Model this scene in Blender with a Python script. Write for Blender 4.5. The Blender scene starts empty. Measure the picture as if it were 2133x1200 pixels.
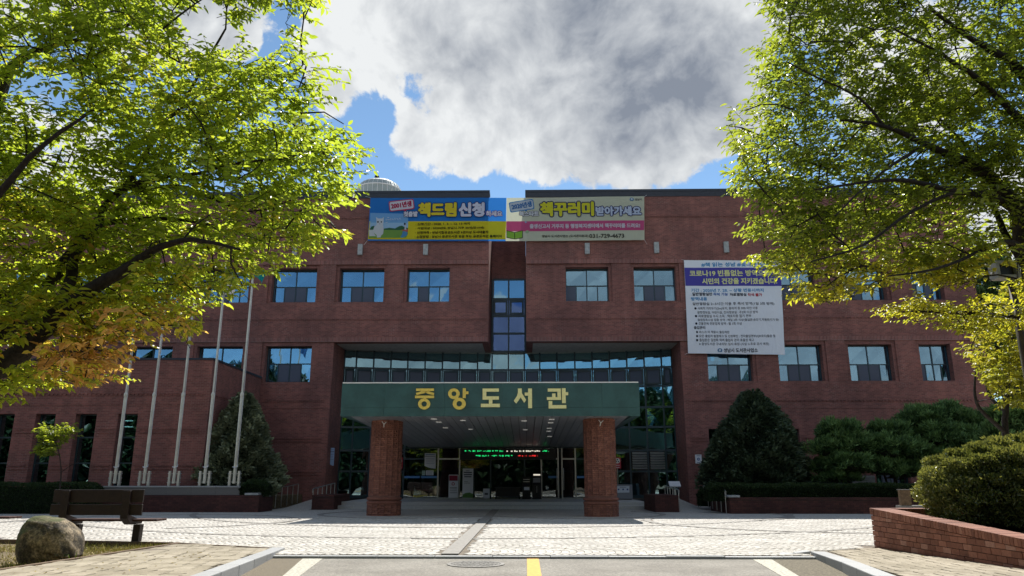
import bpy, bmesh, math, random
import numpy as np
from mathutils import Vector, Matrix, noise as mnoise

random.seed(7)
RNG = np.random.default_rng(7)
SC = bpy.context.scene
COL = SC.collection
PI = math.pi

# ------------------------------------------------------------------ camera
FPX = 1551.0
PITCH = math.atan(400.0 / FPX)
YAW = math.atan(28.5 * math.cos(PITCH) / FPX)
EYE = 1.25
cam_data = bpy.data.cameras.new('camera')
cam = bpy.data.objects.new('camera', cam_data)
COL.objects.link(cam)
cam_data.sensor_width = 36.0
cam_data.lens = FPX / 2133.0 * 36.0
cam_data.clip_start = 0.1
cam_data.clip_end = 3000.0
cam.location = (0, 0, EYE)
cam.rotation_euler = (PI / 2 + PITCH, 0, YAW)
SC.camera = cam

# ------------------------------------------------------------------ light
SUN_EL = math.radians(52.0)
SUN_AZ = math.radians(9.5)          # clockwise from +Y, towards +X
SUN_DIR = Vector((math.sin(SUN_AZ) * math.cos(SUN_EL), math.cos(SUN_AZ) * math.cos(SUN_EL), math.sin(SUN_EL)))
SKY_STRENGTH = 0.06
sun_data = bpy.data.lights.new('sun', 'SUN')
sun_data.energy = 3.3
sun_data.angle = math.radians(0.5)
sun_data.color = (1.0, 0.96, 0.90)
sun = bpy.data.objects.new('sun', sun_data)
COL.objects.link(sun)
sun.rotation_euler = SUN_DIR.to_track_quat('Z', 'Y').to_euler()
sun.location = (0, 60, 80)

SC.view_settings.view_transform = 'Standard'
SC.view_settings.look = 'None'
SC.view_settings.gamma = 1.0
SC.view_settings.use_curve_mapping = False
SC.view_settings.exposure = 1.2


# pixel of the 2133x1200 survey photograph -> direction / point at a given distance plane
_F = np.array([-math.sin(YAW) * math.cos(PITCH), math.cos(YAW) * math.cos(PITCH), math.sin(PITCH)])
_R = np.array([math.cos(YAW), math.sin(YAW), 0.0])
_U = np.cross(_R, _F)


def ray(px, py):
    return _F + _R * (px - 1066.5) / FPX + _U * (600 - py) / FPX


def at(px, py, Y):
    d = ray(px, py)
    return np.array([0, 0, EYE]) + d * (Y / d[1])


def X_(px, Y):
    return at(px, 900, Y)[0]


def Z_(py, Y, px=1066):
    return at(px, py, Y)[2]


# ------------------------------------------------------------------ world: sky with cumulus
def nn(nt, typ, **kw):
    n = nt.nodes.new(typ)
    for k, v in kw.items():
        if k.startswith('i_'):
            n.inputs[k[2:].replace('_', ' ')].default_value = v
        elif isinstance(k, str) and hasattr(n, k):
            setattr(n, k, v)
    return n


def mathn(nt, op, a, b=None, clamp=False):
    n = nt.nodes.new('ShaderNodeMath')
    n.operation = op
    n.use_clamp = clamp
    for i, v in enumerate((a, b)):
        if v is None:
            continue
        if isinstance(v, (int, float)):
            n.inputs[i].default_value = v
        else:
            nt.links.new(v, n.inputs[i])
    return n.outputs[0]


def maprange(nt, v, a, b, c=0.0, d=1.0, smooth=True):
    n = nt.nodes.new('ShaderNodeMapRange')
    n.interpolation_type = 'SMOOTHSTEP' if smooth else 'LINEAR'
    nt.links.new(v, n.inputs['Value'])
    for k, x in (('From Min', a), ('From Max', b), ('To Min', c), ('To Max', d)):
        n.inputs[k].default_value = x
    return n.outputs['Result']


def mixcol(nt, fac, a, b, mode='MIX'):
    n = nt.nodes.new('ShaderNodeMix')
    n.data_type = 'RGBA'
    n.blend_type = mode
    for sock, v in ((n.inputs[0], fac), (n.inputs[6], a), (n.inputs[7], b)):
        if isinstance(v, (int, float)):
            sock.default_value = v
        elif isinstance(v, tuple):
            sock.default_value = v if len(v) == 4 else (*v, 1)
        else:
            nt.links.new(v, sock)
    return n.outputs[2]


def build_world():
    w = bpy.data.worlds.new('World')
    SC.world = w
    w.use_nodes = True
    nt = w.node_tree
    nt.nodes.clear()
    out = nt.nodes.new('ShaderNodeOutputWorld')
    bg = nt.nodes.new('ShaderNodeBackground')
    bg.inputs['Strength'].default_value = SKY_STRENGTH
    nt.links.new(bg.outputs[0], out.inputs[0])
    sky = nt.nodes.new('ShaderNodeTexSky')
    sky.sky_type = 'NISHITA'
    sky.sun_disc = False
    sky.sun_elevation = SUN_EL
    sky.sun_rotation = SUN_AZ
    sky.air_density = 0.7
    sky.dust_density = 0.0
    sky.ozone_density = 5.0
    tc = nt.nodes.new('ShaderNodeTexCoord')
    d = tc.outputs['Generated']
    # cloud field: a few cumulus heaps plus scattered noise clouds everywhere
    warp = nn(nt, 'ShaderNodeTexNoise', i_Scale=5.0, i_Detail=3.0)
    nt.links.new(d, warp.inputs['Vector'])
    wv = nt.nodes.new('ShaderNodeVectorMath'); wv.operation = 'MULTIPLY_ADD'
    nt.links.new(warp.outputs['Color'], wv.inputs[0])
    wv.inputs[1].default_value = (0.10, 0.10, 0.10)
    nt.links.new(d, wv.inputs[2])
    n1 = nn(nt, 'ShaderNodeTexNoise', i_Scale=8.0, i_Detail=14.0, i_Roughness=0.64)
    nt.links.new(wv.outputs[0], n1.inputs['Vector'])
    n2 = nn(nt, 'ShaderNodeTexNoise', i_Scale=2.6, i_Detail=4.0)
    nt.links.new(d, n2.inputs['Vector'])
    heaps = [(785, 105, 4.7, .95), (860, 50, 6.0, 1.0), (1000, 50, 7.0, 1.05), (1160, 40, 8.0, 1.1), (1310, 80, 8.0, 1.1), (1420, 170, 5.5, 1.0), (1300, 190, 6.5, 1.1), (1130, 180, 5.0, 1.0), (900, 259, 3.8, .9), (1000, 264, 4.0, .95),
             (1100, 264, 4.0, .95), (1200, 234, 4.0, .95), (850, 272, 2.0, .85), (1430, 239, 3.0, .9), (1500, 240, 2.8, .9), (715, 195, 2.2, .85), (1535, 110, 2.4, .95), (1340, 244, 3.4, .9), (1130, 319, 1.5, .75), (960, 314, 1.6, .75), (1400, 286, 1.6, .75), (1240, 292, 1.3, .7),
             (490, 75, 1.6, .8), (120, 304, 4, .6), (1900, 120, 5, .6), (2090, 470, 3.5, .7), (250, -250, 10, .8), (1700, -350, 12, .8)]
    acc = None
    for (px, py, rad, amp) in heaps:
        v = ray(px, py); v = v / np.linalg.norm(v)
        dp = nt.nodes.new('ShaderNodeVectorMath'); dp.operation = 'DOT_PRODUCT'
        nt.links.new(d, dp.inputs[0]); dp.inputs[1].default_value = tuple(v)
        b = maprange(nt, dp.outputs['Value'], math.cos(math.radians(rad * 1.5)), math.cos(math.radians(rad * 0.10)), 0, amp)
        acc = b if acc is None else mathn(nt, 'MAXIMUM', acc, b)
    for (px, py, rad, amp) in [(815, 200, 3.2, .26), (900, 178, 2.4, .22), (755, 245, 2.2, .3)]:
        v = ray(px, py); v = v / np.linalg.norm(v)
        dp = nt.nodes.new('ShaderNodeVectorMath'); dp.operation = 'DOT_PRODUCT'
        nt.links.new(d, dp.inputs[0]); dp.inputs[1].default_value = tuple(v)
        b = maprange(nt, dp.outputs['Value'], math.cos(math.radians(rad * 1.3)), math.cos(math.radians(rad * 0.3)), 0, amp)
        acc = mathn(nt, 'SUBTRACT', acc, b)
    # more small cumulus everywhere else round the sky, behind the camera too
    sd = nt.nodes.new('ShaderNodeVectorMath'); sd.operation = 'DOT_PRODUCT'
    nt.links.new(d, sd.inputs[0]); v = ray(1060, 250); sd.inputs[1].default_value = tuple(v / np.linalg.norm(v))
    away = maprange(nt, sd.outputs['Value'], math.cos(math.radians(26)), math.cos(math.radians(42)), 0, 1)
    scattered = mathn(nt, 'MULTIPLY', maprange(nt, n2.outputs['Fac'], 0.44, 0.62, 0, 0.8), away)
    acc = mathn(nt, 'MAXIMUM', acc, scattered)
    den = mathn(nt, 'ADD', acc, mathn(nt, 'MULTIPLY', mathn(nt, 'SUBTRACT', n1.outputs['Fac'], 0.5), 1.9))
    cover = maprange(nt, den, 0.34, 0.50)
    # bellies: the heaps' own thickness, billows lit on their sunny upper side (a shifted copy of the noise gives the relief)
    sh_v = nt.nodes.new('ShaderNodeVectorMath'); sh_v.operation = 'ADD'
    nt.links.new(wv.outputs[0], sh_v.inputs[0]); sh_v.inputs[1].default_value = tuple(SUN_DIR * 0.022)
    n3 = nn(nt, 'ShaderNodeTexNoise', i_Scale=8.0, i_Detail=8.0, i_Roughness=0.55)
    nt.links.new(wv.outputs[0], n3.inputs['Vector'])
    n3b = nn(nt, 'ShaderNodeTexNoise', i_Scale=8.0, i_Detail=8.0, i_Roughness=0.55)
    nt.links.new(sh_v.outputs[0], n3b.inputs['Vector'])
    relief = mathn(nt, 'MULTIPLY', mathn(nt, 'SUBTRACT', n3b.outputs['Fac'], n3.outputs['Fac']), 3.2)
    core = None
    for (px, py, rad, amp) in [(1180, 40, 9.5, .8), (1330, 170, 8.5, .85), (1020, 90, 6.5, .6), (1150, 230, 5.0, .5), (1480, 230, 4.5, .5), (900, 290, 3.2, .35), (1020, 320, 3.0, .3), (300, -300, 12, .7), (1750, -350, 12, .7)]:
        v = ray(px, py); v = v / np.linalg.norm(v)
        dp = nt.nodes.new('ShaderNodeVectorMath'); dp.operation = 'DOT_PRODUCT'
        nt.links.new(d, dp.inputs[0]); dp.inputs[1].default_value = tuple(v)
        b = maprange(nt, dp.outputs['Value'], math.cos(math.radians(rad * 1.25)), math.cos(math.radians(rad * 0.1)), 0, amp)
        core = b if core is None else mathn(nt, 'MAXIMUM', core, b)
    core = mathn(nt, 'MAXIMUM', core, mathn(nt, 'MULTIPLY', scattered, 0.6))
    belly = mathn(nt, 'ADD', mathn(nt, 'MULTIPLY', core, 0.66), mathn(nt, 'MULTIPLY', maprange(nt, den, 0.45, 1.3), 0.22))
    th2 = mathn(nt, 'ADD', mathn(nt, 'ADD', belly, relief), mathn(nt, 'MULTIPLY', mathn(nt, 'SUBTRACT', n3.outputs['Fac'], 0.5), 0.9), clamp=True)
    k = 1.0 / SKY_STRENGTH
    ccol = mixcol(nt, th2, (0.375 * k, 0.385 * k, 0.39 * k), (0.110 * k, 0.125 * k, 0.153 * k))
    tint = mixcol(nt, 1.0, sky.outputs[0], (1.55, 1.50, 1.25), 'MULTIPLY')
    col = mixcol(nt, cover, tint, ccol)
    nt.links.new(col, bg.inputs['Color'])


build_world()

# ------------------------------------------------------------------ materials
MATS = {}


def new_mat(name):
    m = bpy.data.materials.new(name)
    m.use_nodes = True
    nt = m.node_tree
    b = nt.nodes['Principled BSDF']
    MATS[name] = m
    return m, nt, b


def mat(name, col, rough=0.7, metal=0.0, spec=0.4, var=0.0, vscale=6.0, bump=0.0, bscale=40.0, obj_var=0.0, coat=0.0):
    """Plain surface: base colour broken by noise (grain, dirt), optional per-object variation and fine relief."""
    m, nt, b = new_mat(name)
    b.inputs['Roughness'].default_value = rough
    b.inputs['Metallic'].default_value = metal
    b.inputs['Specular IOR Level'].default_value = spec
    b.inputs['Coat Weight'].default_value = coat
    geo = nt.nodes.new('ShaderNodeNewGeometry')
    c = (*col, 1)
    src = None
    if var:
        n = nn(nt, 'ShaderNodeTexNoise', i_Scale=vscale, i_Detail=6.0, i_Roughness=0.65)
        nt.links.new(geo.outputs['Position'], n.inputs['Vector'])
        f = maprange(nt, n.outputs['Fac'], 0.3, 0.7)
        src = mixcol(nt, f, tuple(x * (1 - var) for x in col), tuple(min(1, x * (1 + var)) for x in col))
    if obj_var:
        oi = nt.nodes.new('ShaderNodeObjectInfo')
        f = mathn(nt, 'ADD', mathn(nt, 'MULTIPLY', oi.outputs['Random'], 2 * obj_var), 1 - obj_var)
        comb = nt.nodes.new('ShaderNodeCombineColor')
        for i in range(3):
            nt.links.new(f, comb.inputs[i])
        src = mixcol(nt, 1.0, src if src is not None else c, comb.outputs[0], 'MULTIPLY')
    if src is None:
        b.inputs['Base Color'].default_value = c
    else:
        nt.links.new(src, b.inputs['Base Color'])
    if bump:
        n = nn(nt, 'ShaderNodeTexNoise', i_Scale=bscale, i_Detail=5.0)
        nt.links.new(geo.outputs['Position'], n.inputs['Vector'])
        bp = nn(nt, 'ShaderNodeBump', i_Strength=bump, i_Distance=0.02)
        nt.links.new(n.outputs['Fac'], bp.inputs['Height'])
        nt.links.new(bp.outputs[0], b.inputs['Normal'])
    return m


def brick_mat(name, c1, c2, mortar, bw=0.21, bh=0.0725, soldier=False, chalk=0.25):
    m, nt, b = new_mat(name)
    geo = nt.nodes.new('ShaderNodeNewGeometry')
    sp = nt.nodes.new('ShaderNodeSeparateXYZ'); nt.links.new(geo.outputs['Position'], sp.inputs[0])
    sn = nt.nodes.new('ShaderNodeSeparateXYZ'); nt.links.new(geo.outputs['True Normal'], sn.inputs[0])
    side = mathn(nt, 'GREATER_THAN', mathn(nt, 'ABSOLUTE', sn.outputs[0]), 0.7)
    flat = mathn(nt, 'GREATER_THAN', mathn(nt, 'ABSOLUTE', sn.outputs[2]), 0.7)

    def mixf(f, a, c):
        n = nt.nodes.new('ShaderNodeMix'); n.data_type = 'FLOAT'
        nt.links.new(f, n.inputs[0]); nt.links.new(a, n.inputs[2]); nt.links.new(c, n.inputs[3])
        return n.outputs[0]
    u = mixf(side, sp.outputs[0], sp.outputs[1])
    v = mixf(flat, sp.outputs[2], sp.outputs[1])
    cv = nt.nodes.new('ShaderNodeCombineXYZ')
    if soldier:
        nt.links.new(v, cv.inputs[0]); nt.links.new(u, cv.inputs[1])
    else:
        nt.links.new(u, cv.inputs[0]); nt.links.new(v, cv.inputs[1])
    bt = nt.nodes.new('ShaderNodeTexBrick')
    nt.links.new(cv.outputs[0], bt.inputs['Vector'])
    bt.offset = 0.0 if soldier else 0.5
    bt.inputs['Color1'].default_value = (*c1, 1); bt.inputs['Color2'].default_value = (*c2, 1); bt.inputs['Mortar'].default_value = (*mortar, 1)
    bt.inputs['Scale'].default_value = 1.0
    bt.inputs['Mortar Size'].default_value = 0.0065
    bt.inputs['Mortar Smooth'].default_value = 0.2
    bt.inputs['Brick Width'].default_value = 0.6 if soldier else bw
    bt.inputs['Row Height'].default_value = bh
    n = nn(nt, 'ShaderNodeTexNoise', i_Scale=0.55, i_Detail=7.0, i_Roughness=0.62)
    nt.links.new(geo.outputs['Position'], n.inputs['Vector'])
    f = maprange(nt, n.outputs['Fac'], 0.34, 0.68)
    stain = mixcol(nt, f, (0.74, 0.75, 0.78), (1.10, 1.08, 1.07))
    col = mixcol(nt, 1.0, bt.outputs['Color'], stain, 'MULTIPLY')
    # rain streaks: noise stretched down the wall
    mp = nt.nodes.new('ShaderNodeMapping'); mp.inputs['Scale'].default_value = (2.2, 2.2, 0.16)
    nt.links.new(geo.outputs['Position'], mp.inputs['Vector'])
    n5 = nn(nt, 'ShaderNodeTexNoise', i_Scale=1.0, i_Detail=5.0, i_Roughness=0.6)
    nt.links.new(mp.outputs[0], n5.inputs['Vector'])
    f5 = maprange(nt, n5.outputs['Fac'], 0.40, 0.66)
    col = mixcol(nt, f5, mixcol(nt, 1.0, col, (0.86, 0.86, 0.87), 'MULTIPLY'), col)
    # chalky efflorescence in the joints, in patches
    n2 = nn(nt, 'ShaderNodeTexNoise', i_Scale=0.9, i_Detail=4.0)
    nt.links.new(geo.outputs['Position'], n2.inputs['Vector'])
    n4 = nn(nt, 'ShaderNodeTexNoise', i_Scale=9.0, i_Detail=3.0)
    nt.links.new(geo.outputs['Position'], n4.inputs['Vector'])
    p = mathn(nt, 'MULTIPLY', maprange(nt, n2.outputs['Fac'], 0.53, 0.68), maprange(nt, n4.outputs['Fac'], 0.42, 0.6))
    p = mathn(nt, 'MULTIPLY', mathn(nt, 'MULTIPLY', p, bt.outputs['Fac']), chalk)
    col = mixcol(nt, p, col, (0.55, 0.5, 0.48))
    nt.links.new(col, b.inputs['Base Color'])
    b.inputs['Roughness'].default_value = 0.78
    b.inputs['Specular IOR Level'].default_value = 0.35
    bp = nn(nt, 'ShaderNodeBump', i_Strength=0.5, i_Distance=0.012)
    nt.links.new(mathn(nt, 'SUBTRACT', 1.0, bt.outputs['Fac']), bp.inputs['Height'])
    nt.links.new(bp.outputs[0], b.inputs['Normal'])
    return m


def glass_mat(name, reflect, tint, gtint=(0.8, 0.9, 1.0), rough=0.0):
    m, nt, b = new_mat(name)
    nt.nodes.remove(b)
    out = [n for n in nt.nodes if n.type == 'OUTPUT_MATERIAL'][0]
    tr = nt.nodes.new('ShaderNodeBsdfTransparent'); tr.inputs[0].default_value = (*tint, 1)
    gl = nt.nodes.new('ShaderNodeBsdfGlossy'); gl.inputs['Color'].default_value = (*gtint, 1); gl.inputs['Roughness'].default_value = rough
    lw = nn(nt, 'ShaderNodeLayerWeight', i_Blend=0.25)
    f = mathn(nt, 'ADD', mathn(nt, 'MULTIPLY', lw.outputs['Fresnel'], 0.8), reflect, clamp=True)
    # the panes are never quite flat: a slow waviness bends what they reflect
    geo = nt.nodes.new('ShaderNodeNewGeometry')
    n = nn(nt, 'ShaderNodeTexNoise', i_Scale=0.9, i_Detail=1.0)
    nt.links.new(geo.outputs['Position'], n.inputs['Vector'])
    bp = nn(nt, 'ShaderNodeBump', i_Strength=0.30, i_Distance=0.02)
    nt.links.new(n.outputs['Fac'], bp.inputs['Height'])
    nt.links.new(bp.outputs[0], gl.inputs['Normal'])
    mx = nt.nodes.new('ShaderNodeMixShader')
    nt.links.new(f, mx.inputs[0]); nt.links.new(tr.outputs[0], mx.inputs[1]); nt.links.new(gl.outputs[0], mx.inputs[2])
    nt.links.new(mx.outputs[0], out.inputs[0])
    return m


def cloth_mat(name, col, trans=0.35):
    m, nt, b = new_mat(name)
    nt.nodes.remove(b)
    out = [n for n in nt.nodes if n.type == 'OUTPUT_MATERIAL'][0]
    df = nt.nodes.new('ShaderNodeBsdfDiffuse'); df.inputs[0].default_value = (*col, 1)
    geo = nt.nodes.new('ShaderNodeNewGeometry')
    mp = nt.nodes.new('ShaderNodeMapping'); mp.inputs['Scale'].default_value = (1.3, 1.0, 0.55); mp.inputs['Rotation'].default_value = (0, 0.5, 0)
    nt.links.new(geo.outputs['Position'], mp.inputs['Vector'])
    wn = nn(nt, 'ShaderNodeTexNoise', i_Scale=1.6, i_Detail=3.0, i_Distortion=0.6)
    nt.links.new(mp.outputs[0], wn.inputs['Vector'])
    wb = nn(nt, 'ShaderNodeBump', i_Strength=0.5, i_Distance=0.12)
    nt.links.new(wn.outputs['Fac'], wb.inputs['Height']); nt.links.new(wb.outputs[0], df.inputs['Normal'])
    tl = nt.nodes.new('ShaderNodeBsdfTranslucent'); tl.inputs[0].default_value = (*col, 1)
    mx = nt.nodes.new('ShaderNodeMixShader'); mx.inputs[0].default_value = trans
    nt.links.new(df.outputs[0], mx.inputs[1]); nt.links.new(tl.outputs[0], mx.inputs[2])
    nt.links.new(mx.outputs[0], out.inputs[0])
    return m


def leaf_mat(name, ramp, tramp, trans=0.5, gloss=0.25, rough=0.38):
    """Leaf: face attribute 'tone' picks a colour along the ramps (top side / light coming through)."""
    m, nt, b = new_mat(name)
    out = [n for n in nt.nodes if n.type == 'OUTPUT_MATERIAL'][0]
    a = nt.nodes.new('ShaderNodeAttribute'); a.attribute_name = 'tone'

    def rampn(stops):
        r = nt.nodes.new('ShaderNodeValToRGB')
        while len(r.color_ramp.elements) < len(stops):
            r.color_ramp.elements.new(0.5)
        for e, (p, c) in zip(r.color_ramp.elements, stops):
            e.position = p; e.color = (*c, 1)
        nt.links.new(a.outputs['Fac'], r.inputs[0])
        return r.outputs[0]
    nt.links.new(rampn(ramp), b.inputs['Base Color'])
    b.inputs['Roughness'].default_value = rough
    b.inputs['Specular IOR Level'].default_value = gloss
    tl = nt.nodes.new('ShaderNodeBsdfTranslucent')
    nt.links.new(rampn(tramp), tl.inputs[0])
    mx = nt.nodes.new('ShaderNodeMixShader'); mx.inputs[0].default_value = trans
    nt.links.new(b.outputs[0], mx.inputs[1]); nt.links.new(tl.outputs[0], mx.inputs[2])
    nt.links.new(mx.outputs[0], out.inputs[0])
    return m


def tone_mat(name, stops, rough=0.75, spec=0.3, use_obj=False, var=0.18, vscale=30.0):
    """Colour picked by the face attribute 'tone' (joined pieces) or the object's random (single pieces), plus grain."""
    m, nt, b = new_mat(name)
    if use_obj:
        fac = nt.nodes.new('ShaderNodeObjectInfo').outputs['Random']
    else:
        a = nt.nodes.new('ShaderNodeAttribute'); a.attribute_name = 'tone'; fac = a.outputs['Fac']
    r = nt.nodes.new('ShaderNodeValToRGB')
    while len(r.color_ramp.elements) < len(stops):
        r.color_ramp.elements.new(0.5)
    for e, (p, c) in zip(r.color_ramp.elements, stops):
        e.position = p; e.color = (*c, 1)
    nt.links.new(fac, r.inputs[0])
    geo = nt.nodes.new('ShaderNodeNewGeometry')
    n = nn(nt, 'ShaderNodeTexNoise', i_Scale=vscale, i_Detail=5.0, i_Roughness=0.7)
    nt.links.new(geo.outputs['Position'], n.inputs['Vector'])
    f = maprange(nt, n.outputs['Fac'], 0.3, 0.7)
    n2 = nn(nt, 'ShaderNodeTexNoise', i_Scale=1.1, i_Detail=5.0, i_Roughness=0.6)
    nt.links.new(geo.outputs['Position'], n2.inputs['Vector'])
    f2 = maprange(nt, n2.outputs['Fac'], 0.35, 0.7)
    c = mixcol(nt, 1.0, r.outputs[0], mixcol(nt, f, (1 - var,) * 3, (1 + var,) * 3), 'MULTIPLY')
    c = mixcol(nt, 1.0, c, mixcol(nt, f2, (0.86, 0.85, 0.83), (1.06, 1.05, 1.04)), 'MULTIPLY')
    nt.links.new(c, b.inputs['Base Color'])
    b.inputs['Roughness'].default_value = rough
    b.inputs['Specular IOR Level'].default_value = spec
    return m


def emit_mat(name, col, strength):
    m, nt, b = new_mat(name)
    b.inputs['Base Color'].default_value = (*[min(1, c) for c in col], 1)
    b.inputs['Emission Color'].default_value = (*col, 1)
    b.inputs['Emission Strength'].default_value = strength
    return m


BR1, BR2, MOR = (0.318, 0.117, 0.096), (0.200, 0.077, 0.064), (0.29, 0.18, 0.15)
M_BRICK = brick_mat('wall_brick', BR1, BR2, MOR)
M_SOLDIER = brick_mat('soldier_brick', BR1, BR2, (0.44, 0.32, 0.28), soldier=True)
M_DARKBRICK = brick_mat('planter_brick', (0.125, 0.045, 0.038), (0.075, 0.029, 0.026), (0.035, 0.022, 0.020), bw=0.22, bh=0.08, chalk=0.12)
PILSTOPS = [(0.0, (0.200, 0.080, 0.058)), (0.5, (0.255, 0.103, 0.072)), (1.0, (0.315, 0.135, 0.092))]
M_PILBRICK = tone_mat('pillar_brick', PILSTOPS)
M_MORTAR = mat('mortar', (0.20, 0.095, 0.072), 0.9, var=0.2)
M_DARKMORTAR = mat('dark_mortar', (0.06, 0.035, 0.030), 0.95, var=0.2)
RWSTOPS = [(0.0, (0.17, 0.066, 0.042)), (0.5, (0.245, 0.098, 0.062)), (0.85, (0.30, 0.13, 0.085)), (1.0, (0.36, 0.19, 0.14))]
M_RWBRICK = tone_mat('retaining_brick', RWSTOPS, use_obj=True)
M_FRAME = mat('dark_green_frame', (0.022, 0.046, 0.058), 0.38, metal=0.0, spec=0.5)
M_PANE = glass_mat('reflective_glass', 0.30, (0.46, 0.56, 0.60), (0.50, 0.80, 1.0))
M_PANE2 = glass_mat('curtain_wall_glass', 0.30, (0.30, 0.42, 0.44), (0.56, 0.88, 1.0))
M_PANED = glass_mat('dim_glass', 0.12, (0.40, 0.50, 0.75), (0.40, 0.60, 1.0))
M_PANEDOOR = glass_mat('door_glass', 0.08, (0.62, 0.68, 0.70), (0.85, 0.95, 1.0))
M_SPAN = mat('blue_spandrel', (0.028, 0.062, 0.125), 0.4, spec=0.5)
M_SCREEN = mat('insect_screen', (0.065, 0.078, 0.12), 0.45, spec=0.5)
M_INT = mat('interior_dark', (0.05, 0.05, 0.05), 0.9, var=0.3, vscale=1.5)
M_INTFLOOR = mat('interior_floor', (0.10, 0.09, 0.08), 0.5)
M_CURTAIN = mat('curtain_cloth', (0.55, 0.60, 0.60), 0.9, var=0.1)
M_CAP = mat('dark_metal_cap', (0.020, 0.023, 0.035), 0.45, spec=0.5, var=0.2)
M_CONC = mat('pale_concrete', (0.36, 0.37, 0.37), 0.85, var=0.2, vscale=8, bump=0.2)
M_FASCIA = mat('green_fascia', (0.034, 0.092, 0.088), 0.42, spec=0.5, var=0.22, vscale=1.6)
M_FLASH = mat('white_flashing', (0.75, 0.75, 0.73), 0.5)
M_GOLD = mat('gold_letter', (0.80, 0.60, 0.115), 0.42, spec=0.5, var=0.14, vscale=14)
M_GOLD2 = mat('pale_gold_letter', (0.86, 0.80, 0.36), 0.42, spec=0.5, var=0.08, vscale=14)
M_SOFFIT = mat('soffit_panel', (0.27, 0.275, 0.29), 0.36, spec=0.5, obj_var=0.10, var=0.08, vscale=1.0)
M_SOFFITB = mat('concrete_soffit', (0.44, 0.43, 0.40), 0.85, var=0.15)
M_LAMP = emit_mat('downlight_lens', (1.0, 0.97, 0.90), 0.05)
M_TUBE = emit_mat('ceiling_tube', (0.75, 1.0, 0.90), 1.6)
M_STEEL = mat('brushed_steel', (0.50, 0.50, 0.48), 0.34, metal=0.85, spec=0.5, var=0.1)
M_BRASSY = mat('pole_steel', (0.62, 0.60, 0.52), 0.36, metal=0.45, spec=0.5, var=0.12, vscale=3)
M_GRANITE = mat('grey_granite', (0.33, 0.335, 0.335), 0.7, var=0.14, vscale=60, obj_var=0.08, bump=0.1, bscale=120)
M_GRANITED = mat('planter_granite', (0.17, 0.165, 0.16), 0.75, var=0.18, vscale=40)
M_STEP = mat('step_granite', (0.46, 0.455, 0.44), 0.65, var=0.14, vscale=30)
M_JOINT = mat('paving_joint', (0.17, 0.14, 0.105), 0.95, var=0.3)
STSTOPS = [(0.0, (0.44, 0.415, 0.37)), (0.5, (0.53, 0.505, 0.46)), (1.0, (0.60, 0.58, 0.535))]
M_STONE = tone_mat('pale_paving_stone', STSTOPS, rough=0.8)
M_STONE1 = tone_mat('pale_paving_stone_single', STSTOPS, rough=0.8, use_obj=True)
M_BAND = mat('dark_paving_band', (0.25, 0.235, 0.21), 0.8, var=0.2, vscale=12)
PVSTOPS = [(0.0, (0.25, 0.215, 0.155)), (0.5, (0.315, 0.275, 0.205)), (1.0, (0.37, 0.325, 0.25))]
M_PAVER1 = tone_mat('sidewalk_paver', PVSTOPS, rough=0.85, use_obj=True)
M_PAVER = tone_mat('sidewalk_paver_joined', PVSTOPS, rough=0.85)
M_YELLOW = mat('yellow_road_paint', (0.62, 0.33, 0.035), 0.7, var=0.16, vscale=18)
M_WHITE = mat('white_road_paint', (0.42, 0.40, 0.33), 0.8, var=0.40, vscale=22)
M_TIMBER = mat('brown_edging', (0.13, 0.085, 0.05), 0.85, var=0.3, vscale=12)
M_BENCH = mat('bench_timber', (0.020, 0.011, 0.009), 0.55, var=0.3, vscale=10, bump=0.1)
M_BLACK = mat('black_plastic', (0.012, 0.012, 0.014), 0.4)
M_BARK = mat('bark', (0.030, 0.024, 0.020), 0.9, var=0.45, vscale=22, bump=0.7, bscale=35)
M_BARK2 = mat('far_bark', (0.045, 0.034, 0.026), 0.9, var=0.4, vscale=9)
M_PRINTWHITE = mat('white_print', (0.72, 0.73, 0.76), 0.5)
M_SIGNBLUE = mat('pale_blue_sign', (0.30, 0.42, 0.62), 0.5)
M_RED = mat('red_sign', (0.42, 0.02, 0.035), 0.5)
M_INK = mat('dark_ink', (0.03, 0.03, 0.045), 0.6)
M_STRIPE = mat('blue_safety_stripe', (0.10, 0.26, 0.55), 0.5)
M_DOME = mat('galvanised_panel', (0.36, 0.40, 0.38), 0.5, metal=0.2, var=0.1, vscale=2)


def asphalt():
    m, nt, b = new_mat('asphalt')  # coarse worn aggregate
    geo = nt.nodes.new('ShaderNodeNewGeometry')
    n = nn(nt, 'ShaderNodeTexNoise', i_Scale=30.0, i_Detail=8.0, i_Roughness=0.9)
    nt.links.new(geo.outputs['Position'], n.inputs['Vector'])
    v = nn(nt, 'ShaderNodeTexVoronoi', i_Scale=70.0)
    nt.links.new(geo.outputs['Position'], v.inputs['Vector'])
    c = mixcol(nt, maprange(nt, n.outputs['Fac'], 0.35, 0.65), (0.065, 0.059, 0.050), (0.32, 0.295, 0.25))
    c = mixcol(nt, maprange(nt, v.outputs['Distance'], 0.1, 0.5), mixcol(nt, 0.5, c, (0.40, 0.37, 0.31)), c)
    n2 = nn(nt, 'ShaderNodeTexNoise', i_Scale=0.8, i_Detail=5.0)
    nt.links.new(geo.outputs['Position'], n2.inputs['Vector'])
    c = mixcol(nt, 1.0, c, mixcol(nt, maprange(nt, n2.outputs['Fac'], 0.35, 0.65), (0.80, 0.79, 0.77), (1.1, 1.1, 1.1)), 'MULTIPLY')
    nt.links.new(c, b.inputs['Base Color'])
    b.inputs['Roughness'].default_value = 0.85
    bp = nn(nt, 'ShaderNodeBump', i_Strength=0.6, i_Distance=0.01)
    nt.links.new(n.outputs['Fac'], bp.inputs['Height'])
    nt.links.new(bp.outputs[0], b.inputs['Normal'])
    return m


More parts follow.
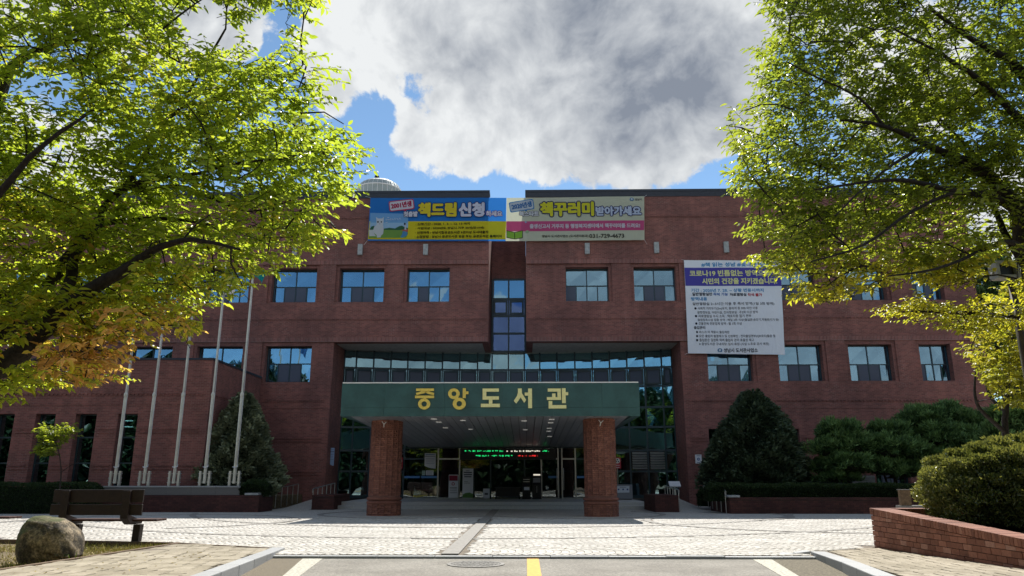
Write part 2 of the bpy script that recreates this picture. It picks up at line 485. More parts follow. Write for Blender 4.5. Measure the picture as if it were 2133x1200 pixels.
M_ASPHALT = asphalt()
M_GUTTER = mat('gutter_concrete', (0.135, 0.115, 0.078), 0.9, var=0.5, vscale=25, bump=0.6, bscale=60)
M_SOIL = mat('leaf_strewn_soil', (0.14, 0.105, 0.055), 0.95, var=0.5, vscale=12, bump=0.8, bscale=30)
M_EARTH = mat('open_ground', (0.10, 0.095, 0.075), 0.95, var=0.3, vscale=0.5)

M_LEAF_L = leaf_mat('zelkova_leaf_left',
                    [(0.0, (0.060, 0.100, 0.018)), (0.55, (0.115, 0.150, 0.020)), (0.82, (0.18, 0.17, 0.022)), (1.0, (0.48, 0.24, 0.075))],
                    [(0.0, (0.38, 0.50, 0.030)), (0.55, (0.62, 0.74, 0.055)), (0.82, (0.88, 0.76, 0.055)), (1.0, (1.0, 0.60, 0.16))], trans=0.58, gloss=0.4)
M_LEAF_R = leaf_mat('zelkova_leaf_right',
                    [(0.0, (0.050, 0.082, 0.024)), (0.6, (0.095, 0.125, 0.022)), (1.0, (0.16, 0.16, 0.020))],
                    [(0.0, (0.32, 0.42, 0.035)), (0.6, (0.60, 0.66, 0.045)), (1.0, (0.80, 0.72, 0.040))], trans=0.54, gloss=0.5)
M_LEAF_Y = leaf_mat('yellow_green_leaf',
                    [(0.0, (0.05, 0.08, 0.012)), (1.0, (0.12, 0.13, 0.016))],
                    [(0.0, (0.34, 0.40, 0.03)), (1.0, (0.72, 0.62, 0.04))], trans=0.5)
M_LEAF_BUSH = leaf_mat('bush_leaf',
                       [(0.0, (0.040, 0.068, 0.022)), (0.7, (0.105, 0.140, 0.045)), (1.0, (0.23, 0.25, 0.10))],
                       [(0.0, (0.15, 0.18, 0.03)), (1.0, (0.46, 0.44, 0.08))], trans=0.30, gloss=0.7, rough=0.30)
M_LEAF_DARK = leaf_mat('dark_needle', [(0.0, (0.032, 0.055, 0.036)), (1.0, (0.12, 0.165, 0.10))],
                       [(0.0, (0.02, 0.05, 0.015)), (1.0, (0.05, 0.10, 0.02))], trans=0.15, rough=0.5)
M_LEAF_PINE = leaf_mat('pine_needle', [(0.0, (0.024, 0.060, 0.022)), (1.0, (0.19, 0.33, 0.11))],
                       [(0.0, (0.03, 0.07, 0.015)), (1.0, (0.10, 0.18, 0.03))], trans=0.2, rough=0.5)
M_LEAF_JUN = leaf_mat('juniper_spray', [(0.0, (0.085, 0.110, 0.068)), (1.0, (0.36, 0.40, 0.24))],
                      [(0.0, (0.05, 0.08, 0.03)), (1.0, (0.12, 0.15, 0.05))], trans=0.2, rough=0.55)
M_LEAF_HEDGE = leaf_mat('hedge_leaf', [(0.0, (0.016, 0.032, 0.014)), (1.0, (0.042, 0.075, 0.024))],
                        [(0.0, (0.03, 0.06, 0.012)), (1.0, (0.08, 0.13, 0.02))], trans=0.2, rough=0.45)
M_LITTER = leaf_mat('leaf_litter', [(0.0, (0.22, 0.15, 0.055)), (0.5, (0.42, 0.32, 0.10)), (1.0, (0.36, 0.36, 0.08))],
                    [(0.0, (0.15, 0.10, 0.03)), (1.0, (0.30, 0.30, 0.05))], trans=0.15, rough=0.6)
M_HULL = mat('inner_shade_foliage', (0.012, 0.020, 0.009), 0.95, var=0.3)  # near-black: the shade deep inside the crowns, put into a solid hull's colour


# ------------------------------------------------------------------ mesh helpers
class MB:
    """Collects faces; build() links them as ONE mesh object."""

    def __init__(self):
        self.v = []
        self.f = []

    def quad(self, a, b, c, d):
        i = len(self.v)
        self.v += [tuple(a), tuple(b), tuple(c), tuple(d)]
        self.f.append((i, i + 1, i + 2, i + 3))

    def box(self, x0, x1, y0, y1, z0, z1):
        i = len(self.v)
        self.v += [(x0, y0, z0), (x1, y0, z0), (x1, y1, z0), (x0, y1, z0), (x0, y0, z1), (x1, y0, z1), (x1, y1, z1), (x0, y1, z1)]
        self.f += [tuple(i + k for k in q) for q in ((0, 3, 2, 1), (4, 5, 6, 7), (0, 1, 5, 4), (1, 2, 6, 5), (2, 3, 7, 6), (3, 0, 4, 7))]
        return self

    def hexa(self, p):
        i = len(self.v)
        self.v += [tuple(q) for q in p]
        self.f += [tuple(i + k for k in q) for q in ((0, 3, 2, 1), (4, 5, 6, 7), (0, 1, 5, 4), (1, 2, 6, 5), (2, 3, 7, 6), (3, 0, 4, 7))]
        return self

    def prism(self, pts, axis, a, b):
        """Extrude a 2D outline along an axis. axis 'y': pts are (x,z); 'z': (x,y); 'x': (y,z)."""
        def put(p, t):
            return {'y': (p[0], t, p[1]), 'z': (p[0], p[1], t), 'x': (t, p[0], p[1])}[axis]
        n = len(pts); i = len(self.v)
        self.v += [put(p, a) for p in pts] + [put(p, b) for p in pts]
        self.f.append(tuple(i + k for k in range(n)))
        self.f.append(tuple(i + n + k for k in reversed(range(n))))
        for k in range(n):
            j = (k + 1) % n
            self.f.append((i + k, i + n + k, i + n + j, i + j))
        return self

    def tube(self, pts, radii, n=8, cap=True):
        pts = [Vector(p) for p in pts]
        if isinstance(radii, (int, float)):
            radii = [radii] * len(pts)
        i0 = len(self.v)
        up = Vector((0.3, 0.1, 1)).normalized()
        for k, p in enumerate(pts):
            t = (pts[min(k + 1, len(pts) - 1)] - pts[max(k - 1, 0)]).normalized()
            a = t.cross(up)
            if a.length < 1e-3:
                a = t.cross(Vector((1, 0, 0)))
            a.normalize(); b = t.cross(a)
            for s in range(n):
                w = 2 * PI * s / n
                self.v.append(tuple(p + (a * math.cos(w) + b * math.sin(w)) * radii[k]))
        for k in range(len(pts) - 1):
            for s in range(n):
                u = (s + 1) % n
                self.f.append((i0 + k * n + s, i0 + k * n + u, i0 + (k + 1) * n + u, i0 + (k + 1) * n + s))
        if cap:
            self.f.append(tuple(i0 + s for s in reversed(range(n))))
            e = i0 + (len(pts) - 1) * n
            self.f.append(tuple(e + s for s in range(n)))
        return self

    def lathe(self, cx, cy, prof, n=24):
        i0 = len(self.v)
        for (r, z) in prof:
            for s in range(n):
                w = 2 * PI * s / n
                self.v.append((cx + r * math.cos(w), cy + r * math.sin(w), z))
        for k in range(len(prof) - 1):
            for s in range(n):
                u = (s + 1) % n
                self.f.append((i0 + k * n + s, i0 + k * n + u, i0 + (k + 1) * n + u, i0 + (k + 1) * n + s))
        self.f.append(tuple(i0 + s for s in reversed(range(n))))
        e = i0 + (len(prof) - 1) * n
        self.f.append(tuple(e + s for s in range(n)))
        return self

    def build(self, name, material, parent=None, smooth=False, bevel=0.0):
        me = bpy.data.meshes.new(name)
        off = origin(parent)
        me.from_pydata([(x - off[0], y - off[1], z - off[2]) for x, y, z in self.v], [], self.f)
        me.materials.append(material)
        if smooth:
            me.polygons.foreach_set('use_smooth', [True] * len(me.polygons))
        me.update()
        return link(name, me, parent, bevel)


ORIGINS = {}


def origin(parent):
    return ORIGINS.get(parent.name, (0, 0, 0)) if parent is not None else (0, 0, 0)


def link(name, me, parent=None, bevel=0.0):
    o = bpy.data.objects.new(name, me)
    COL.objects.link(o)
    if parent is not None:
        o.parent = parent
        ORIGINS[o.name] = origin(parent)
    if bevel:
        md = o.modifiers.new('bevel', 'BEVEL'); md.width = bevel; md.segments = 2; md.limit_method = 'ANGLE'
    return o


def thing(name, label, cat, loc=(0, 0, 0), group=None):
    o = bpy.data.objects.new(name, None)
    COL.objects.link(o)
    o.location = loc
    o.empty_display_size = 0.2
    ORIGINS[o.name] = tuple(loc)
    o['label'] = label; o['category'] = cat
    if group:
        o['group'] = group
    return o


def struct(o, label=None):
    o['kind'] = 'structure'
    if label:
        o['label'] = label
    return o


def stuff(o):
    o['kind'] = 'stuff'
    return o


def copy_tree(src, shift, label=None, group=None):
    """A copy of a thing (an Empty) with its parts and their sub-parts; meshes are shared."""
    r = src.copy(); COL.objects.link(r)
    r.location = Vector(src.location) + Vector(shift)
    ORIGINS[r.name] = tuple(r.location)
    if label:
        r['label'] = label
    if group:
        r['group'] = group

    def rec(a, b):
        for ch in list(a.children):
            c = ch.copy(); COL.objects.link(c); c.parent = b
            rec(ch, c)
    rec(src, r)
    return r


def copy_part(src, parent, shift):
    r = src.copy(); COL.objects.link(r); r.parent = parent
    r.location = Vector(src.location) + Vector(shift)
    for ch in list(src.children):
        c = ch.copy(); COL.objects.link(c); c.parent = r
    return r


def np_mesh(name, V, F, material, tone=None, parent=None, smooth=False):
    """V (n,3), F (m,k) uniform polygons, tone (m,) -> one mesh object, fast."""
    V = np.asarray(V, dtype=np.float32) - np.asarray(origin(parent), dtype=np.float32)
    F = np.asarray(F, dtype=np.int32)
    me = bpy.data.meshes.new(name)
    me.vertices.add(len(V)); me.vertices.foreach_set('co', V.ravel())
    m, k = F.shape
    me.loops.add(m * k); me.loops.foreach_set('vertex_index', F.ravel())
    me.polygons.add(m)
    me.polygons.foreach_set('loop_start', np.arange(0, m * k, k, dtype=np.int32))
    try:
        me.polygons.foreach_set('loop_total', np.full(m, k, dtype=np.int32))
    except Exception:
        pass
    if smooth:
        me.polygons.foreach_set('use_smooth', np.ones(m, dtype=bool))
    if tone is not None:
        at_ = me.attributes.new('tone', 'FLOAT', 'FACE')
        at_.data.foreach_set('value', np.asarray(tone, dtype=np.float32))
    me.materials.append(material)
    me.update(calc_edges=True)
    me.validate()
    return link(name, me, parent)


def norm(a):
    return a / np.maximum(np.linalg.norm(a, axis=-1, keepdims=True), 1e-9)


def leaf_geo(P, D, N, L, W, fold=0.25):
    """Leaves: base P, axis D, approximate normal N, length L, width W -> two folded quads each (6 verts)."""
    n = len(P)
    D = norm(D); S = norm(np.cross(D, N)); N = np.cross(S, D)
    L = np.asarray(L).reshape(-1, 1); W = np.asarray(W).reshape(-1, 1)
    V = np.empty((n, 6, 3))
    V[:, 0] = P
    up = N * W * fold
    V[:, 1] = P + D * L * 0.30 + S * W * 0.46 + up
    V[:, 2] = P + D * L * 0.68 + S * W * 0.36 + up * 0.8 - N * L * 0.04
    V[:, 3] = P + D * L - N * L * 0.12
    V[:, 4] = P + D * L * 0.68 - S * W * 0.36 + up * 0.8 - N * L * 0.04
    V[:, 5] = P + D * L * 0.30 - S * W * 0.46 + up
    b = np.arange(n)[:, None] * 6
    F = np.concatenate([b + np.array([[0, 1, 2, 3]]), b + np.array([[0, 3, 4, 5]])], axis=1).reshape(-1, 4)
    return V.reshape(-1, 3), F


def rand_unit(n):
    return norm(RNG.normal(size=(n, 3)))


def in_poly(px, py, poly):
    px = np.asarray(px, float); py = np.asarray(py, float)
    inside = np.zeros(px.shape, bool)
    n = len(poly); j = n - 1
    for i in range(n):
        xi, yi = poly[i]; xj, yj = poly[j]
        c = ((yi > py) != (yj > py)) & (px < (xj - xi) * (py - yi) / ((yj - yi) or 1e-9) + xi)
        inside ^= c
        j = i
    return inside


# ================================================================== GROUND
g = MB(); g.box(-700, 700, -400, 900, -1.9, -1.30)
struct(g.build('ground', M_EARTH))
sl = MB()
sl.box(-120, 120, 44.0, 160, -1.29, -0.02)
struct(sl.build('yard', M_EARTH))

ROADZ = -0.05
SLOPE = 0.0


def rz(y):
    """Height of the carriageway."""
    return ROADZ - SLOPE * (13.42 - max(y, -40.0))


def strip(name, left, right, material, lift, deep=.3):
    mb = MB()
    for k in range(len(left) - 1):
        (a0, y0), (a1, y1) = left[k], left[k + 1]; (b0, _), (b1, _) = right[k], right[k + 1]
        z0, z1 = rz(y0) + lift, rz(y1) + lift
        mb.hexa([(a0, y0, z0 - deep), (b0, y0, z0 - deep), (b1, y1, z1 - deep), (a1, y1, z1 - deep), (a0, y0, z0), (b0, y0, z0), (b1, y1, z1), (a1, y1, z1)])
    return struct(mb.build(name, material))


road = strip('road', [(-4.75, -40), (-4.75, 13.42)], [(5.25, -40), (5.25, 13.42)], M_ASPHALT, 0.0)
strip('yellow_centre_line', [(0.015, -40), (0.015, 13.40)], [(0.215, -40), (0.215, 13.40)], M_YELLOW, .006, .02)
strip('white_edge_line', [(-3.12, -40), (-3.12, 9.2), (-3.41, 11.1), (-3.80, 13.36)], [(-2.92, -40), (-2.92, 9.2), (-3.17, 11.1), (-3.46, 13.36)], M_WHITE, .006, .02)
strip('white_edge_line', [(3.36, -40), (3.36, 9.2), (3.57, 11.2), (3.82, 13.36)], [(3.56, -40), (3.56, 9.2), (3.81, 11.2), (4.14, 13.36)], M_WHITE, .006, .02)
strip('gutter', [(3.565, -40), (3.565, 9.2), (3.815, 11.2), (4.145, 13.38)], [(4.1, -40), (4.2, 9.2), (4.7, 11.2), (5.2, 13.38)], M_GUTTER, .003, .02)
strip('gutter', [(-3.9, -40), (-3.9, 9.2), (-4.2, 11.1), (-4.7, 13.38)], [(-3.125, -40), (-3.125, 9.2), (-3.415, 11.1), (-3.805, 13.38)], mat('worn_asphalt', (0.155, 0.128, 0.088), 0.9, var=0.5, vscale=60, bump=0.6, bscale=90), .003, .02)

# ---- plaza: mortar bed, fan-laid stones, dark bands
def plaza_front(x):
    x = np.asarray(x, float)
    return np.interp(x, [-40, -11.3, -7.35, -4.62, -4.55, 4.95, 5.0, 6.62, 6.64, 40], [18.0, 16.75, 16.05, 14.72, 13.62, 13.62, 14.25, 15.1, 15.6, 15.6])


pl_pts = [(-40, 18.0), (-11.3, 16.75), (-7.35, 16.05), (-4.60, 14.70), (-4.55, 13.60), (4.95, 13.60), (5.0, 14.22), (6.62, 15.05), (6.66, 15.25), (40, 15.25), (40, 44), (-40, 44)]
b = MB(); b.prism(list(reversed(pl_pts)), 'z', -1.295, -0.011)
plaza = struct(b.build('plaza', M_JOINT))

# bands (dark granite strips set in the paving): radial strip and rings about the entrance
def arc_pts(cx, cy, r0, a0, a1, n):
    return [(cx + r0 * math.cos(math.radians(a0 + (a1 - a0) * k / n)), cy + r0 * math.sin(math.radians(a0 + (a1 - a0) * k / n))) for k in range(n + 1)]


def band_arc(mb, cx, cy, r0, w, a0, a1, n=40, z0=-0.03, z1=0.006):
    A = arc_pts(cx, cy, r0 - w / 2, a0, a1, n); B = arc_pts(cx, cy, r0 + w / 2, a0, a1, n)
    for k in range(n):
        mb.hexa([(*A[k], z0), (*B[k], z0), (*B[k + 1], z0), (*A[k + 1], z0), (*A[k], z1), (*B[k], z1), (*B[k + 1], z1), (*A[k + 1], z1)])


RINGS = [(-1.3, 33.2, 15.9, 0.20, 205, 335), (-1.35, 33.0, 11.85, 0.22, 195, 345), (-11.8, 24.4, 4.35, 0.20, -60, 200), (9.2, 24.4, 5.35, 0.22, 160, 400),
         (-4.35, 29.6, 3.4, 0.22, 120, 330), (1.75, 29.6, 3.4, 0.22, 210, 400), (5.3, 28.7, 4.2, 0.24, -60, 60)]
bm_ = MB()
for k, R in enumerate(RINGS):
    band_arc(bm_, *R, z1=0.005 + 0.0012 * k)
bm_.box(-1.47, -1.17, 13.63, 33.8, -0.03, 0.0165)
bands = bm_.build('dark_paving_band', M_BAND, plaza)

# fan stones: strips along X, each strip a stack of segmental arcs
SW, SP = 1.22, 0.138       # strip depth, arc pitch
stones = []
k = 0
y0 = 13.62
while y0 < 26.0:
    halfw = 0.74 * (y0 + SW) + 1.5
    sgn = 1 if (k // 2) % 2 == 0 else -1
    nst = 9
    for xi in np.arange(-min(halfw, 22), min(halfw, 22), SP):
        for s in range(nst):
            t = (s + 0.5) / nst * 2 - 1
            bulge = 0.36 * math.sqrt(max(0, 1 - 0.86 * t * t))
            x = xi + sgn * bulge
            y = y0 + (t + 1) / 2 * SW
            slope = -sgn * 0.36 * 0.86 * t / math.sqrt(max(0.05, 1 - 0.86 * t * t)) / (SW / 2)
            ang = math.atan(slope)
            stones.append((x, y, -ang))
    y0 += SW; k += 1
stones = np.array(stones)
keep = stones[:, 1] > plaza_front(stones[:, 0]) + 0.06
keep &= ~((np.abs(stones[:, 0] + 1.32) < 0.25))
keep &= ~((stones[:, 0] > 6.5) & (stones[:, 1] < 15.7))
# leave the rings free
for (cx, cy, r0, w, a0, a1) in RINGS:
    dd = np.abs(np.hypot(stones[:, 0] - cx, stones[:, 1] - cy) - r0)
    an = np.degrees(np.arctan2(stones[:, 1] - cy, stones[:, 0] - cx))
    an = np.where(an < a0, an + 360, an); an = np.where(an > a0 + 360, an - 360, an)
    keep &= ~((dd < w / 2 + 0.04) & (an <= a1))
stones = stones[keep]
# distances decide which are single pieces
order = np.argsort(stones[:, 1] + 0.25 * np.abs(stones[:, 0]))
single, rest = order[:300], order[300:]
ss = 0.0655


def stone_mesh():
    mb = MB()
    a, c, h = ss, ss * 0.94, 0.0
    mb.hexa([(-a, -a, -.02), (a, -a, -.02), (a, a, -.02), (-a, a, -.02), (-c, -c, h), (c, -c, h), (c, c, h), (-c, c, h)])
    return mb


o0 = stone_mesh().build('paving_stone', M_STONE1, plaza)
for i, idx in enumerate(single):
    o = o0 if i == 0 else o0.copy()
    if i:
        COL.objects.link(o)
    x, y, a = stones[idx]
    o.location = (x, y, RNG.uniform(-.003, .002)); o.rotation_euler = (RNG.normal() * .012, RNG.normal() * .012, a)
base = np.array(stone_mesh().v)
R_ = stones[rest]
ca, sa = np.cos(R_[:, 2])[:, None], np.sin(R_[:, 2])[:, None]
jit = 1 + RNG.uniform(-.06, .05, (len(R_), 1))
bx = base[None, :, 0] * jit; by = base[None, :, 1] * jit
V = np.stack([R_[:, 0:1] + bx * ca - by * sa, R_[:, 1:2] + bx * sa + by * ca, base[None, :, 2] + RNG.uniform(-.003, .002, (len(R_), 1)) + RNG.normal(0, .09, (len(R_), 1)) * bx * .05], axis=2)
q = np.array([(4, 5, 6, 7), (0, 1, 5, 4), (1, 2, 6, 5), (2, 3, 7, 6), (3, 0, 4, 7)])
F = (np.arange(len(R_))[:, None, None] * 8 + q[None]).reshape(-1, 4)
stuff(np_mesh('paving_stones', V.reshape(-1, 3), F, M_STONE, np.repeat(RNG.random(len(R_)), 5), plaza))
# beyond the reach of single stones the paving goes on as one sheet
def far_paving():
    m, nt, b_ = new_mat('far_paving')
    geo = nt.nodes.new('ShaderNodeNewGeometry')
    v = nn(nt, 'ShaderNodeTexVoronoi', i_Scale=7.0); v.feature = 'DISTANCE_TO_EDGE'
    nt.links.new(geo.outputs['Position'], v.inputs['Vector'])
    v2 = nn(nt, 'ShaderNodeTexVoronoi', i_Scale=7.0)
    nt.links.new(geo.outputs['Position'], v2.inputs['Vector'])
    c = mixcol(nt, v2.outputs['Color'], (0.40, 0.38, 0.345), (0.50, 0.475, 0.43))
    c = mixcol(nt, maprange(nt, v.outputs['Distance'], 0.0, 0.05), (0.20, 0.19, 0.17), c)
    nt.links.new(c, b_.inputs['Base Color']); b_.inputs['Roughness'].default_value = 0.85
    return m


fp = MB(); fp.prism([(40, 26.0), (40, 43.9), (-40, 43.9), (-40, 26.0)], 'z', -0.012, -0.001)
fp.build('far_paving', far_paving(), plaza)
# granite edge between road and plaza
eb = MB(); eb.box(-4.53, -3.55, 13.43, 13.60, -0.2, -0.012)
e0 = eb.build('edge_stone', M_GRANITE, plaza)
for i in range(1, 10):
    e = e0.copy(); COL.objects.link(e); e.location = (0.99 * i, RNG.normal() * .004, RNG.normal() * .004)

# ---- pavers: interlocking wavy blocks, left and right of the road


def zig(u, per, amp):
    t = (u / per) % 1.0
    return amp * (4 * abs(t - 0.5) - 1)


def paver_outline(PL, PW, g_=0.0045):
    pts = []
    L, W = PL - 2 * g_, PW - 2 * g_
    nU, nV = 6, 2
    for i in range(nU):
        u = -L / 2 + L * i / nU; pts.append((u, -W / 2 + zig(u + PL / 2, PL / 2, .012)))
    for i in range(nV):
        v = -W / 2 + W * i / nV; pts.append((L / 2 + zig(v + PW / 2, PW, .008) + .008, v))
    for i in range(nU):
        u = L / 2 - L * i / nU; pts.append((u, W / 2 + zig(u + PL / 2, PL / 2, .012)))
    for i in range(nV):
        v = W / 2 - W * i / nV; pts.append((-L / 2 + zig(v + PW / 2, PW, .008) + .008, v))
    return pts


def pave(parent, poly, ang, zfun, near, PL, PW):
    out = paver_outline(PL, PW)
    ca, sa = math.cos(ang), math.sin(ang)
    P = []
    for j in range(-160, 160):
        for i in range(-70, 70):
            u = i * PL + (PL / 2 if j % 2 else 0); v = j * PW
            P.append((u * ca - v * sa + near[0], u * sa + v * ca + near[1]))
    P = np.array(P)
    P = P[in_poly(P[:, 0], P[:, 1], poly)]
    d = np.hypot(P[:, 0], P[:, 1])
    vis = (np.abs(P[:, 0]) < 0.72 * P[:, 1]) & (P[:, 1] > 9.6)
    order = np.argsort(d + (~vis) * 100)
    mb = MB(); mb.prism(out, 'z', -0.03, 0.0)
    o0 = mb.build('paver', M_PAVER1, parent)
    for n_, idx in enumerate(order[:300]):
        o = o0 if n_ == 0 else o0.copy()
        if n_:
            COL.objects.link(o)
        o.location = (P[idx, 0], P[idx, 1], zfun(*P[idx]) + RNG.uniform(-.003, .003))
        o.rotation_euler = (RNG.normal() * .008, RNG.normal() * .008, ang)
    rest = P[order[300:]]
    if len(rest):
        n = len(out); ov = np.array(out)
        ro = np.stack([ov[:, 0] * ca - ov[:, 1] * sa, ov[:, 0] * sa + ov[:, 1] * ca], 1)
        zt = np.array([zfun(*p) for p in rest]) + RNG.uniform(-.003, .003, len(rest))
        top = np.concatenate([rest[:, None, :] + ro[None], np.broadcast_to(zt[:, None, None], (len(rest), n, 1))], 2)
        V = top.reshape(-1, 3); F = np.arange(len(V)).reshape(-1, n)
        stuff(np_mesh('pavers', V, F, M_PAVER, RNG.random(len(rest)), parent))


def wz(y):
    """Pavement height: flush with the plaza, rising to a full kerb towards the viewer."""
    return 0.012 + 0.023 * max(0.0, min(14.3 - y, 5.3))


WALKZ = 0.012


def walk(left, right):
    mb = MB()
    for k in range(len(left) - 1):
        (a0, y0), (a1, y1) = left[k], left[k + 1]; (b0, v0), (b1, v1) = right[k], right[k + 1]
        mb.hexa([(a0, y0, -1.295), (b0, v0, -1.295), (b1, v1, -1.295), (a1, y1, -1.295), (a0, y0, wz(y0) - .012), (b0, v0, wz(v0) - .012), (b1, v1, wz(v1) - .012), (a1, y1, wz(y1) - .012)])
    return struct(mb.build('sidewalk', M_JOINT))


lw_poly = [(-4.0, 5.0), (-4.02, 9.0), (-4.30, 11.0), (-4.78, 14.50), (-6.95, 15.72), (-7.02, 13.2), (-6.72, 5.0)]
walk_l = walk([(-6.66, -40), (-6.84, 9.0), (-7.06, 13.2), (-7.0, 15.78)], [(-3.8, -40), (-3.85, 9.0), (-4.45, 13.2), (-4.66, 14.58)])
pave(walk_l, lw_poly, math.radians(-10), lambda x, y: wz(y), (-5.6, 10.0), .24, .27)
rw_poly = [(4.34, 5.0), (4.34, 8.5), (4.50, 9.5), (4.95, 11.7), (5.33, 13.95), (5.5, 14.30), (6.62, 14.98), (6.70, 5.0)]
walk_r = walk([(4.1, -40), (4.15, 8.5), (4.75, 11.7), (5.12, 13.9), (5.45, 14.36)], [(6.72, -40), (6.70, 8.5), (6.69, 11.7), (6.68, 14.5), (6.66, 15.03)])
pave(walk_r, rw_poly, math.radians(9), lambda x, y: wz(y), (5.7, 10.0), .17, .27)

# ---- granite kerbs
def kerb(path, width, top, parent_name):
    """path: list of (x,y) on the road side; blocks ~1 m between points."""
    root = None
    for i in range(len(path) - 1):
        (x0, y0), (x1, y1) = path[i], path[i + 1]
        dx, dy = x1 - x0, y1 - y0; L = math.hypot(dx, dy); tx, ty = dx / L, dy / L
        nx, ny = (ty, -tx) if width > 0 else (-ty, tx); w = abs(width)
        g_ = 0.004
        a = (x0 + tx * g_, y0 + ty * g_); c = (x1 - tx * g_, y1 - ty * g_)
        mb = MB(); t0 = top[i]; t1 = top[i + 1]
        if width > 0:
            ring = [a, (a[0] + nx * w, a[1] + ny * w), (c[0] + nx * w, c[1] + ny * w), c]; tz = [t0, t0, t1, t1]
        else:
            ring = [a, c, (c[0] + nx * w, c[1] + ny * w), (a[0] + nx * w, a[1] + ny * w)]; tz = [t0, t1, t1, t0]
        mb.hexa([(*p, -1.0) for p in ring] + [(*p, z) for p, z in zip(ring, tz)])
        if root is None:
            root = struct(mb.build(parent_name, M_GRANITE, bevel=0.012))
        else:
            mb.build('kerb_stone', M_GRANITE, root, bevel=0.012)
    return root


kx = lambda y: -4.46 + .142 * (14.3 - max(y, 9.0))
ys_ = [2.0, 6.9, 7.9, 8.9, 9.9, 10.9, 11.9, 12.9, 13.8, 14.6]
kerb([(kx(y), y) for y in ys_], -0.24, [wz(y) + .022 for y in ys_], 'kerb')
ys_ = [2.0, 6.6, 7.6, 8.6, 9.6, 10.6, 11.6, 12.7, 13.86]
pts = [(float(np.interp(y, [8.5, 9.5, 11.7, 14.0], [4.0, 4.16, 4.62, 5.0])), y) for y in ys_] + [(4.72, 13.90), (4.34, 13.64)]
kerb(pts, 0.25, [wz(y) + .022 for y in ys_] + [0.010, -0.02], 'kerb')

# manhole cover
MZ = rz(12.55)
mh = thing('manhole_cover', 'round patterned steel manhole cover set in the asphalt left of the yellow line', 'manhole cover', (-0.80, 12.55, MZ))
l_ = MB(); l_.lathe(-0.80, 12.55, [(0.46, MZ - .02), (0.46, MZ + .012), (0.40, MZ + .013), (0.40, MZ + .006)], 40); l_.build('cover_frame', mat('frame_iron', (0.19, 0.18, 0.16), 0.6, var=.2), mh)
l_ = MB(); l_.lathe(-0.80, 12.55, [(0.385, MZ - .02), (0.385, MZ + .011)], 40); l_.build('cover_plate', mat('worn_iron', (0.15, 0.14, 0.125), 0.6, var=0.3, vscale=20), mh)
l_ = MB()
for rr, nseg in ((0.33, 26), (0.26, 20), (0.19, 14), (0.12, 9), (0.05, 4)):
    for s in range(nseg):
        w = 2 * PI * s / nseg; c_, s_ = math.cos(w), math.sin(w); hw = 0.026
        q_ = [(-hw, -hw), (hw, -hw), (hw, hw), (-hw, hw)]
        P4 = [(-0.80 + rr * c_ + a * c_ - b2 * s_, 12.55 + rr * s_ + a * s_ + b2 * c_) for a, b2 in q_]
        l_.hexa([(*p, MZ) for p in P4] + [(*p, MZ + .016) for p in P4])
l_.build('tread_studs', mat('stud_iron', (0.20, 0.19, 0.17), 0.55, var=.2), mh)

# ---- soil bed at left with edging
b = MB(); b.prism([(-6.76, -60), (-7.10, 13.2), (-7.04, 15.75), (-7.35, 16.0), (-11.3, 16.70), (-40, 17.95), (-40, -60)], 'z', -1.295, -0.075)
struct(b.build('soil', M_SOIL))
ed = MB()
for (x0, y0), (x1, y1) in zip([(-6.67, 4.0), (-6.84, 9.0), (-7.06, 13.2), (-7.0, 15.74)], [(-6.84, 9.0), (-7.06, 13.2), (-7.0, 15.74), (-7.06, 15.9)]):
    ed.hexa([(x0 - .1, y0, -.3), (x0, y0, -.3), (x1, y1, -.3), (x1 - .1, y1, -.3), (x0 - .1, y0, wz(y0) + .008), (x0, y0, wz(y0) + .008), (x1, y1, wz(y1) + .008), (x1 - .1, y1, wz(y1) + .008)])
struct(ed.build('bed_edging', M_TIMBER))
ed = MB()
pp = [(-4.86, 14.72), (-6.0, 15.28), (-7.30, 15.93), (-11.3, 16.66), (-20, 17.05), (-40, 17.9)]
for (x0, y0), (x1, y1) in zip(pp[:-1], pp[1:]):
    ed.hexa([(x1, y1, -.3), (x0, y0, -.3), (x0, y0 + .07, -.3), (x1, y1 + .07, -.3), (x1, y1, .015), (x0, y0, .015), (x0, y0 + .07, .015), (x1, y1 + .07, .015)])
struct(ed.build('plaza_edging', M_TIMBER))
# right side lawn beyond the planter
b = MB(); b.prism([(6.80, -60), (60, -60), (60, 15.2), (6.80, 15.2)], 'z', -1.295, -0.06)
struct(b.build('planting_bed', M_SOIL))


def part_root(name, loc, parent):
    """An Empty that gathers the sub-parts of a compound part (no category, no label of its own)."""
    o = bpy.data.objects.new(name, None); COL.objects.link(o)
    ORIGINS[o.name] = tuple(loc); o.parent = parent
    po = origin(parent); o.location = (loc[0] - po[0], loc[1] - po[1], loc[2] - po[2])
    return o

# ================================================================== BUILDING
YF = 39.0
S = YF / 37.0


def xs(v):
    return v * S


def zs(z):
    return EYE + (z - EYE) * S


XL, XSL, XSR, XR = -42.0, xs(-1.86), xs(0.06), xs(22.95)
ZR, ZLIN, Z2S, Z2H, ZHEAD, Z1S, Z1H = zs(16.03), zs(12.09), zs(10.12), zs(11.93), zs(8.02), zs(6.0), zs(7.83)
OX0, OX1 = xs(-9.69), xs(7.80)
lib = thing('library_building', 'three storey red brick library with a glazed recess behind its green entrance canopy', 'library', (xs(-0.9), YF, 0))


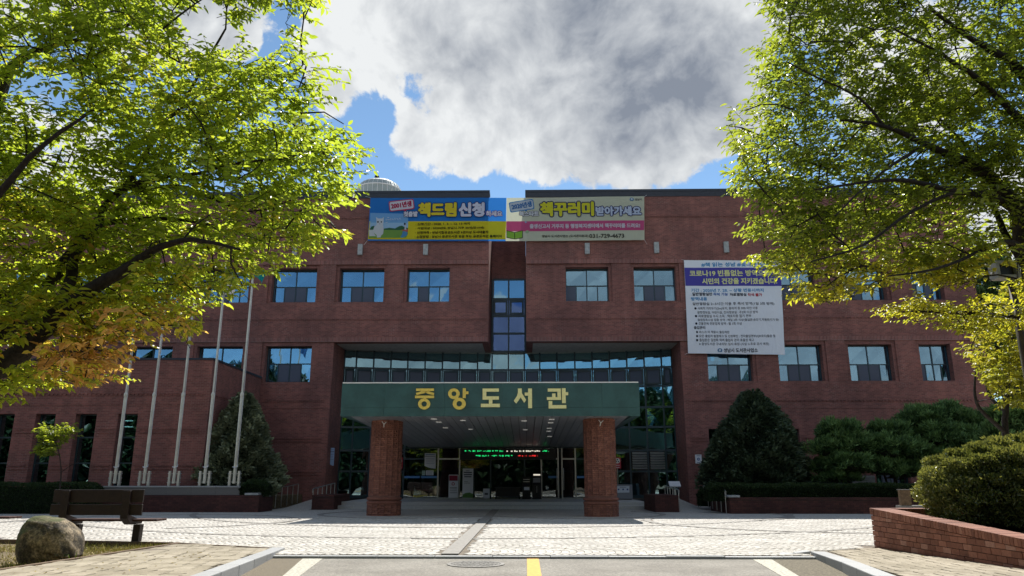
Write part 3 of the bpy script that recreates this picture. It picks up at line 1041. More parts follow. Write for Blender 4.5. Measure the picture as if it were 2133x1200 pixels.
def wall(name, x0, x1, z0, z1, yf, yb, openings=(), material=None, build=True, mb=None):
    mb = mb or MB()
    ops = sorted(openings)
    cur = x0
    for (a, b, c, d) in ops:
        if a > cur:
            mb.box(cur, a, yf, yb, z0, z1)
        if c > z0:
            mb.box(a, b, yf, yb, z0, c)
        if d < z1:
            mb.box(a, b, yf, yb, d, z1)
        cur = b
    if cur < x1:
        mb.box(cur, x1, yf, yb, z0, z1)
    return mb.build(name, material or M_BRICK, lib) if build else mb


# window openings
W2 = [(xs(-9.62), xs(-7.29)), (xs(-6.1), xs(-3.89)), (xs(2.11), xs(4.32)), (xs(5.62), xs(7.78)), (xs(9.14), xs(11.3)), (xs(12.66), xs(14.84)), (xs(16.2), xs(18.44)), (xs(19.75), xs(21.35))]
W2 += [(xs(-13.13 - 3.51 * k), xs(-10.80 - 3.51 * k)) for k in range(0, 8)]
W1 = [(xs(-13.15), xs(-10.80)), (xs(-16.66), xs(-14.31)), (xs(-20.2), xs(-17.9)), (xs(9.11), xs(11.34)), (xs(12.64), xs(14.85)), (xs(16.14), xs(18.31)), (xs(19.65), xs(21.21))]
W0 = [(xs(8.92), xs(10.6)), (xs(11.65), xs(13.3)), (xs(14.12), xs(15.8)), (xs(16.75), xs(18.4)), (xs(19.4), xs(21.1))]

# parapet zone, one wall each side of the slot
wall('parapet', XSR, XR, ZLIN, ZR, YF, YF + 0.6)
wall('parapet', XL, XSL, ZLIN, ZR, YF, YF + 0.6)
for a, b in ((XSR - .02, XR + .03), (XL, XSL + .02)):
    mb = MB(); mb.box(a, b, YF - 0.05, YF + 0.66, ZR, ZR + 0.13); mb.box(a, b, YF - .03, YF - .002, ZR - .30, ZR - .001); mb.build('coping', M_CAP, lib)
# second-floor window band
for a, b in ((XSR, XR), (XL, XSL)):
    wall('upper_wall', a, b, Z2S - 0.06, ZLIN, YF + 0.12, YF + 0.62, [(p, q, Z2S, Z2H) for p, q in W2 if a < p < b])
    # pilaster strips between the windows
    seg = sorted((p, q) for p, q in W2 if a < p < b)
    for (p0, q0), (p1, q1) in zip(seg[:-1], seg[1:]):
        if p1 - q0 < 2.5:
            mb = MB(); mb.box(q0 + .17, p1 - .17, YF + .03, YF + .1195, Z2S - .055, ZLIN - .003); mb.build('pilaster', M_BRICK, lib)
    # soldier courses over the windows
    mb = MB(); mb.box(a + .004, b - .004, YF - 0.008, YF - .0005, ZLIN + .004, ZLIN + 0.235); mb.build('soldier_course', M_SOLDIER, lib)
# spandrel between the floors
for a, b in ((XSR, XR), (XL, XSL)):
    wall('spandrel', a, b, ZHEAD, Z2S - 0.06, YF + 0.025, YF + 0.62)
    mb = MB(); mb.box(a + .004, b - .004, YF + 0.012, YF + .022, ZHEAD + .004, ZHEAD + 0.235); mb.build('soldier_course', M_SOLDIER, lib)
# first-floor band with windows, beside the tall entrance recess
for a, b in ((OX1, XR), (XL, OX0)):
    wall('first_floor_wall', a, b, Z1S - 0.06, ZHEAD, YF + 0.10, YF + 0.62, [(p, q, Z1S, Z1H) for p, q in W1 if a < p < b])
for lo_, hi_ in ((OX1, XR), (XL, OX0)):
    seg = sorted((p, q) for p, q in W1 if lo_ < p < hi_)
    for (p0, q0), (p1, q1) in zip(seg[:-1], seg[1:]):
        mb = MB(); mb.box(q0 + .17, p1 - .17, YF + .035, YF + .0995, Z1S - .055, ZHEAD - .003); mb.build('pilaster', M_BRICK, lib)
wall('ground_floor_wall', OX1, XR, -0.4, Z1S - 0.06, YF + 0.03, YF + 0.62, [(p, q, 0.85, zs(3.67)) for p, q in W0])
wall('ground_floor_wall', XL, OX0, -0.4, Z1S - 0.06, YF + 0.03, YF + 0.62)
# jambs of the recess, flanks, back
mb = MB(); mb.box(OX0 - 0.5, OX0 + .004, YF + 0.632, YF + 2.9, -0.4, ZHEAD - .004); mb.build('jamb', M_BRICK, lib)
mb = MB(); mb.box(OX1 - .004, OX1 + 0.5, YF + 0.632, YF + 2.9, -0.4, ZHEAD - .004); mb.build('jamb', M_BRICK, lib)
mb = MB(); mb.box(XR - 0.5, XR - .004, YF + 0.63, 62, -0.4, ZR - .01); mb.build('flank_wall', M_BRICK, lib)
mb = MB(); mb.box(XL + .004, XL + 0.5, YF + 0.63, 62, -0.4, ZR - .01); mb.build('flank_wall', M_BRICK, lib)
mb = MB(); mb.box(XL + .51, XR - .51, 61.5, 62, -0.4, 14.2); mb.build('rear_wall', M_BRICK, lib)
# slot: brick lintel deep inside, cheeks
YS = 42.4
mb = MB(); mb.box(XSL + .003, XSR - .003, YS, YS + 0.4, ZLIN + .03, 15.35); mb.build('slot_wall', M_BRICK, lib)
mb = MB(); mb.box(XSL + .006, XSR - .006, YS - 0.010, YS - .001, ZLIN + .034, ZLIN + 0.27); mb.build('soldier_course', M_SOLDIER, lib)
for a, b in ((XSL - 0.35, XSL - .004), (XSR + .004, XSR + 0.35)):
    mb = MB(); mb.box(a, b, YF + 0.632, YS + 0.4, ZHEAD + .02, ZR - 0.02); mb.build('slot_cheek', M_BRICK, lib)
# soffit of the recess, notched for the slot; roof and floors behind
mb = MB()
mb.box(OX0 + .006, XSL - .36, YF + 0.634, 60, ZHEAD + .003, ZHEAD + 0.4); mb.box(XSR + .36, OX1 - .006, YF + 0.634, 60, ZHEAD + .003, ZHEAD + 0.4)
mb.box(XSL - .355, XSR + .355, YS + 0.42, 60, ZHEAD + .003, ZHEAD + 0.4)
mb.build('recess_soffit', M_SOFFITB, lib)
mb = MB()
mb.box(XL + .3, XSL - .2, YF + 0.4, 61.7, 13.9, 14.2); mb.box(XSR + .2, XR - .3, YF + 0.4, 61.7, 13.9, 14.2); mb.box(XSL - .199, XSR + .199, YS + .2, 61.7, 13.9, 14.2)
mb.build('roof', M_CONC, lib)
mb = MB()
for a, b in ((XL + .52, OX0 - .52), (OX1 + .52, XR - .52)):
    mb.box(a, b, YF + .5, 58, ZHEAD + .15, ZHEAD + .45); mb.box(a, b, YF + .5, 58, 4.4, 4.7); mb.box(a, b, 43.5, 43.7, 0, 13.9)
mb.box(OX0, OX1, 45.0, 45.2, ZHEAD + .41, 13.9)
mb.box(OX0 - .5, OX1 + .5, 52, 52.2, 0, ZHEAD)
mb.box(OX0 - .52, OX0 - .50, 43, 52, 0, ZHEAD); mb.box(OX1 + .50, OX1 + .52, 43, 52, 0, ZHEAD)
mb.box(OX0 + .1, OX1 - .1, 43.3, 51.9, 4.35, 4.7)
mb.build('interior_wall', M_INT, lib)

# dentil and corbel courses in relief
def dentil(x0, x1, z, yf, h=0.07, w=0.095, p=0.19, d=0.035, name='dentil_course'):
    mb = MB(); x = x0
    mb.box(x0, x1, yf - d, yf - .001, z + h + .002, z + h + 0.062)
    while x + w <= x1:
        mb.box(x, x + w, yf - d, yf - .001, z, z + h); x += p
    return stuff(mb.build(name, M_BRICK, lib))


def corbel_pair(x0, x1, z, yf, parent=None, d=0.04):
    mb = MB()
    for zz in (z, z + 0.145):
        x = x0
        while x < x1 - .02:
            mb.box(x, min(x + 0.098, x1), yf - d, yf - .001, zz, zz + 0.066); x += 0.108
    return stuff(mb.build('corbel_course', M_BRICK, parent or lib))


def recess_frame(x0, x1, z0, z1, yf):
    mb = MB(); x = x0
    mb.box(x0, x1, yf - .03, yf - .001, z1 - 0.06, z1)
    while x < x1 - .1:
        mb.box(x, x + .095, yf - .045, yf - .001, z1 - .135, z1 - .062); x += .19
    mb.box(x0, x1, yf - .018, yf - .001, z0, z0 + 0.05)
    return stuff(mb.build('corbel_course', M_BRICK, lib))


ZB = zs(9.13)
dentil(XSR + .15, XR - .3, ZB, YF + .025)
dentil(XL + 8, XSL - .15, ZB, YF + .025)
zz = Z_(455, YF)
dentil(XSR + .15, XR - .3, zz, YF)
dentil(XL + 8, XSL - .15, zz, YF)
recess_frame(xs(-12.95), xs(-10.0), Z_(850, YF), Z_(831, YF), YF + .03)
recess_frame(xs(8.1), xs(22.5), Z_(852, YF), Z_(832, YF), YF + .03)
for py in (920, 990):
    z = Z_(py, YF)
    corbel_pair(xs(-12.6), xs(-10.05), z, YF + .03)
    ed_ = [xs(8.1)] + [v for w in W0 for v in (w[0] - .12, w[1] + .12)] + [xs(22.4)]
    for a, b in zip(ed_[0::2], ed_[1::2]):
        corbel_pair(a, b, z, YF + .03)

# concrete scuppers on the parapet zone
for px, py in ((751, 521), (887, 521), (1223, 519), (1367, 517), (1512, 516), (1655, 515), (1800, 514), (615, 522)):
    c = at(px, py, YF)
    mb = MB(); mb.box(c[0] - .13, c[0] + .13, YF - 0.16, YF - .002, c[2] - .31, c[2] + .31)
    mb.build('scupper', M_CONC, lib, bevel=0.015)


def window(x0, x1, z0, z1, yg, style=0, mid=0.49, parent=lib, glass=None):
    """Aluminium window: two fixed lights over four sliding ones. style picks which lower lights carry an insect screen / curtain."""
    glass = glass or M_PANE
    t = 0.055
    zm = z0 + (z1 - z0) * mid; xm = (x0 + x1) / 2
    q1 = x0 + (x1 - x0) * 0.25; q3 = x0 + (x1 - x0) * 0.75
    mb = MB()
    mb.box(x0, x1, yg - .05, yg + .06, z0, z0 + t); mb.box(x0, x1, yg - .05, yg + .06, z1 - t, z1)
    mb.box(x0, x0 + t, yg - .05, yg + .06, z0 + t, z1 - t); mb.box(x1 - t, x1, yg - .05, yg + .06, z0 + t, z1 - t)
    mb.box(x0 + t, x1 - t, yg - .045, yg + .055, zm - t / 2, zm + t / 2)
    mb.box(xm - t / 2, xm + t / 2, yg - .044, yg + .054, z0 + t, zm - t / 2); mb.box(xm - t / 2, xm + t / 2, yg - .044, yg + .054, zm + t / 2, z1 - t)
    for q in (q1, q3):
        mb.box(q - t / 2, q + t / 2, yg - .035, yg + .05, z0 + t, zm - t / 2)
    w = mb.build('window', M_FRAME, parent)
    cells = [(x0 + t, xm - t / 2, zm + t / 2, z1 - t), (xm + t / 2, x1 - t, zm + t / 2, z1 - t),
             (x0 + t, q1 - t / 2, z0 + t, zm - t / 2), (q1 + t / 2, xm - t / 2, z0 + t, zm - t / 2), (xm + t / 2, q3 - t / 2, z0 + t, zm - t / 2), (q3 + t / 2, x1 - t, z0 + t, zm - t / 2)]
    screens = {0: (3, 4), 1: (3,), 2: (2,), 3: (3, 4), 4: (2, 4)}[style]
    for k, (a, b, c, d) in enumerate(cells):
        tilt = RNG.normal(0, .009)
        mb = MB(); mb.hexa([(a, yg - .005, c), (b, yg - .005 + tilt, c), (b, yg + .005 + tilt, c), (a, yg + .005, c), (a, yg - .005 + tilt, d), (b, yg - .005, d), (b, yg + .005, d), (a, yg + .005 + tilt, d)])
        mb.build('pane', glass, w)
        if k in screens:
            mb = MB(); mb.box(a + .01, b - .01, yg - .030, yg - .026, c + .01, d - .01); mb.build('insect_screen', M_SCREEN, w)
    return w


def curtain(w, x0, x1, z0, z1, y):
    mb = MB(); n = max(4, int((x1 - x0) / 0.06))
    for i in range(n):
        a = x0 + (x1 - x0) * i / n; b = x0 + (x1 - x0) * (i + 1) / n
        ya = y + .03 * math.sin(i * 1.9); yb = y + .03 * math.sin((i + 1) * 1.9)
        mb.hexa([(a, ya, z0), (b, yb, z0), (b, yb + .008, z0), (a, ya + .008, z0), (a, ya, z1), (b, yb, z1), (b, yb + .008, z1), (a, ya + .008, z1)])
    mb.build('curtain', M_CURTAIN, w)


for k, (a, b) in enumerate(W2):
    w = window(a, b, Z2S, Z2H, YF + 0.56, style=[0, 1, 2, 3, 0, 0, 1, 4][k % 8])
    L = b - a
    if k in (1, 0):
        curtain(w, a + .05, a + L * (.22 if k == 1 else .2), Z2S + .05, Z2H - .05, YF + .72)
    if k in (0, 2, 8):
        curtain(w, b - L * .18, b - .05, Z2S + .05, Z2H - .05, YF + .72)
    if k in (3, 5, 6):
        mb = MB(); f_ = {3: .82, 5: .55, 6: .70}[k]; mb.box(a + .06, b - .06, YF + .70, YF + .706, Z2S + (Z2H - Z2S) * f_, Z2H - .05); mb.build('roller_blind', M_CURTAIN, w)
    if k == 8:
        curtain(w, a + .05, a + L * .15, Z2S + .05, Z2H - .05, YF + .72)
for k, (a, b) in enumerate(W1):
    w = window(a, b, Z1S, Z1H, YF + 0.54, style=[0, 0, 0, 3, 0, 0, 2][k], mid=0.47 if k > 2 else .53)
    L = b - a
    if k == 0:
        for f in (.16, .55, .97):
            curtain(w, a + L * (f - .05), a + L * f, Z1S + .05, Z1H - .05, YF + .70)
    if k in (1, 2, 6):
        curtain(w, b - L * .3, b - .05, Z1S + .05, Z1H - .05, YF + .70)
    if k in (4, 5):
        curtain(w, a + .05, a + L * .16, Z1S + .05, Z1H - .05, YF + .70); curtain(w, b - L * .2, b - .05, Z1S + .05, Z1H - .05, YF + .70)
for k, (a, b) in enumerate(W0):
    window(a, b, 0.85, zs(3.67), YF + 0.40, style=3, mid=.6)

# ---- curtain wall: bowed glazing behind the canopy
cw = part_root('curtain_wall', (xs(-0.9), 42.4, 0.3), lib)


def yarc(x):
    return 42.75 - 1.15 * ((x + 0.95) / 9.2) ** 2


cols_px = [715, 743, 779, 815, 850, 886, 922, 958, 995, 1025, 1059, 1092, 1124, 1160, 1197, 1233, 1269, 1305, 1341, 1377, 1405]
CX = []
for px in cols_px:
    x = 0
    for _ in range(6):
        x = at(px, 750, yarc(x))[0]
    CX.append(x)
CX[0] = OX0 + 0.02; CX[-1] = OX1 - 0.02
RZ = [0.30, Z_(982, 42.3), Z_(939, 42.3), Z_(891, 42.3), Z_(850, 42.3), Z_(807, 42.3), Z_(768, 42.2), ZHEAD - .01]


for k, x in enumerate(CX):
    mb = MB(); y = yarc(x); t = 0.04
    mb.box(x - t, x + t, y - .07, y + .10, 0.30, ZHEAD - .005); mb.build('mullion', M_FRAME, cw)
for j in range(len(RZ) - 1):
    mb = MB()
    t = 0.05 if j else 0.08
    for i in range(len(CX) - 1):
        a, b = CX[i] + .041, CX[i + 1] - .041; ya, yb = yarc(a), yarc(b); z = RZ[j] + (t if j == 0 else 0)
        mb.hexa([(a, ya - .06, z - t), (b, yb - .06, z - t), (b, yb + .06, z - t), (a, ya + .06, z - t), (a, ya - .06, z + t), (b, yb - .06, z + t), (b, yb + .06, z + t), (a, ya + .06, z + t)])
    mb.build('transom', M_FRAME, cw)
CANX0, CANX1 = -6.52, 4.02
for i in range(len(CX) - 1):
    a, b = CX[i] + .04, CX[i + 1] - .04
    for j in range(len(RZ) - 1):
        mid_ = (a + b) / 2
        if RZ[j + 1] < 5.2 and CANX0 + .3 < mid_ < CANX1 - .3:
            continue
        c, d = RZ[j] + .05, RZ[j + 1] - .05
        tl = RNG.normal(0, .006)
        ya, yb = yarc(a), yarc(b)
        mb = MB(); mb.hexa([(a, ya - .006, c), (b, yb - .006 + tl, c), (b, yb + .006 + tl, c), (a, ya + .006, c), (a, ya - .006 + tl, d), (b, yb - .006, d), (b, yb + .006, d), (a, ya + .006 + tl, d)])
        p = mb.build('pane', M_PANE2, cw)
        if j == 5:      # opening lights: a dark sash and an insect screen on each
            ym = min(ya, yb) - .03
            mb = MB(); mb.hexa([(a + .05, ya - .028, c + .05), (b - .05, yb - .028, c + .05), (b - .05, yb - .024, c + .05), (a + .05, ya - .024, c + .05), (a + .05, ya - .028, d - .05), (b - .05, yb - .028, d - .05), (b - .05, yb - .024, d - .05), (a + .05, ya - .024, d - .05)]); mb.build('insect_screen', M_SCREEN, cw)
            mb = MB(); s_ = .12
            for (p0, p1, q0, q1) in ((a + .02, b - .02, c + .02, c + s_), (a + .02, b - .02, d - s_, d - .02), (a + .02, a + s_, c + s_, d - s_), (b - s_, b - .02, c + s_, d - s_)):
                ym = min(yarc(p0), yarc(p1)) - .055
                mb.box(p0, p1, ym, ym + .03, q0, q1)
            mb.build('sash', M_FRAME, cw)
# blinds, louvres, a painted green reflection and lights seen through the lower lights on the right
mb = MB()
for i in (17, 18):
    a, b = CX[i] + .08, CX[i + 1] - .08
    y = min(yarc(a), yarc(b)) - .05
    for k in range(7):
        z = RZ[1] + .12 + k * (RZ[2] - RZ[1] - .18) / 7
        mb = MB(); mb.hexa([(a, y - .05, z), (b, y - .05, z), (b, y + .03, z + .09), (a, y + .03, z + .09), (a, y - .05, z + .012), (b, y - .05, z + .012), (b, y + .03, z + .102), (a, y + .03, z + .102)])
        mb.build('louvre_slat', M_STEEL, cw)
for i in (18, 19):
    mb = MB(); a, b = CX[i] + .06, CX[i + 1] - .06; y = max(yarc(a), yarc(b)) + .12; mb.box(a, b, y, y + .01, RZ[1] + .06, RZ[2] - .06); mb.build('blind_or_reflection', M_CURTAIN, cw)
for j in (0, 1, 2):
    mb = MB(); a, b = CX[0] + .05, CX[1] - .04; y = max(yarc(a), yarc(b)) + .12; mb.box(a, b, y, y + .01, RZ[j] + .06, RZ[j + 1] - .06); mb.build('blind_or_reflection', mat('green_blind%d' % j, (0.20, 0.32, 0.26), 0.8), cw)
mb = MB(); mb.box(CX[17] + .06, CX[18] - .06, 42.62, 42.63, 0.4, RZ[1] - .06); mb.build('blind_or_reflection', mat('painted_green_reflection', (0.12, 0.16, 0.06), 0.8, var=.4, vscale=3), cw)  # green reflection of this pane, painted on a sheet behind the glass
for px, py in ((907, 782), (986, 781), (1047, 783), (1198, 781), (1327, 782), (1126, 781), (1242, 782)):
    c = at(px, py, 44.5)
    mb = MB(); mb.box(c[0] - .26, c[0] + .26, 44.4, 44.75, c[2] - .02, c[2] + .02); mb.build('ceiling_light', M_TUBE, cw)
# the slot's own glazing above the bow
SZ = [ZHEAD + .02, Z_(695, YS), Z_(658.5, YS), Z_(623, YS), ZLIN + .02]
xm = (XSL + XSR) / 2
mb = MB()
for x in (XSL + .06, xm, XSR - .06):
    mb.box(x - .045, x + .045, YS - .04, YS + .08, SZ[0], SZ[-1])
for k, z in enumerate(SZ):
    for a, b in ((XSL + .106, xm - .046), (xm + .046, XSR - .106)):
        mb.box(a, b, YS - .035, YS + .075, z - .06, z + .06)
mb.build('slot_frame', M_FRAME, cw)
for k in range(4):
    for a, b in ((XSL + .106, xm - .046), (xm + .046, XSR - .106)):
        mb = MB(); mb.box(a, b, YS - .006, YS + .006, SZ[k] + .06, SZ[k + 1] - .06); p = mb.build('pane', M_PANE if k == 3 else M_PANED, cw)
        if k == 2:
            mb = MB()
            for (p0, p1, q0, q1) in ((a + .02, b - .02, SZ[k] + .08, SZ[k] + .2), (a + .02, b - .02, SZ[k + 1] - .2, SZ[k + 1] - .08), (a + .02, a + .13, SZ[k] + .2, SZ[k + 1] - .2), (b - .13, b - .02, SZ[k] + .2, SZ[k + 1] - .2)):
                mb.box(p0, p1, YS - .05, YS - .02, q0, q1)
            mb.build('sash', M_FRAME, cw)
        if k in (0, 1, 2):
            mb = MB(); mb.box(a, b, YS + .12, YS + .13, SZ[k] + .06, SZ[k + 1] - .06); mb.build('spandrel_panel', M_SPAN, cw)

# ---- canopy
CY0, CY1, CZ0, CZ1 = 26.42, 41.4, 3.42, 4.60
can = part_root('canopy', ((CANX0 + CANX1) / 2, CY0, CZ0), lib)
mb = MB(); mb.box(CANX0 + .03, CANX1 - .03, CY0 + .06, CY1, CZ0 + .10, CZ1 - .02); mb.build('roof_slab', M_FASCIA, can)
mb = MB(); mb.box(CANX0 + .06, CANX1 - .06, CY0 + .31, CY1 - .02, CZ1 - .019, CZ1 + .0); mb.build('bounce_sheet', M_CONC, can)  # unseen pale sheet added to bounce light up to the recess soffit
mb = MB(); mb.box(CANX0 + .02, CANX1 - .02, CY0 - .015, CY0 + .3, CZ1 - .018, CZ1 + .02); mb.build('flashing', M_FLASH, can)
seams = [CANX0, -5.0, -2.86, -0.80, 0.98, 2.70, CANX1]
for a, b in zip(seams[:-1], seams[1:]):
    mb = MB(); mb.box(a + .003, b - .003, CY0, CY0 + .05, CZ0 + .30, CZ1 - .022); mb.build('fascia_panel', M_FASCIA, can)
    mb = MB(); mb.box(a + .003, b - .003, CY0 + .002, CY0 + .05, CZ0 + .0, CZ0 + .294); mb.build('fascia_panel', M_FASCIA, can)
for x0, x1 in ((CANX0, CANX0 + .028), (CANX1 - .028, CANX1)):
    mb = MB(); mb.box(x0, x1, CY0 + .052, CY1, CZ0, CZ1 - .022); mb.build('side_fascia', M_FASCIA, can)
for x0, x1 in ((CANX0 + .03, CANX0 + .26), (CANX1 - .26, CANX1 - .03)):
    mb = MB(); mb.box(x0, x1, CY0 + .052, CY1, CZ0 + .012, CZ0 + .09); mb.build('soffit_edge', M_FASCIA, can)
YE0 = 40.36
sz = lambda y: CZ0 + .035 - .036 * (y - CY0)
mb = MB(); mb.hexa([(CANX0 + .28, CY0 + .07, sz(CY0) + .045), (CANX1 - .28, CY0 + .07, sz(CY0) + .045), (CANX1 - .28, YE0, sz(YE0) + .045), (CANX0 + .28, YE0, sz(YE0) + .045), (CANX0 + .28, CY0 + .07, CZ0 + .099), (CANX1 - .28, CY0 + .07, CZ0 + .099), (CANX1 - .28, YE0, CZ0 + .099), (CANX0 + .28, YE0, CZ0 + .099)]); mb.build('soffit_backing', M_BLACK, can)
xx = CANX0 + .27; o0 = None; i = 0
while xx + .30 < CANX1 - .26:
    if o0 is None:
        mb = MB(); za, zb_, ya_, yb_ = sz(CY0 + .06), sz(YE0), CY0 + .06, YE0
        mb.hexa([(xx + .012, ya_, za), (xx + .288, ya_, za), (xx + .288, yb_, zb_), (xx + .012, yb_, zb_), (xx + .012, ya_, za + .04), (xx + .288, ya_, za + .04), (xx + .288, yb_, zb_ + .04), (xx + .012, yb_, zb_ + .04)])
        o0 = mb.build('soffit_panel', M_SOFFIT, can)
    else:
        copy_part(o0, can, (0.30 * i, 0, RNG.normal() * .003))
    xx += .30; i += 1
for px, py in ((904, 872.5), (914, 879), (964, 875.5), (1092, 876.5), (1149, 873.5), (1147, 880.5), (1144, 892), (1143, 898), (980, 894), (1094, 895), (928, 891), (1145, 909)):
    d = ray(px, py); t = (CZ0 + .035 + .036 * CY0 - EYE) / (d[2] + .036 * d[1]); c = np.array([0, 0, EYE]) + d * t
    if CY0 + .3 < c[1] < CY1 - .5:
        mb = MB(); z_ = sz(c[1]); mb.hexa([(c[0] - .1, c[1] - .1, z_ - .012), (c[0] + .1, c[1] - .1, z_ - .012), (c[0] + .1, c[1] + .1, z_ - .019), (c[0] - .1, c[1] + .1, z_ - .019), (c[0] - .1, c[1] - .1, z_ + .002), (c[0] + .1, c[1] - .1, z_ + .002), (c[0] + .1, c[1] + .1, z_ - .005), (c[0] - .1, c[1] + .1, z_ - .005)]); mb.build('downlight', M_LAMP, can)
# lettering of the canopy, each syllable a raised letter cut from strokes
LY = CY0 - 0.005


def lp(u, v):
    return at(700 + u * 0.30, 780 + v * 0.30, CY0)


def letter(rects, polys, rings, material):
    mb = MB(); d0, d1 = LY - .055, LY
    for (a, b, c, d) in rects:
        p, q = lp(a, d), lp(b, c); mb.box(p[0], q[0], d0, d1, p[2], q[2])
    for pl in polys:
        mb.prism([(lp(u, v)[0], lp(u, v)[2]) for u, v in pl], 'y', d0 - .002, d1)
    for (cu, cv, ru, rv, ri) in rings:
        n = 36
        for k in range(n):
            w0, w1 = 2 * PI * k / n, 2 * PI * (k + 1) / n
            A = [lp(cu + ru * math.cos(w0), cv + rv * math.sin(w0)), lp(cu + ru * math.cos(w1), cv + rv * math.sin(w1)), lp(cu + ri * math.cos(w1), cv + ri * math.sin(w1)), lp(cu + ri * math.cos(w0), cv + ri * math.sin(w0))]
            mb.prism([(p[0], p[2]) for p in A], 'y', d0 + .002, d1)
    return mb.build('letter', material, can)


letter([(557, 681, 99, 116), (550, 682, 148, 166), (607, 627, 166.5, 174)],
       [[(598, 116.5), (640, 116.5), (612, 132), (560, 144), (556, 130)], [(612, 121), (640, 116.6), (682, 130), (679, 144), (640, 136)]], [(613, 206, 42, 38, 19)], M_GOLD)
letter([(880, 902, 97, 165), (902.5, 920, 119, 138)], [], [(819, 135, 40, 37, 17), (856, 204, 45, 41, 19)], M_GOLD)
letter([(1018, 1131, 99, 121), (1018, 1044, 121.5, 152), (1018, 1131, 152.5, 176), (1062, 1086, 176.5, 204), (1006, 1138, 204.5, 228)], [], [], M_GOLD2)
letter([(1334, 1360, 99, 235), (1310, 1333.5, 127, 148)], [[(1262, 99), (1289, 99), (1291, 128), (1279, 165), (1251, 203), (1234, 184), (1257, 150), (1263, 125)], [(1281, 158.5), (1290, 131), (1320, 178), (1306, 198)]], [], M_GOLD2)
letter([(1470, 1536.5, 99, 120), (1537, 1560, 99, 158), (1500, 1523, 133, 158), (1464, 1562, 158.5, 178), (1569, 1593, 97, 200), (1593.5, 1611, 124, 145), (1476, 1501, 186, 213), (1476, 1598, 213.5, 237)], [], [], M_GOLD2)

# ---- canopy pillars: octagonal brick shafts built of single courses
def pillar(cx, cy, r, z1):
    p = part_root('pillar', (cx, cy, 0), lib)
    n = 16
    ap = r * math.cos(PI / n)

    def ring(rr, z0, z1_, mb):
        mb.prism([(cx + rr * math.cos(2 * PI * (k + .5) / n), cy + rr * math.sin(2 * PI * (k + .5) / n)) for k in range(n)], 'z', z0, z1_)
    mb = MB(); ring(r - .012, -.05, z1 - .004, mb); mb.build('mortar_core', M_MORTAR, p)
    side = 2 * r * math.sin(PI / n)
    verts, faces, tones = [], [], []
    ch = 0.0705
    nc = int(z1 / ch)
    for c in range(nc):
        z0 = c * ch + .004; z2 = z0 + ch - .009
        if 0.40 < z0 < 0.66:
            continue
        extra = 0.035 if z0 <= 0.40 else 0.0
        sol = (z0 > z1 - 0.42 and z0 < z1 - .15)
        for k in range(n):
            w = 2 * PI * k / n
            nx, ny = math.cos(w), math.sin(w); tx, ty = -ny, nx
            sd = side + 2 * extra * math.tan(PI / n)
            cuts = [0, .33, .67, 1.0] if sol else ([0, 1.0] if c % 2 else [0, .5, 1.0])
            for a, b in zip(cuts[:-1], cuts[1:]):
                u0 = -sd / 2 + sd * a + (.003 if a else .0015); u1 = -sd / 2 + sd * b - (.003 if b < 1 else .0015)
                o_ = ap + extra + RNG.uniform(-.002, .004)
                i0 = len(verts)
                for (uu, dd, zz) in ((u0, -.05, z0), (u1, -.05, z0), (u1, 0, z0), (u0, 0, z0), (u0, -.05, z2), (u1, -.05, z2), (u1, 0, z2), (u0, 0, z2)):
                    verts.append((cx + nx * (o_ + dd) + tx * uu, cy + ny * (o_ + dd) + ty * uu, zz))
                for f in ((4, 5, 6, 7), (3, 2, 6, 7), (0, 3, 2, 1)):
                    faces.append(tuple(i0 + v for v in f)); 
                for f in ((1, 2, 6, 5), (0, 4, 7, 3)):
                    faces.append(tuple(i0 + v for v in f))
                tones += [RNG.random()] * 5
    stuff(np_mesh('brick', np.array(verts), np.array(faces), M_PILBRICK, tones, p))
    # two rolls of bull-nosed bricks near the foot
    for zc in (0.46, 0.59):
        V, Fc, T = [], [], []
        nb = 40
        for k in range(nb):
            w0 = 2 * PI * k / nb + .006; w1 = 2 * PI * (k + 1) / nb - .006
            rows = []
            for t in range(7):
                ph = -PI / 2 + PI * t / 6
                rr = ap * 1.035 + 0.045 * math.cos(ph) + .0; zz = zc + .056 * math.sin(ph)
                rows.append((rr, zz))
            i0 = len(V)
            for (rr, zz) in rows:
                for w in (w0, w1):
                    # follow the octagon softly
                    kk = math.cos(PI / 16) / math.cos((w + PI / 16) % (PI / 8) - PI / 16)
                    V.append((cx + rr * (0.6 * kk / math.cos(PI / 16) + .4) * math.cos(w), cy + rr * (0.6 * kk / math.cos(PI / 16) + .4) * math.sin(w), zz))
            for t in range(6):
                Fc.append((i0 + 2 * t, i0 + 2 * t + 1, i0 + 2 * t + 3, i0 + 2 * t + 2)); T.append(RNG.random() * .6)
        np_mesh('bull_nose_course', np.array(V), np.array(Fc), M_PILBRICK, T, p, smooth=True)
    # small white flag bracket
    mb = MB(); zb = z1 - .22; fy = cy - ap - .01
    mb.tube([(cx - .02, fy + .02, zb - .10), (cx, fy - .10, zb + .0)], .016, 6); mb.tube([(cx, fy - .10, zb), (cx - .07, fy - .13, zb + .10)], .014, 6); mb.tube([(cx, fy - .10, zb), (cx + .09, fy - .13, zb + .08)], .014, 6)
    mb.build('flag_bracket', M_FLASH, p)
    return p


pillar(-5.20, 28.35, 0.585, CZ0 + .034)
pillar(2.70, 27.8, 0.585, CZ0 + .034)

# ---- entrance screen under the canopy
YE = 40.4
ent = part_root('entrance_screen', (-1.2, YE, .3), lib)


def ex(px, y=YE):
    return at(px, 1000, y)[0]


def ez(py, y=YE):
    return at(1040, py, y)[2]


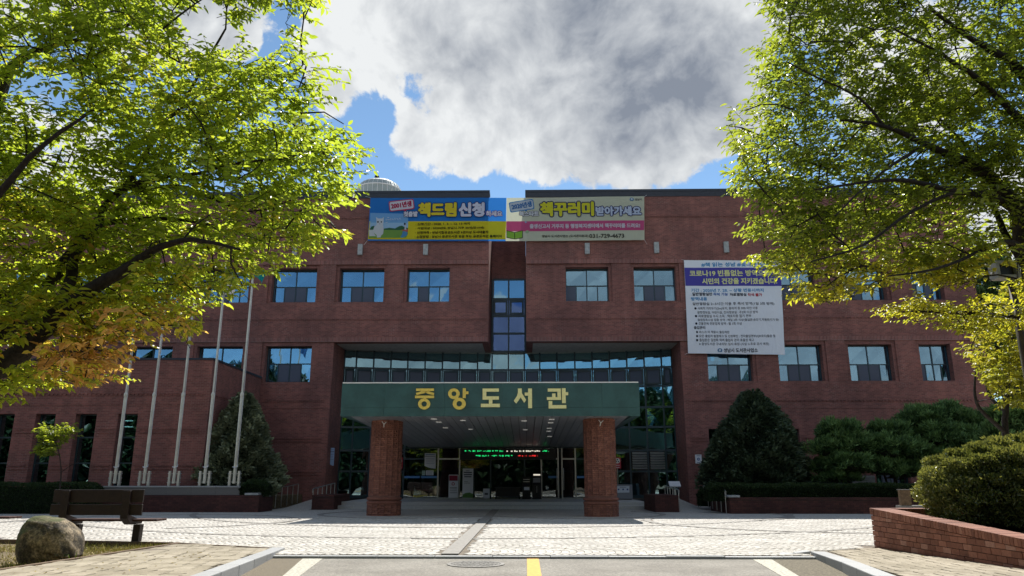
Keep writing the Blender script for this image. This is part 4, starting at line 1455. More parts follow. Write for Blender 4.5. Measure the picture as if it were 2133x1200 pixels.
ZT = ez(956); ZTOP = ez(935)
mb = MB(); mb.box(CANX0 + .3, CANX1 - .3, YE - .02, YE + .5, ZTOP + .03, CZ0 + .03); mb.build('bulkhead', M_FRAME, ent)
posts = [832, 840, 912, 957, 1022, 1093, 1128, 1163, 1171, 1199, 1222]
for px in posts:
    x = ex(px); mb = MB(); mb.box(x - .035, x + .035, YE - .05, YE + .05, 0.30, ZTOP + .028)
    mb.build('post', M_STEEL if px in (915, 912, 957, 1128, 1163, 1171, 1199) else M_FRAME, ent)
for a, b in zip(posts[:-1], posts[1:]):
    if b - a < 12:
        continue
    x0, x1 = ex(a) + .036, ex(b) - .036
    mb = MB(); mb.box(x0, x1, YE - .045, YE + .045, ZT - .04, ZT + .04); mb.build('door_head', M_STEEL if a in (912, 1128, 1171) else M_FRAME, ent)
    mb = MB(); mb.box(x0, x1, YE - .045, YE + .045, 0.301, 0.36); mb.build('threshold', M_STEEL, ent)
    mb = MB(); mb.box(x0, x1, YE - .006, YE + .006, 0.361, ZT - .041); mb.build('pane', M_PANEDOOR, ent)
    mb = MB(); mb.box(x0, x1, YE - .006, YE + .006, ZT + .041, ZTOP + .028); mb.build('pane', M_PANEDOOR, ent)
for px in (1160, 1174):
    x = ex(px); mb = MB(); mb.tube([(x, YE - .1, .75), (x, YE - .13, .85), (x, YE - .13, 1.75), (x, YE - .1, 1.85)], .018, 8); mb.build('door_handle', M_STEEL, ent)
for a, b in ((842, 874), (877, 910), (1202, 1220), (1142, 1162)):
    mb = MB(); mb.box(ex(a), ex(b), YE - .011, YE - .0075, ez(996), ez(991.5)); mb.build('safety_stripe', M_STRIPE, ent)
mb = MB(); mb.box(CANX0 - 3.4, CANX1 + 4.0, 42.0, 52, .22, .298); mb.build('lobby_floor', M_INTFLOOR, ent)
for sx in (CANX0 + .31, CANX1 - .35):
    mb = MB(); mb.box(sx, sx + .04, YE + .06, 42.4, .30, CZ0); mb.build('side_screen', M_FRAME, ent)

# ---- left single-storey wing
WX, WY, WZ = xs(-13.21), 32.75, 1.25 + (6.16 - 1.25) * 32.75 / 31
wing = thing('library_wing', 'single storey brick wing with tall narrow windows behind the flagpoles', 'brick wing', (WX - 8, WY, 0))
ww = [(-21.5 - 1.82 * 1, -20.62 - 1.82 * 1), (-21.5, -20.62), (-19.72, -18.80), (-17.85, -16.98)]
ww = [(a * 32.75 / 32.7, b * 32.75 / 32.7) for a, b in ww] + [(-25.2 - 1.85 * k, -24.3 - 1.85 * k) for k in range(5)]
mb = MB()
wz1 = at(160, 862, WY)[2]
ops = sorted((a, b, 0.55, wz1) for a, b in ww)
cur = XL
for (a, b, c, d) in ops:
    mb.box(cur, a, WY, WY + .6, -0.4, WZ); mb.box(a, b, WY, WY + .6, -0.4, c); mb.box(a, b, WY, WY + .6, d, WZ); cur = b
mb.box(cur, WX, WY, WY + .6, -0.4, WZ)
mb.build('front_wall', M_BRICK, wing)
mb = MB(); mb.box(WX - .6, WX - .002, WY + .602, YF - .002, -0.4, WZ); mb.build('side_wall', M_BRICK, wing)
mb = MB(); mb.box(XL, WX + .03, WY - .03, WY + .25, WZ + .001, WZ + .10); mb.box(WX - .25, WX + .03, WY + .252, YF - .001, WZ + .001, WZ + .10); mb.build('coping', M_CAP, wing)
mb = MB(); mb.box(XL, WX - .3, WY + .3, YF + .2, WZ - .5, WZ - .2); mb.build('roof', M_CONC, wing)
mb = MB(); mb.box(XL, WX - .61, WY + 2.8, WY + 2.9, 0, WZ - .51); mb.build('interior_wall', M_INT, wing)
lastb = XL + 8
for (a, b, c, d) in ops:
    t = .05; yg = WY + .38
    mbw = MB(); mbw.box(a, b, yg - .04, yg + .05, d - t, d); mbw.box(a, a + t, yg - .04, yg + .05, c, d - t); mbw.box(b - t, b, yg - .04, yg + .05, c, d - t)
    zr = [c, Z_(966, yg), Z_(912, yg), d - t]
    for z in zr[:3]:
        mbw.box(a + t, b - t, yg - .035, yg + .045, z, z + .06)
    w = mbw.build('window', M_FRAME, wing)
    for k in range(3):
        mbw = MB(); mbw.box(a + t, b - t, yg - .005, yg + .005, zr[k] + .06, zr[k + 1] if k < 2 else d - t); mbw.build('pane', M_PANE2, w)
    for z in (Z_(901, WY), Z_(978, WY)):
        corbel_pair(lastb + .1, a - .1, z, WY, wing)
    lastb = b
for z in (Z_(901, WY), Z_(978, WY)):
    corbel_pair(lastb + .1, WX - .35, z, WY, wing)
for (a, b) in ((XL + 10, WX - .3),):
    z = Z_(822, WY); mb = MB(); mb.box(a, b, WY - .03, WY - .001, z + .07, z + .13); x = a
    while x < b - .1:
        mb.box(x, x + .095, WY - .04, WY - .001, z, z + .068); x += .19
    mb.box(a, b, WY - .02, WY - .001, z - .42, z - .37); stuff(mb.build('dentil_course', M_BRICK, wing))
z = Z_(822, WY); mb = MB(); mb.box(WX - .001, WX + .03, WY + .3, YF - .3, z + .07, z + .13); y = WY + .3
while y < YF - .5:
    mb.box(WX - .001, WX + .04, y, y + .095, z, z + .068); y += .19
stuff(mb.build('dentil_course', M_BRICK, wing))
for k, py in enumerate((863.5, 876.5, 889.0)):
    c = at(262, py, WY + 1.6)
    mb = MB(); mb.box(c[0] - .32, c[0] + .32, c[1] - .05, c[1] + .05, c[2] - .015, c[2] + .015); mb.build('ceiling_light', M_TUBE, wing)

# ---- roof tank
dc = at(790, 400, 48.0)
dome = thing('roof_tank', 'pale green round panelled water tank with a black vent on the roof', 'water tank', (dc[0], 48.0, 14.2))
zt = at(785, 376, 48)[2]; z0 = at(785, 400, 48)[2]
prof = [(1.50, 14.2), (1.50, z0 + .10), (1.46, z0 + .14), (1.42, zt - .62), (1.30, zt - .42), (.98, zt - .22), (.5, zt - .06), (.02, zt - .0)]
mb = MB(); mb.lathe(dc[0], 48.0, prof, 28); mb.build('shell', M_DOME, dome)
for k in range(28):
    w = 2 * PI * (k + .5) / 28; c_, s_ = math.cos(w), math.sin(w)
    if s_ > .35:
        continue
    mb = MB(); mb.tube([(dc[0] + r_ * c_, 48 + r_ * s_, z_) for r_, z_ in [(1.51, 18.0)] + prof[1:6]], .018, 5); mb.build('rib', M_FLASH, dome)
mb = MB(); mb.lathe(dc[0], 48, [(1.50, z0 + .02), (1.54, z0 + .03), (1.54, z0 + .09), (1.50, z0 + .10)], 28); mb.build('girth_band', M_FLASH, dome)
vx = at(785, 370, 48)[0]
mb = MB(); mb.lathe(vx, 48, [(.16, zt - .1), (.16, zt + .30), (.13, zt + .36), (.02, zt + .38)], 14); mb.build('vent', M_BLACK, dome)

# ================================================================== FORECOURT
mb = MB(); mb.box(-8.7, 5.7, 34.25, 34.9, -.05, .152); st = struct(mb.build('entrance_steps', M_STEP, bevel=.012))
mb = MB(); mb.box(-8.45, 5.45, 34.902, 43.0, -.05, .30); mb.build('landing', M_STEP, st, bevel=.012)
for (x0, x1, nm) in ((-10.68, -9.35, 'ramp'), (6.25, 7.70, 'ramp')):
    mb = MB(); mb.hexa([(x0, 33.3, -.05), (x1, 33.3, -.05), (x1, 39.2, -.05), (x0, 39.2, -.05), (x0, 33.3, 0.003), (x1, 33.3, 0.003), (x1, 39.2, .36), (x0, 39.2, .36)])
    struct(mb.build(nm, MATS['far_paving']))


def bricks_front(mb_list, x0, x1, y, z0, z1, bw=.22, bh=.08, g_=.008, proud=.012):
    z = z0; r_ = 0
    while z + bh <= z1 + .002:
        x = x0 - (bw / 2 if r_ % 2 else 0)
        while x < x1:
            a, b = max(x, x0), min(x + bw, x1)
            if b - a > .03:
                mb_list.box(a + g_ / 2, b - g_ / 2, y - proud - RNG.uniform(0, .004), y + .02, z + g_ / 2, z + bh - g_ / 2)
            x += bw
        z += bh; r_ += 1


def bricks_side(mb_list, x, sgn, y0, y1, z0, z1, bw=.22, bh=.08, g_=.008):
    z = z0; r_ = 0
    while z + bh <= z1 + .002:
        y = y0 - (bw / 2 if r_ % 2 else 0)
        while y < y1:
            a, b = max(y, y0), min(y + bw, y1)
            if b - a > .03:
                xo = x + sgn * (.012 + RNG.uniform(0, .004))
                mb_list.box(min(x - sgn * .02, xo), max(x - sgn * .02, xo), a + g_ / 2, b - g_ / 2, z + g_ / 2, z + bh - g_ / 2)
            y += bw
        z += bh; r_ += 1


def low_wall(label, x0, x1, y0, y1, h):
    t = thing('low_wall', label, 'low wall', ((x0 + x1) / 2, y0, 0))
    mb = MB(); mb.box(x0, x1, y0, y1, -.05, h - .09); mb.build('core', M_DARKMORTAR, t)
    mb = MB(); bricks_front(mb, x0, x1, y0, .0, h - .09); bricks_side(mb, x1, 1, y0, y1, 0, h - .09); bricks_side(mb, x0, -1, y0, y1, 0, h - .09)
    stuff(mb.build('brick', M_DARKBRICK, t))
    mb = MB(); x = x0 - .02
    while x < x1:
        mb.box(x + .003, min(x + .077, x1 + .02), y0 - .02, y1, h - .088, h); x += .08
    mb.build('coping', M_DARKBRICK, t)
    return t


low_wall('low dark brick wall beside the steps left of the entrance', -9.30, -8.35, 33.55, 36.5, .62)
low_wall('low dark brick wall beside the steps right of the entrance', 5.22, 6.14, 31.3, 34.2, .66)


def handrail(label, pts, h=.86, group=None):
    p0 = pts[0]
    t = thing('handrail', label, 'handrail', tuple(p0), group)
    for p in pts:
        mb = MB(); mb.tube([p, (p[0], p[1], p[2] + h - .012)], .019, 8); mb.build('rail_post', M_STEEL, t)
    mb = MB(); top = [(p[0], p[1], p[2] + h) for p in pts]
    mb.tube([(pts[0][0], pts[0][1] - .10, pts[0][2] + h - .16), (pts[0][0], pts[0][1] - .12, pts[0][2] + h - .05)] + top, .021, 8); mb.build('rail', M_STEEL, t)


handrail('steel handrail at the outer side of the left ramp beside the ball hedge', [(-11.15 + .05 * k, 33.5 + .65 * k, .0 + .04 * k) for k in range(6)])
handrail('steel handrail behind the low wall at the left steps', [(-9.32, 33.7 + .75 * k, .02 + .045 * k) for k in range(6)])
handrail('steel handrail behind the low wall at the right steps', [(6.19, 31.4 + .6 * k, .0 + .03 * k) for k in range(6)])
handrail('steel handrail along the right ramp beside the hedge planter', [(7.76, 30.2 + .72 * k, .0 + .03 * k) for k in range(6)])


def planter(name, label, x0, x1, y0, y1, h, cut=0.0):
    t = thing(name, label, 'planter', ((x0 + x1) / 2, y0, 0))
    mb = MB(); mb.box(x0, x1, y0, y0 + .3, -.05, h - .085); mb.box(x1 - .3, x1, y0 + .301, y1, -.05, h - .085); mb.box(x0, x0 + .3, y0 + .301, y1, -.05, h - .085); mb.build('core', M_DARKMORTAR, t)
    mb = MB(); bricks_front(mb, x0, x1, y0, 0, h - .085); bricks_side(mb, x1, 1, y0, y1, 0, h - .085); bricks_side(mb, x0, -1, y0, y1, 0, h - .085)
    stuff(mb.build('brick', M_DARKBRICK, t))
    mb = MB(); x = x0 - .02
    while x < x1:
        mb.box(x + .003, min(x + .077, x1 + .02), y0 - .02, y0 + .3, h - .083, h); x += .08
    mb.build('coping', M_DARKBRICK, t)
    mb = MB(); mb.box(x0 + .3, x1 - .3, y0 + .3, y1, -.05, h - .12); mb.build('soil', M_SOIL, t)
    return t


PLY = 30.9
plL = planter('brick_planter', 'long dark brick planter under the flagpoles', -21.5, -10.72, PLY, 32.6, .66)
gl = thing('granite_plinth', 'grey granite plinth carrying the five flagpoles', 'plinth', (-15.3, PLY + .3, .66))
gx0, gx1 = at(195, 1020, PLY + .3)[0], at(500, 1020, PLY + .3)[0]
nb = 6
for k in range(nb):
    a = gx0 + (gx1 - gx0) * k / nb; b = gx0 + (gx1 - gx0) * (k + 1) / nb
    mb = MB(); mb.box(a + .003, b - .003, PLY + .30, PLY + 1.5, .55, .955); mb.build('granite_block', M_GRANITED, gl)
    mb = MB(); mb.box(a + .003, b - .003, PLY + .26, PLY + 1.52, .957, 1.01); mb.build('cap_slab', M_GRANITE, gl, bevel=.008)
PRY = 29.9
plR = planter('brick_planter', 'long dark brick planter with a clipped hedge in front of the pines', 7.84, 24.0, PRY, 33.0, .60)
for X0, X1, Y0, zz, nm in ((at(510, 1036, PLY)[0], at(538, 1036, PLY)[0], PLY - .06, .66, 'left planter beside the ball hedge'), (at(1516, 1040, PRY)[0], at(1541, 1040, PRY)[0], PRY - .06, .60, 'right planter beside the handrail')):
    o = MB().box(X0, X1, Y0, Y0 + .4, zz + .002, zz + .085).build('stone_slab', M_CONC, bevel=.01)
    o['label'] = 'small pale stone slab lying on the ' + nm; o['category'] = 'stone slab'

# ---- flagpoles
PY = PLY + .75
PXS = [238, 299, 361, 425, 487]


def flagpole(px, label):
    c = at(px, 1012, PY); x = c[0]; z = 1.012
    t = thing('flagpole', label, 'flagpole', (x, PY, z), 'steel flagpoles on the granite plinth')
    zj = at(px, 822, PY)[2]
    mb = MB(); mb.tube([(x, PY, z + .10), (x, PY, zj)], .068, 12); mb.build('lower_tube', M_BRASSY, t, smooth=False)
    mb = MB(); mb.lathe(x, PY, [(.072, zj - .10), (.085, zj - .05), (.085, zj + .02), (.05, zj + .10)], 12); mb.build('collar', M_BRASSY, t)
    mb = MB(); mb.tube([(x, PY, zj + .08), (x, PY, 10.5)], [.047, .032], 10); mb.build('upper_tube', M_BRASSY, t)
    mb = MB(); mb.lathe(x, PY, [(.03, 10.5), (.075, 10.56), (.085, 10.62), (.06, 10.69), (.01, 10.72)], 10); mb.build('finial', M_GOLD, t)
    for s in (-1, 1):
        mb = MB(); mb.box(x + s * .19 - .045, x + s * .19 + .045, PY - .06, PY + .06, z, z + .60); mb.build('support_post', M_BRASSY, t, bevel=.01)
        mb = MB()
        for zb in (.14, .32, .50):
            mb.tube([(x + s * .235, PY, z + zb), (x + s * .285, PY, z + zb)], .016, 6)
        mb.build('bolt', M_STEEL, t)
    mb = MB(); mb.box(x - .145, x + .145, PY - .012, PY + .012, z + .14, z + .17); mb.build('cross_bolt', M_STEEL, t)
    mb = MB(); mb.box(x - .145, x + .145, PY - .012, PY + .012, z + .48, z + .51); mb.build('cross_bolt', M_STEEL, t)
    mb = MB(); mb.tube([(x + .085, PY - .05, z + .78), (x + .095, PY - .05, zj), (x + .06, PY - .04, 10.4)], .007, 5); mb.build('halyard', M_PRINTWHITE, t)
    mb = MB(); mb.tube([(x - .10, PY - .05, z + .77), (x + .02, PY - .085, z + .74), (x + .11, PY - .05, z + .79), (x + .12, PY - .05, z + .86)], .022, 6); mb.build('rope_knot', M_PRINTWHITE, t)
    return t


nms = ['first flagpole from the left, in front of a narrow window', 'second flagpole from the left on the granite plinth', 'middle flagpole of the five on the granite plinth', 'fourth flagpole from the left, beside the conical juniper', 'rightmost flagpole, standing in front of the conical juniper']
for px, l in zip(PXS, nms):
    flagpole(px, l)


def flag(px, label, material, zt_, w=.5, h=1.3):
    x = at(px, 1012, PY)[0] + .06
    mb = MB(); n, k = 10, 8
    G = {}
    for i in range(n + 1):
        for j in range(k + 1):
            u, v = i / n, j / k
            G[i, j] = (x + w * u * (1 - .25 * v), PY + .09 * math.sin(u * 9 + v) * (0.3 + v), zt_ - h * v - .35 * u * u)
    for i in range(n):
        for j in range(k):
            mb.quad(G[i, j], G[i, j + 1], G[i + 1, j + 1], G[i + 1, j])
    o = mb.build('flag', material)
    o['label'] = label; o['category'] = 'flag'
    sd = o.modifiers.new('thickness', 'SOLIDIFY'); sd.thickness = .006
    return o


flag(487, 'teal flag hanging limp from the rightmost flagpole behind the leaves', cloth_mat('teal_cloth', (0.03, 0.34, 0.36)), 10.5, h=.5)
flag(425, 'white flag hanging limp from the flagpole beside the juniper', cloth_mat('white_cloth', (0.72, 0.72, 0.74)), 10.1, h=.9)
flag(361, 'blue flag hanging limp from the middle flagpole behind the leaves', cloth_mat('blue_cloth', (0.08, 0.20, 0.45)), 10.1, h=.9)


# ================================================================== PRINT AND LETTERING
_GLY = {}


def glyphs(body):
    """Flat outline of a string as (verts 2D normalised to its own box, faces, aspect)."""
    if body not in _GLY:
        cu = bpy.data.curves.new('lettering', 'FONT'); cu.body = body; cu.resolution_u = 2; cu.fill_mode = 'FRONT'
        ob = bpy.data.objects.new('lettering', cu); COL.objects.link(ob)
        me = bpy.data.meshes.new_from_object(ob.evaluated_get(bpy.context.evaluated_depsgraph_get()))
        v = np.array([(p.co.x, p.co.y) for p in me.vertices]); f = [tuple(p.vertices) for p in me.polygons]
        bpy.data.objects.remove(ob); bpy.data.curves.remove(cu); bpy.data.meshes.remove(me)
        lo, hi = v.min(0), v.max(0)
        _GLY[body] = ((v - lo) / (hi - lo), f)
    return _GLY[body]


PRINTS = {}


def ink(col, cloth=True, trans=0.32):
    k = (tuple(round(c, 3) for c in col), cloth, trans)
    if k not in PRINTS:
        nm = 'print_%02d' % len(PRINTS)
        PRINTS[k] = cloth_mat(nm, col, trans) if cloth else mat(nm, col, .6)
    return PRINTS[k]


class Sheet:
    """A hanging cloth or flat board: a plane at distance Y with a warp function; prints follow the warp."""

    def __init__(self, Y, warp, uv, cloth=True):
        self.Y, self.warp, self.uv, self.cloth = Y, warp, uv, cloth
        self.layer = 0
        self.trans = 0.32

    def pt(self, u, v):
        px, py = self.uv(u, v)
        p = at(px, py, self.Y)
        return p[0], p[2]

    def grid(self, name, parent, quad, col, n=24, m=8, material=None, lift=None):
        """quad: four (u,v) corners TL, TR, BR, BL."""
        c = [self.pt(*q) for q in quad]
        self.layer += 1
        dy = 0.0022 * self.layer if lift is None else lift
        mb = MB()
        G = {}
        for i in range(n + 1):
            for j in range(m + 1):
                s, t = i / n, j / m
                x = (c[0][0] * (1 - s) + c[1][0] * s) * (1 - t) + (c[3][0] * (1 - s) + c[2][0] * s) * t
                z = (c[0][1] * (1 - s) + c[1][1] * s) * (1 - t) + (c[3][1] * (1 - s) + c[2][1] * s) * t
                G[i, j] = (x, self.Y - dy + self.warp(x, z), z)
        for i in range(n):
            for j in range(m):
                mb.quad(G[i, j], G[i, j + 1], G[i + 1, j + 1], G[i + 1, j])
        return mb.build(name, material or ink(col, self.cloth, self.trans), parent)

    def shape(self, name, parent, pts, col, lift=None):
        self.layer += 1
        dy = 0.0022 * self.layer if lift is None else lift
        mb = MB(); P = [self.pt(*p) for p in pts]
        mb.v = [(x, self.Y - dy + self.warp(x, z), z) for x, z in P]; mb.f = [tuple(reversed(range(len(P))))]
        return mb.build(name, ink(col, self.cloth, self.trans), parent)

    def text(self, parent, body, box, col, bold=0.0, outline=None, ow=0.0, rot=0.0):
        """Fit the string into the box (u0,v0,u1,v1); bold / ow dilate it (metres)."""
        v, f = glyphs(body)
        u0, v0, u1, v1 = box
        a = self.pt(u0, v1); b = self.pt(u1, v0)
        cx, cz = (a[0] + b[0]) / 2, (a[1] + b[1]) / 2

        def put(rad, colr, k, lay):
            dy0 = 0.0022 * (self.layer + lay)
            mb = MB()
            offs = [(0, 0)] if rad <= 0 else [(rad * math.cos(2 * PI * i / k), rad * math.sin(2 * PI * i / k)) for i in range(k)] + [(0, 0)]
            cr, sr = math.cos(rot), math.sin(rot)
            for oi, (ox, oz) in enumerate(offs):
                x = a[0] + v[:, 0] * (b[0] - a[0]) - cx; z = a[1] + v[:, 1] * (b[1] - a[1]) - cz
                X = cx + x * cr - z * sr + ox; Z = cz + x * sr + z * cr + oz
                i0 = len(mb.v)
                mb.v += [(xx, self.Y - dy0 - oi * .00009 + self.warp(xx, zz_), zz_) for xx, zz_ in zip(X, Z)]
                mb.f += [tuple(i0 + q for q in reversed(p)) for p in f]
            return mb.build('lettering', ink(colr, self.cloth, self.trans), parent)
        if outline:
            put(ow + bold, outline, 10, 2)
        return put(bold, col, 6 if bold > .012 else 4, 3)


def bubble(sh, parent, box, fill, edge, rot=0.0, tail=None):
    u0, v0, u1, v1 = box
    cx, cy, hw, hh = (u0 + u1) / 2, (v0 + v1) / 2, (u1 - u0) / 2, (v1 - v0) / 2

    def ringp(g_):
        pts = []; r = hh * .38
        for qx, qy, a0 in ((1, -1, -90), (1, 1, 0), (-1, 1, 90), (-1, -1, 180)):
            for k in range(5):
                w = math.radians(a0 + 90 * k / 4)
                x = qx * (hw + g_ - r) + r * math.cos(w); y = qy * (hh + g_ - r) + r * math.sin(w)
                pts.append((cx + x * math.cos(rot) - y * math.sin(rot), cy + x * math.sin(rot) + y * math.cos(rot)))
        return pts
    sh.shape('speech_bubble', parent, ringp(11), edge)
    if tail:
        sh.shape('speech_bubble', parent, tail, edge)
    sh.shape('speech_bubble', parent, ringp(0), fill)


def ties(parent, corners, ends, Y, r=.007):
    for c, e in zip(corners, ends):
        p = at(*c, Y); q = at(*e, Y)
        mb = MB(); mb.tube([tuple(p), (q[0], YF - .03, q[2])], r, 5); mb.build('tie_cord', M_PRINTWHITE, parent)


def logo(sh, parent, cx, cy, r, col):
    """City emblem: a small outlined flower of scallops over a wave."""
    for k in range(5):
        w = PI * (1.0 + k / 4)
        pts = []
        for q in range(9):
            a = 2 * PI * q / 8
            pts.append((cx + r * .62 * math.cos(w) + r * .42 * math.cos(a), cy + r * .55 * math.sin(w) * .9 + r * .38 * math.sin(a)))
        sh.shape('emblem', parent, pts[:-1], col)
    sh.shape('emblem', parent, [(cx + r * .55 * math.cos(2 * PI * k / 12), cy - r * .12 + r * .42 * math.sin(2 * PI * k / 12)) for k in range(12)], (0.62, 0.66, 0.66))
    sh.shape('emblem', parent, [(cx - r, cy + r * .15), (cx - r * .3, cy + r * .5), (cx + r * .4, cy + r * .35), (cx + r, cy + r * .2), (cx + r * .7, cy + r * .75), (cx - r * .6, cy + r * .75)], col)


YB = YF - 0.20
wv1 = lambda x, z: .020 * math.sin(x * .8 + .5) + .004 * math.sin(x * 1.9 + z * .6)
NAVY = (0.020, 0.022, 0.13)
# ---- blue and yellow banner
ban = thing('banner', 'blue and yellow banner with a white cat picture, stretched under the left parapet', 'banner', tuple(at(912, 456, YB)))
sh = Sheet(YB, wv1, lambda u, v: (750 + u / 6.881, 400 + v / 6.881))
sh.grid('cloth', ban, [(150, 84), (2097, 84), (2085, 706), (108, 700)], (0.035, 0.20, 0.60), 40, 8, lift=0)
sh.layer = 2
sh.grid('printed_panel', ban, [(137, 418), (2095, 420), (2086, 682), (112, 678)], (0.72, 0.60, 0.035), 40, 6)
sh.grid('picture_sky', ban, [(148, 300), (690, 310), (686, 560), (140, 560)], (0.20, 0.42, 0.72), 8, 4)
sh.grid('picture_sky', ban, [(145, 440), (688, 440), (686, 560), (140, 560)], (0.36, 0.56, 0.76), 8, 3)
sh.shape('picture_hills', ban, [(142, 530), (165, 495), (200, 485), (235, 520), (340, 525), (420, 512), (500, 522), (560, 490), (600, 482), (640, 505), (688, 515), (686, 560), (140, 560)], (0.05, 0.15, 0.08))
sh.shape('picture_field', ban, [(135, 545), (687, 545), (684, 600), (660, 655), (128, 660)], (0.20, 0.36, 0.09))
sh.shape('picture_page', ban, [(132, 545), (340, 535), (470, 630), (130, 635)], (0.62, 0.65, 0.68))
sh.shape('picture_page', ban, [(580, 545), (680, 560), (675, 620), (610, 655), (520, 640)], (0.10, 0.28, 0.50))
sh.shape('picture_page', ban, [(575, 545), (690, 530), (684, 575)], (0.50, 0.14, 0.12))
sh.shape('picture_girl', ban, [(630, 452), (655, 452), (660, 490), (662, 540), (636, 542), (640, 490)], (0.60, 0.58, 0.62))
sh.shape('picture_girl', ban, [(628, 448), (642, 440), (655, 452), (648, 475), (630, 470)], (0.03, 0.03, 0.04))
sh.shape('picture_cat', ban, [(232, 362), (262, 382), (318, 380), (340, 358), (338, 420), (330, 470), (340, 540), (332, 600), (300, 630), (296, 652), (244, 655), (238, 620), (205, 590), (190, 545), (205, 500), (240, 470), (236, 420)], (0.64, 0.66, 0.70))
for cx_, cy_, r_ in ((258, 431, 13), (307, 431, 11)):
    sh.shape('picture_cat_eye', ban, [(cx_ + r_ * math.cos(2 * PI * k / 10), cy_ + r_ * math.sin(2 * PI * k / 10)) for k in range(10)], (0.04, 0.05, 0.06))
sh.shape('picture_cat_nose', ban, [(274, 455), (292, 455), (283, 468)], (0.45, 0.25, 0.25))
for pts in ([(372, 385), (378, 410)], [(390, 365), (420, 372)], [(392, 395), (430, 400)], [(440, 380), (445, 410)], [(460, 385), (480, 405)], [(500, 375), (505, 405)], [(525, 380), (550, 400)], [(570, 370), (575, 400)], [(365, 440), (400, 436)]):
    (a0, b0), (a1, b1) = pts
    dx, dy = a1 - a0, b1 - b0; L = math.hypot(dx, dy); nx_, ny_ = -dy / L * 4, dx / L * 4
    sh.shape('picture_brush_stroke', ban, [(a0 + nx_, b0 + ny_), (a1 + nx_, b1 + ny_), (a1 - nx_, b1 - ny_), (a0 - nx_, b0 - ny_)], (0.66, 0.70, 0.76))
bubble(sh, ban, (428, 130, 765, 255), (0.66, 0.66, 0.74), (0.55, 0.05, 0.13), rot=-.11, tail=[(600, 250), (680, 235), (655, 290)])
sh.text(ban, '2001년생', (447, 150, 737, 228), (0.42, 0.03, 0.09), .018, rot=.14)
sh.text(ban, '첫출발', (628, 284, 826, 356), (0.66, 0.66, 0.74), .018, NAVY, .02)
sh.text(ban, '책드림', (842, 165, 1375, 352), (0.74, 0.60, 0.05), .055, NAVY, .035)
sh.text(ban, '신청', (1425, 165, 1775, 352), (0.66, 0.66, 0.78), .055, NAVY, .035)
sh.text(ban, '하세요', (1808, 280, 2035, 354), (0.72, 0.70, 0.80), .02, (0.16, 0.04, 0.26), .024)
for body, box in (('· 신청기간 : 2020. 1. 2. ~ 12. 13 까지', (797, 443, 1575, 482)), ('· 사업대상 : 2020년도 성남시 거주 20세(만19세)', (797, 502, 1778, 545)),
                  ('· 신청자격 : 성남시립공공도서관 6권이상 도서대출자', (792, 562, 1840, 606)), ('· 신청방법 : 성남시 공공도서관 방문 또는 공공도서관 홈페이지', (786, 620, 2030, 664))):
    sh.text(ban, body, box, (0.04, 0.035, 0.02), .006)
ties(ban, [(771.5, 411.5), (765.5, 501)], [(760, 407), (756, 509)], YB)
# ---- cream banner
ban = thing('banner', 'cream and pink banner with yellow headline and phone number under the right parapet', 'banner', tuple(at(1200, 456, YB)))
sh = Sheet(YB, wv1, lambda u, v: (1040 + u / 6.666, 400 + v / 6.666))
CREAM = (0.58, 0.60, 0.475)
sh.grid('cloth', ban, [(103, 82), (2012, 60), (2016, 668), (88, 682)], CREAM, 40, 8, lift=0)
sh.layer = 2
sh.grid('printed_panel', ban, [(98, 408), (2012, 396), (2010, 532), (96, 548)], (0.56, 0.10, 0.24), 40, 3)
sh.shape('printed_leaf', ban, [(350, 415), (372, 405), (388, 420), (360, 432)], (0.25, 0.40, 0.62))
sh.shape('printed_leaf', ban, [(360, 545), (390, 530), (420, 545), (400, 575), (365, 570)], (0.36, 0.50, 0.30))
bubble(sh, ban, (150, 130, 470, 252), (0.56, 0.60, 0.66), (0.05, 0.22, 0.52), rot=-.16, tail=[(330, 245), (400, 230), (375, 275)])
sh.text(ban, '2020년생', (172, 150, 448, 226), (0.05, 0.17, 0.42), .016, rot=.17)
sh.text(ban, '북스타트', (282, 268, 545, 338), (0.66, 0.66, 0.70), .018, (0.03, 0.03, 0.06), .022)
sh.text(ban, '책꾸러미', (578, 145, 1300, 330), (0.66, 0.62, 0.05), .055, NAVY, .055)
sh.text(ban, '받아가세요', (1345, 205, 1962, 328), (0.52, 0.58, 0.72), .032, NAVY, .04)
sh.text(ban, '출생신고시 거주지 동 행정복지센터에서 책꾸러미를 드려요!', (425, 438, 1950, 506), (0.64, 0.58, 0.66), .013)
sh.text(ban, '성남시 도서관사업소 (도서관지원과)', (592, 592, 1235, 638), (0.04, 0.04, 0.04), .004)
sh.text(ban, '031-729-4673', (1252, 584, 1730, 640), (0.04, 0.04, 0.04), .008)
sh.text(ban, '성남시', (1884, 90, 1976, 122), (0.10, 0.11, 0.13), .004)
logo(sh, ban, 1838, 105, 28, (0.06, 0.20, 0.42))
# open green book printed beside the headline
sh.shape('printed_book', ban, [(100, 535), (214, 560), (326, 535), (326, 640), (214, 660), (100, 640)], (0.04, 0.05, 0.03))
sh.shape('printed_book', ban, [(108, 545), (209, 568), (209, 650), (108, 632)], (0.30, 0.56, 0.08))
sh.shape('printed_book', ban, [(219, 568), (318, 545), (318, 632), (219, 650)], (0.30, 0.56, 0.08))
ties(ban, [(1342, 409.5), (1342.5, 500)], [(1348, 404), (1349, 507)], YB)
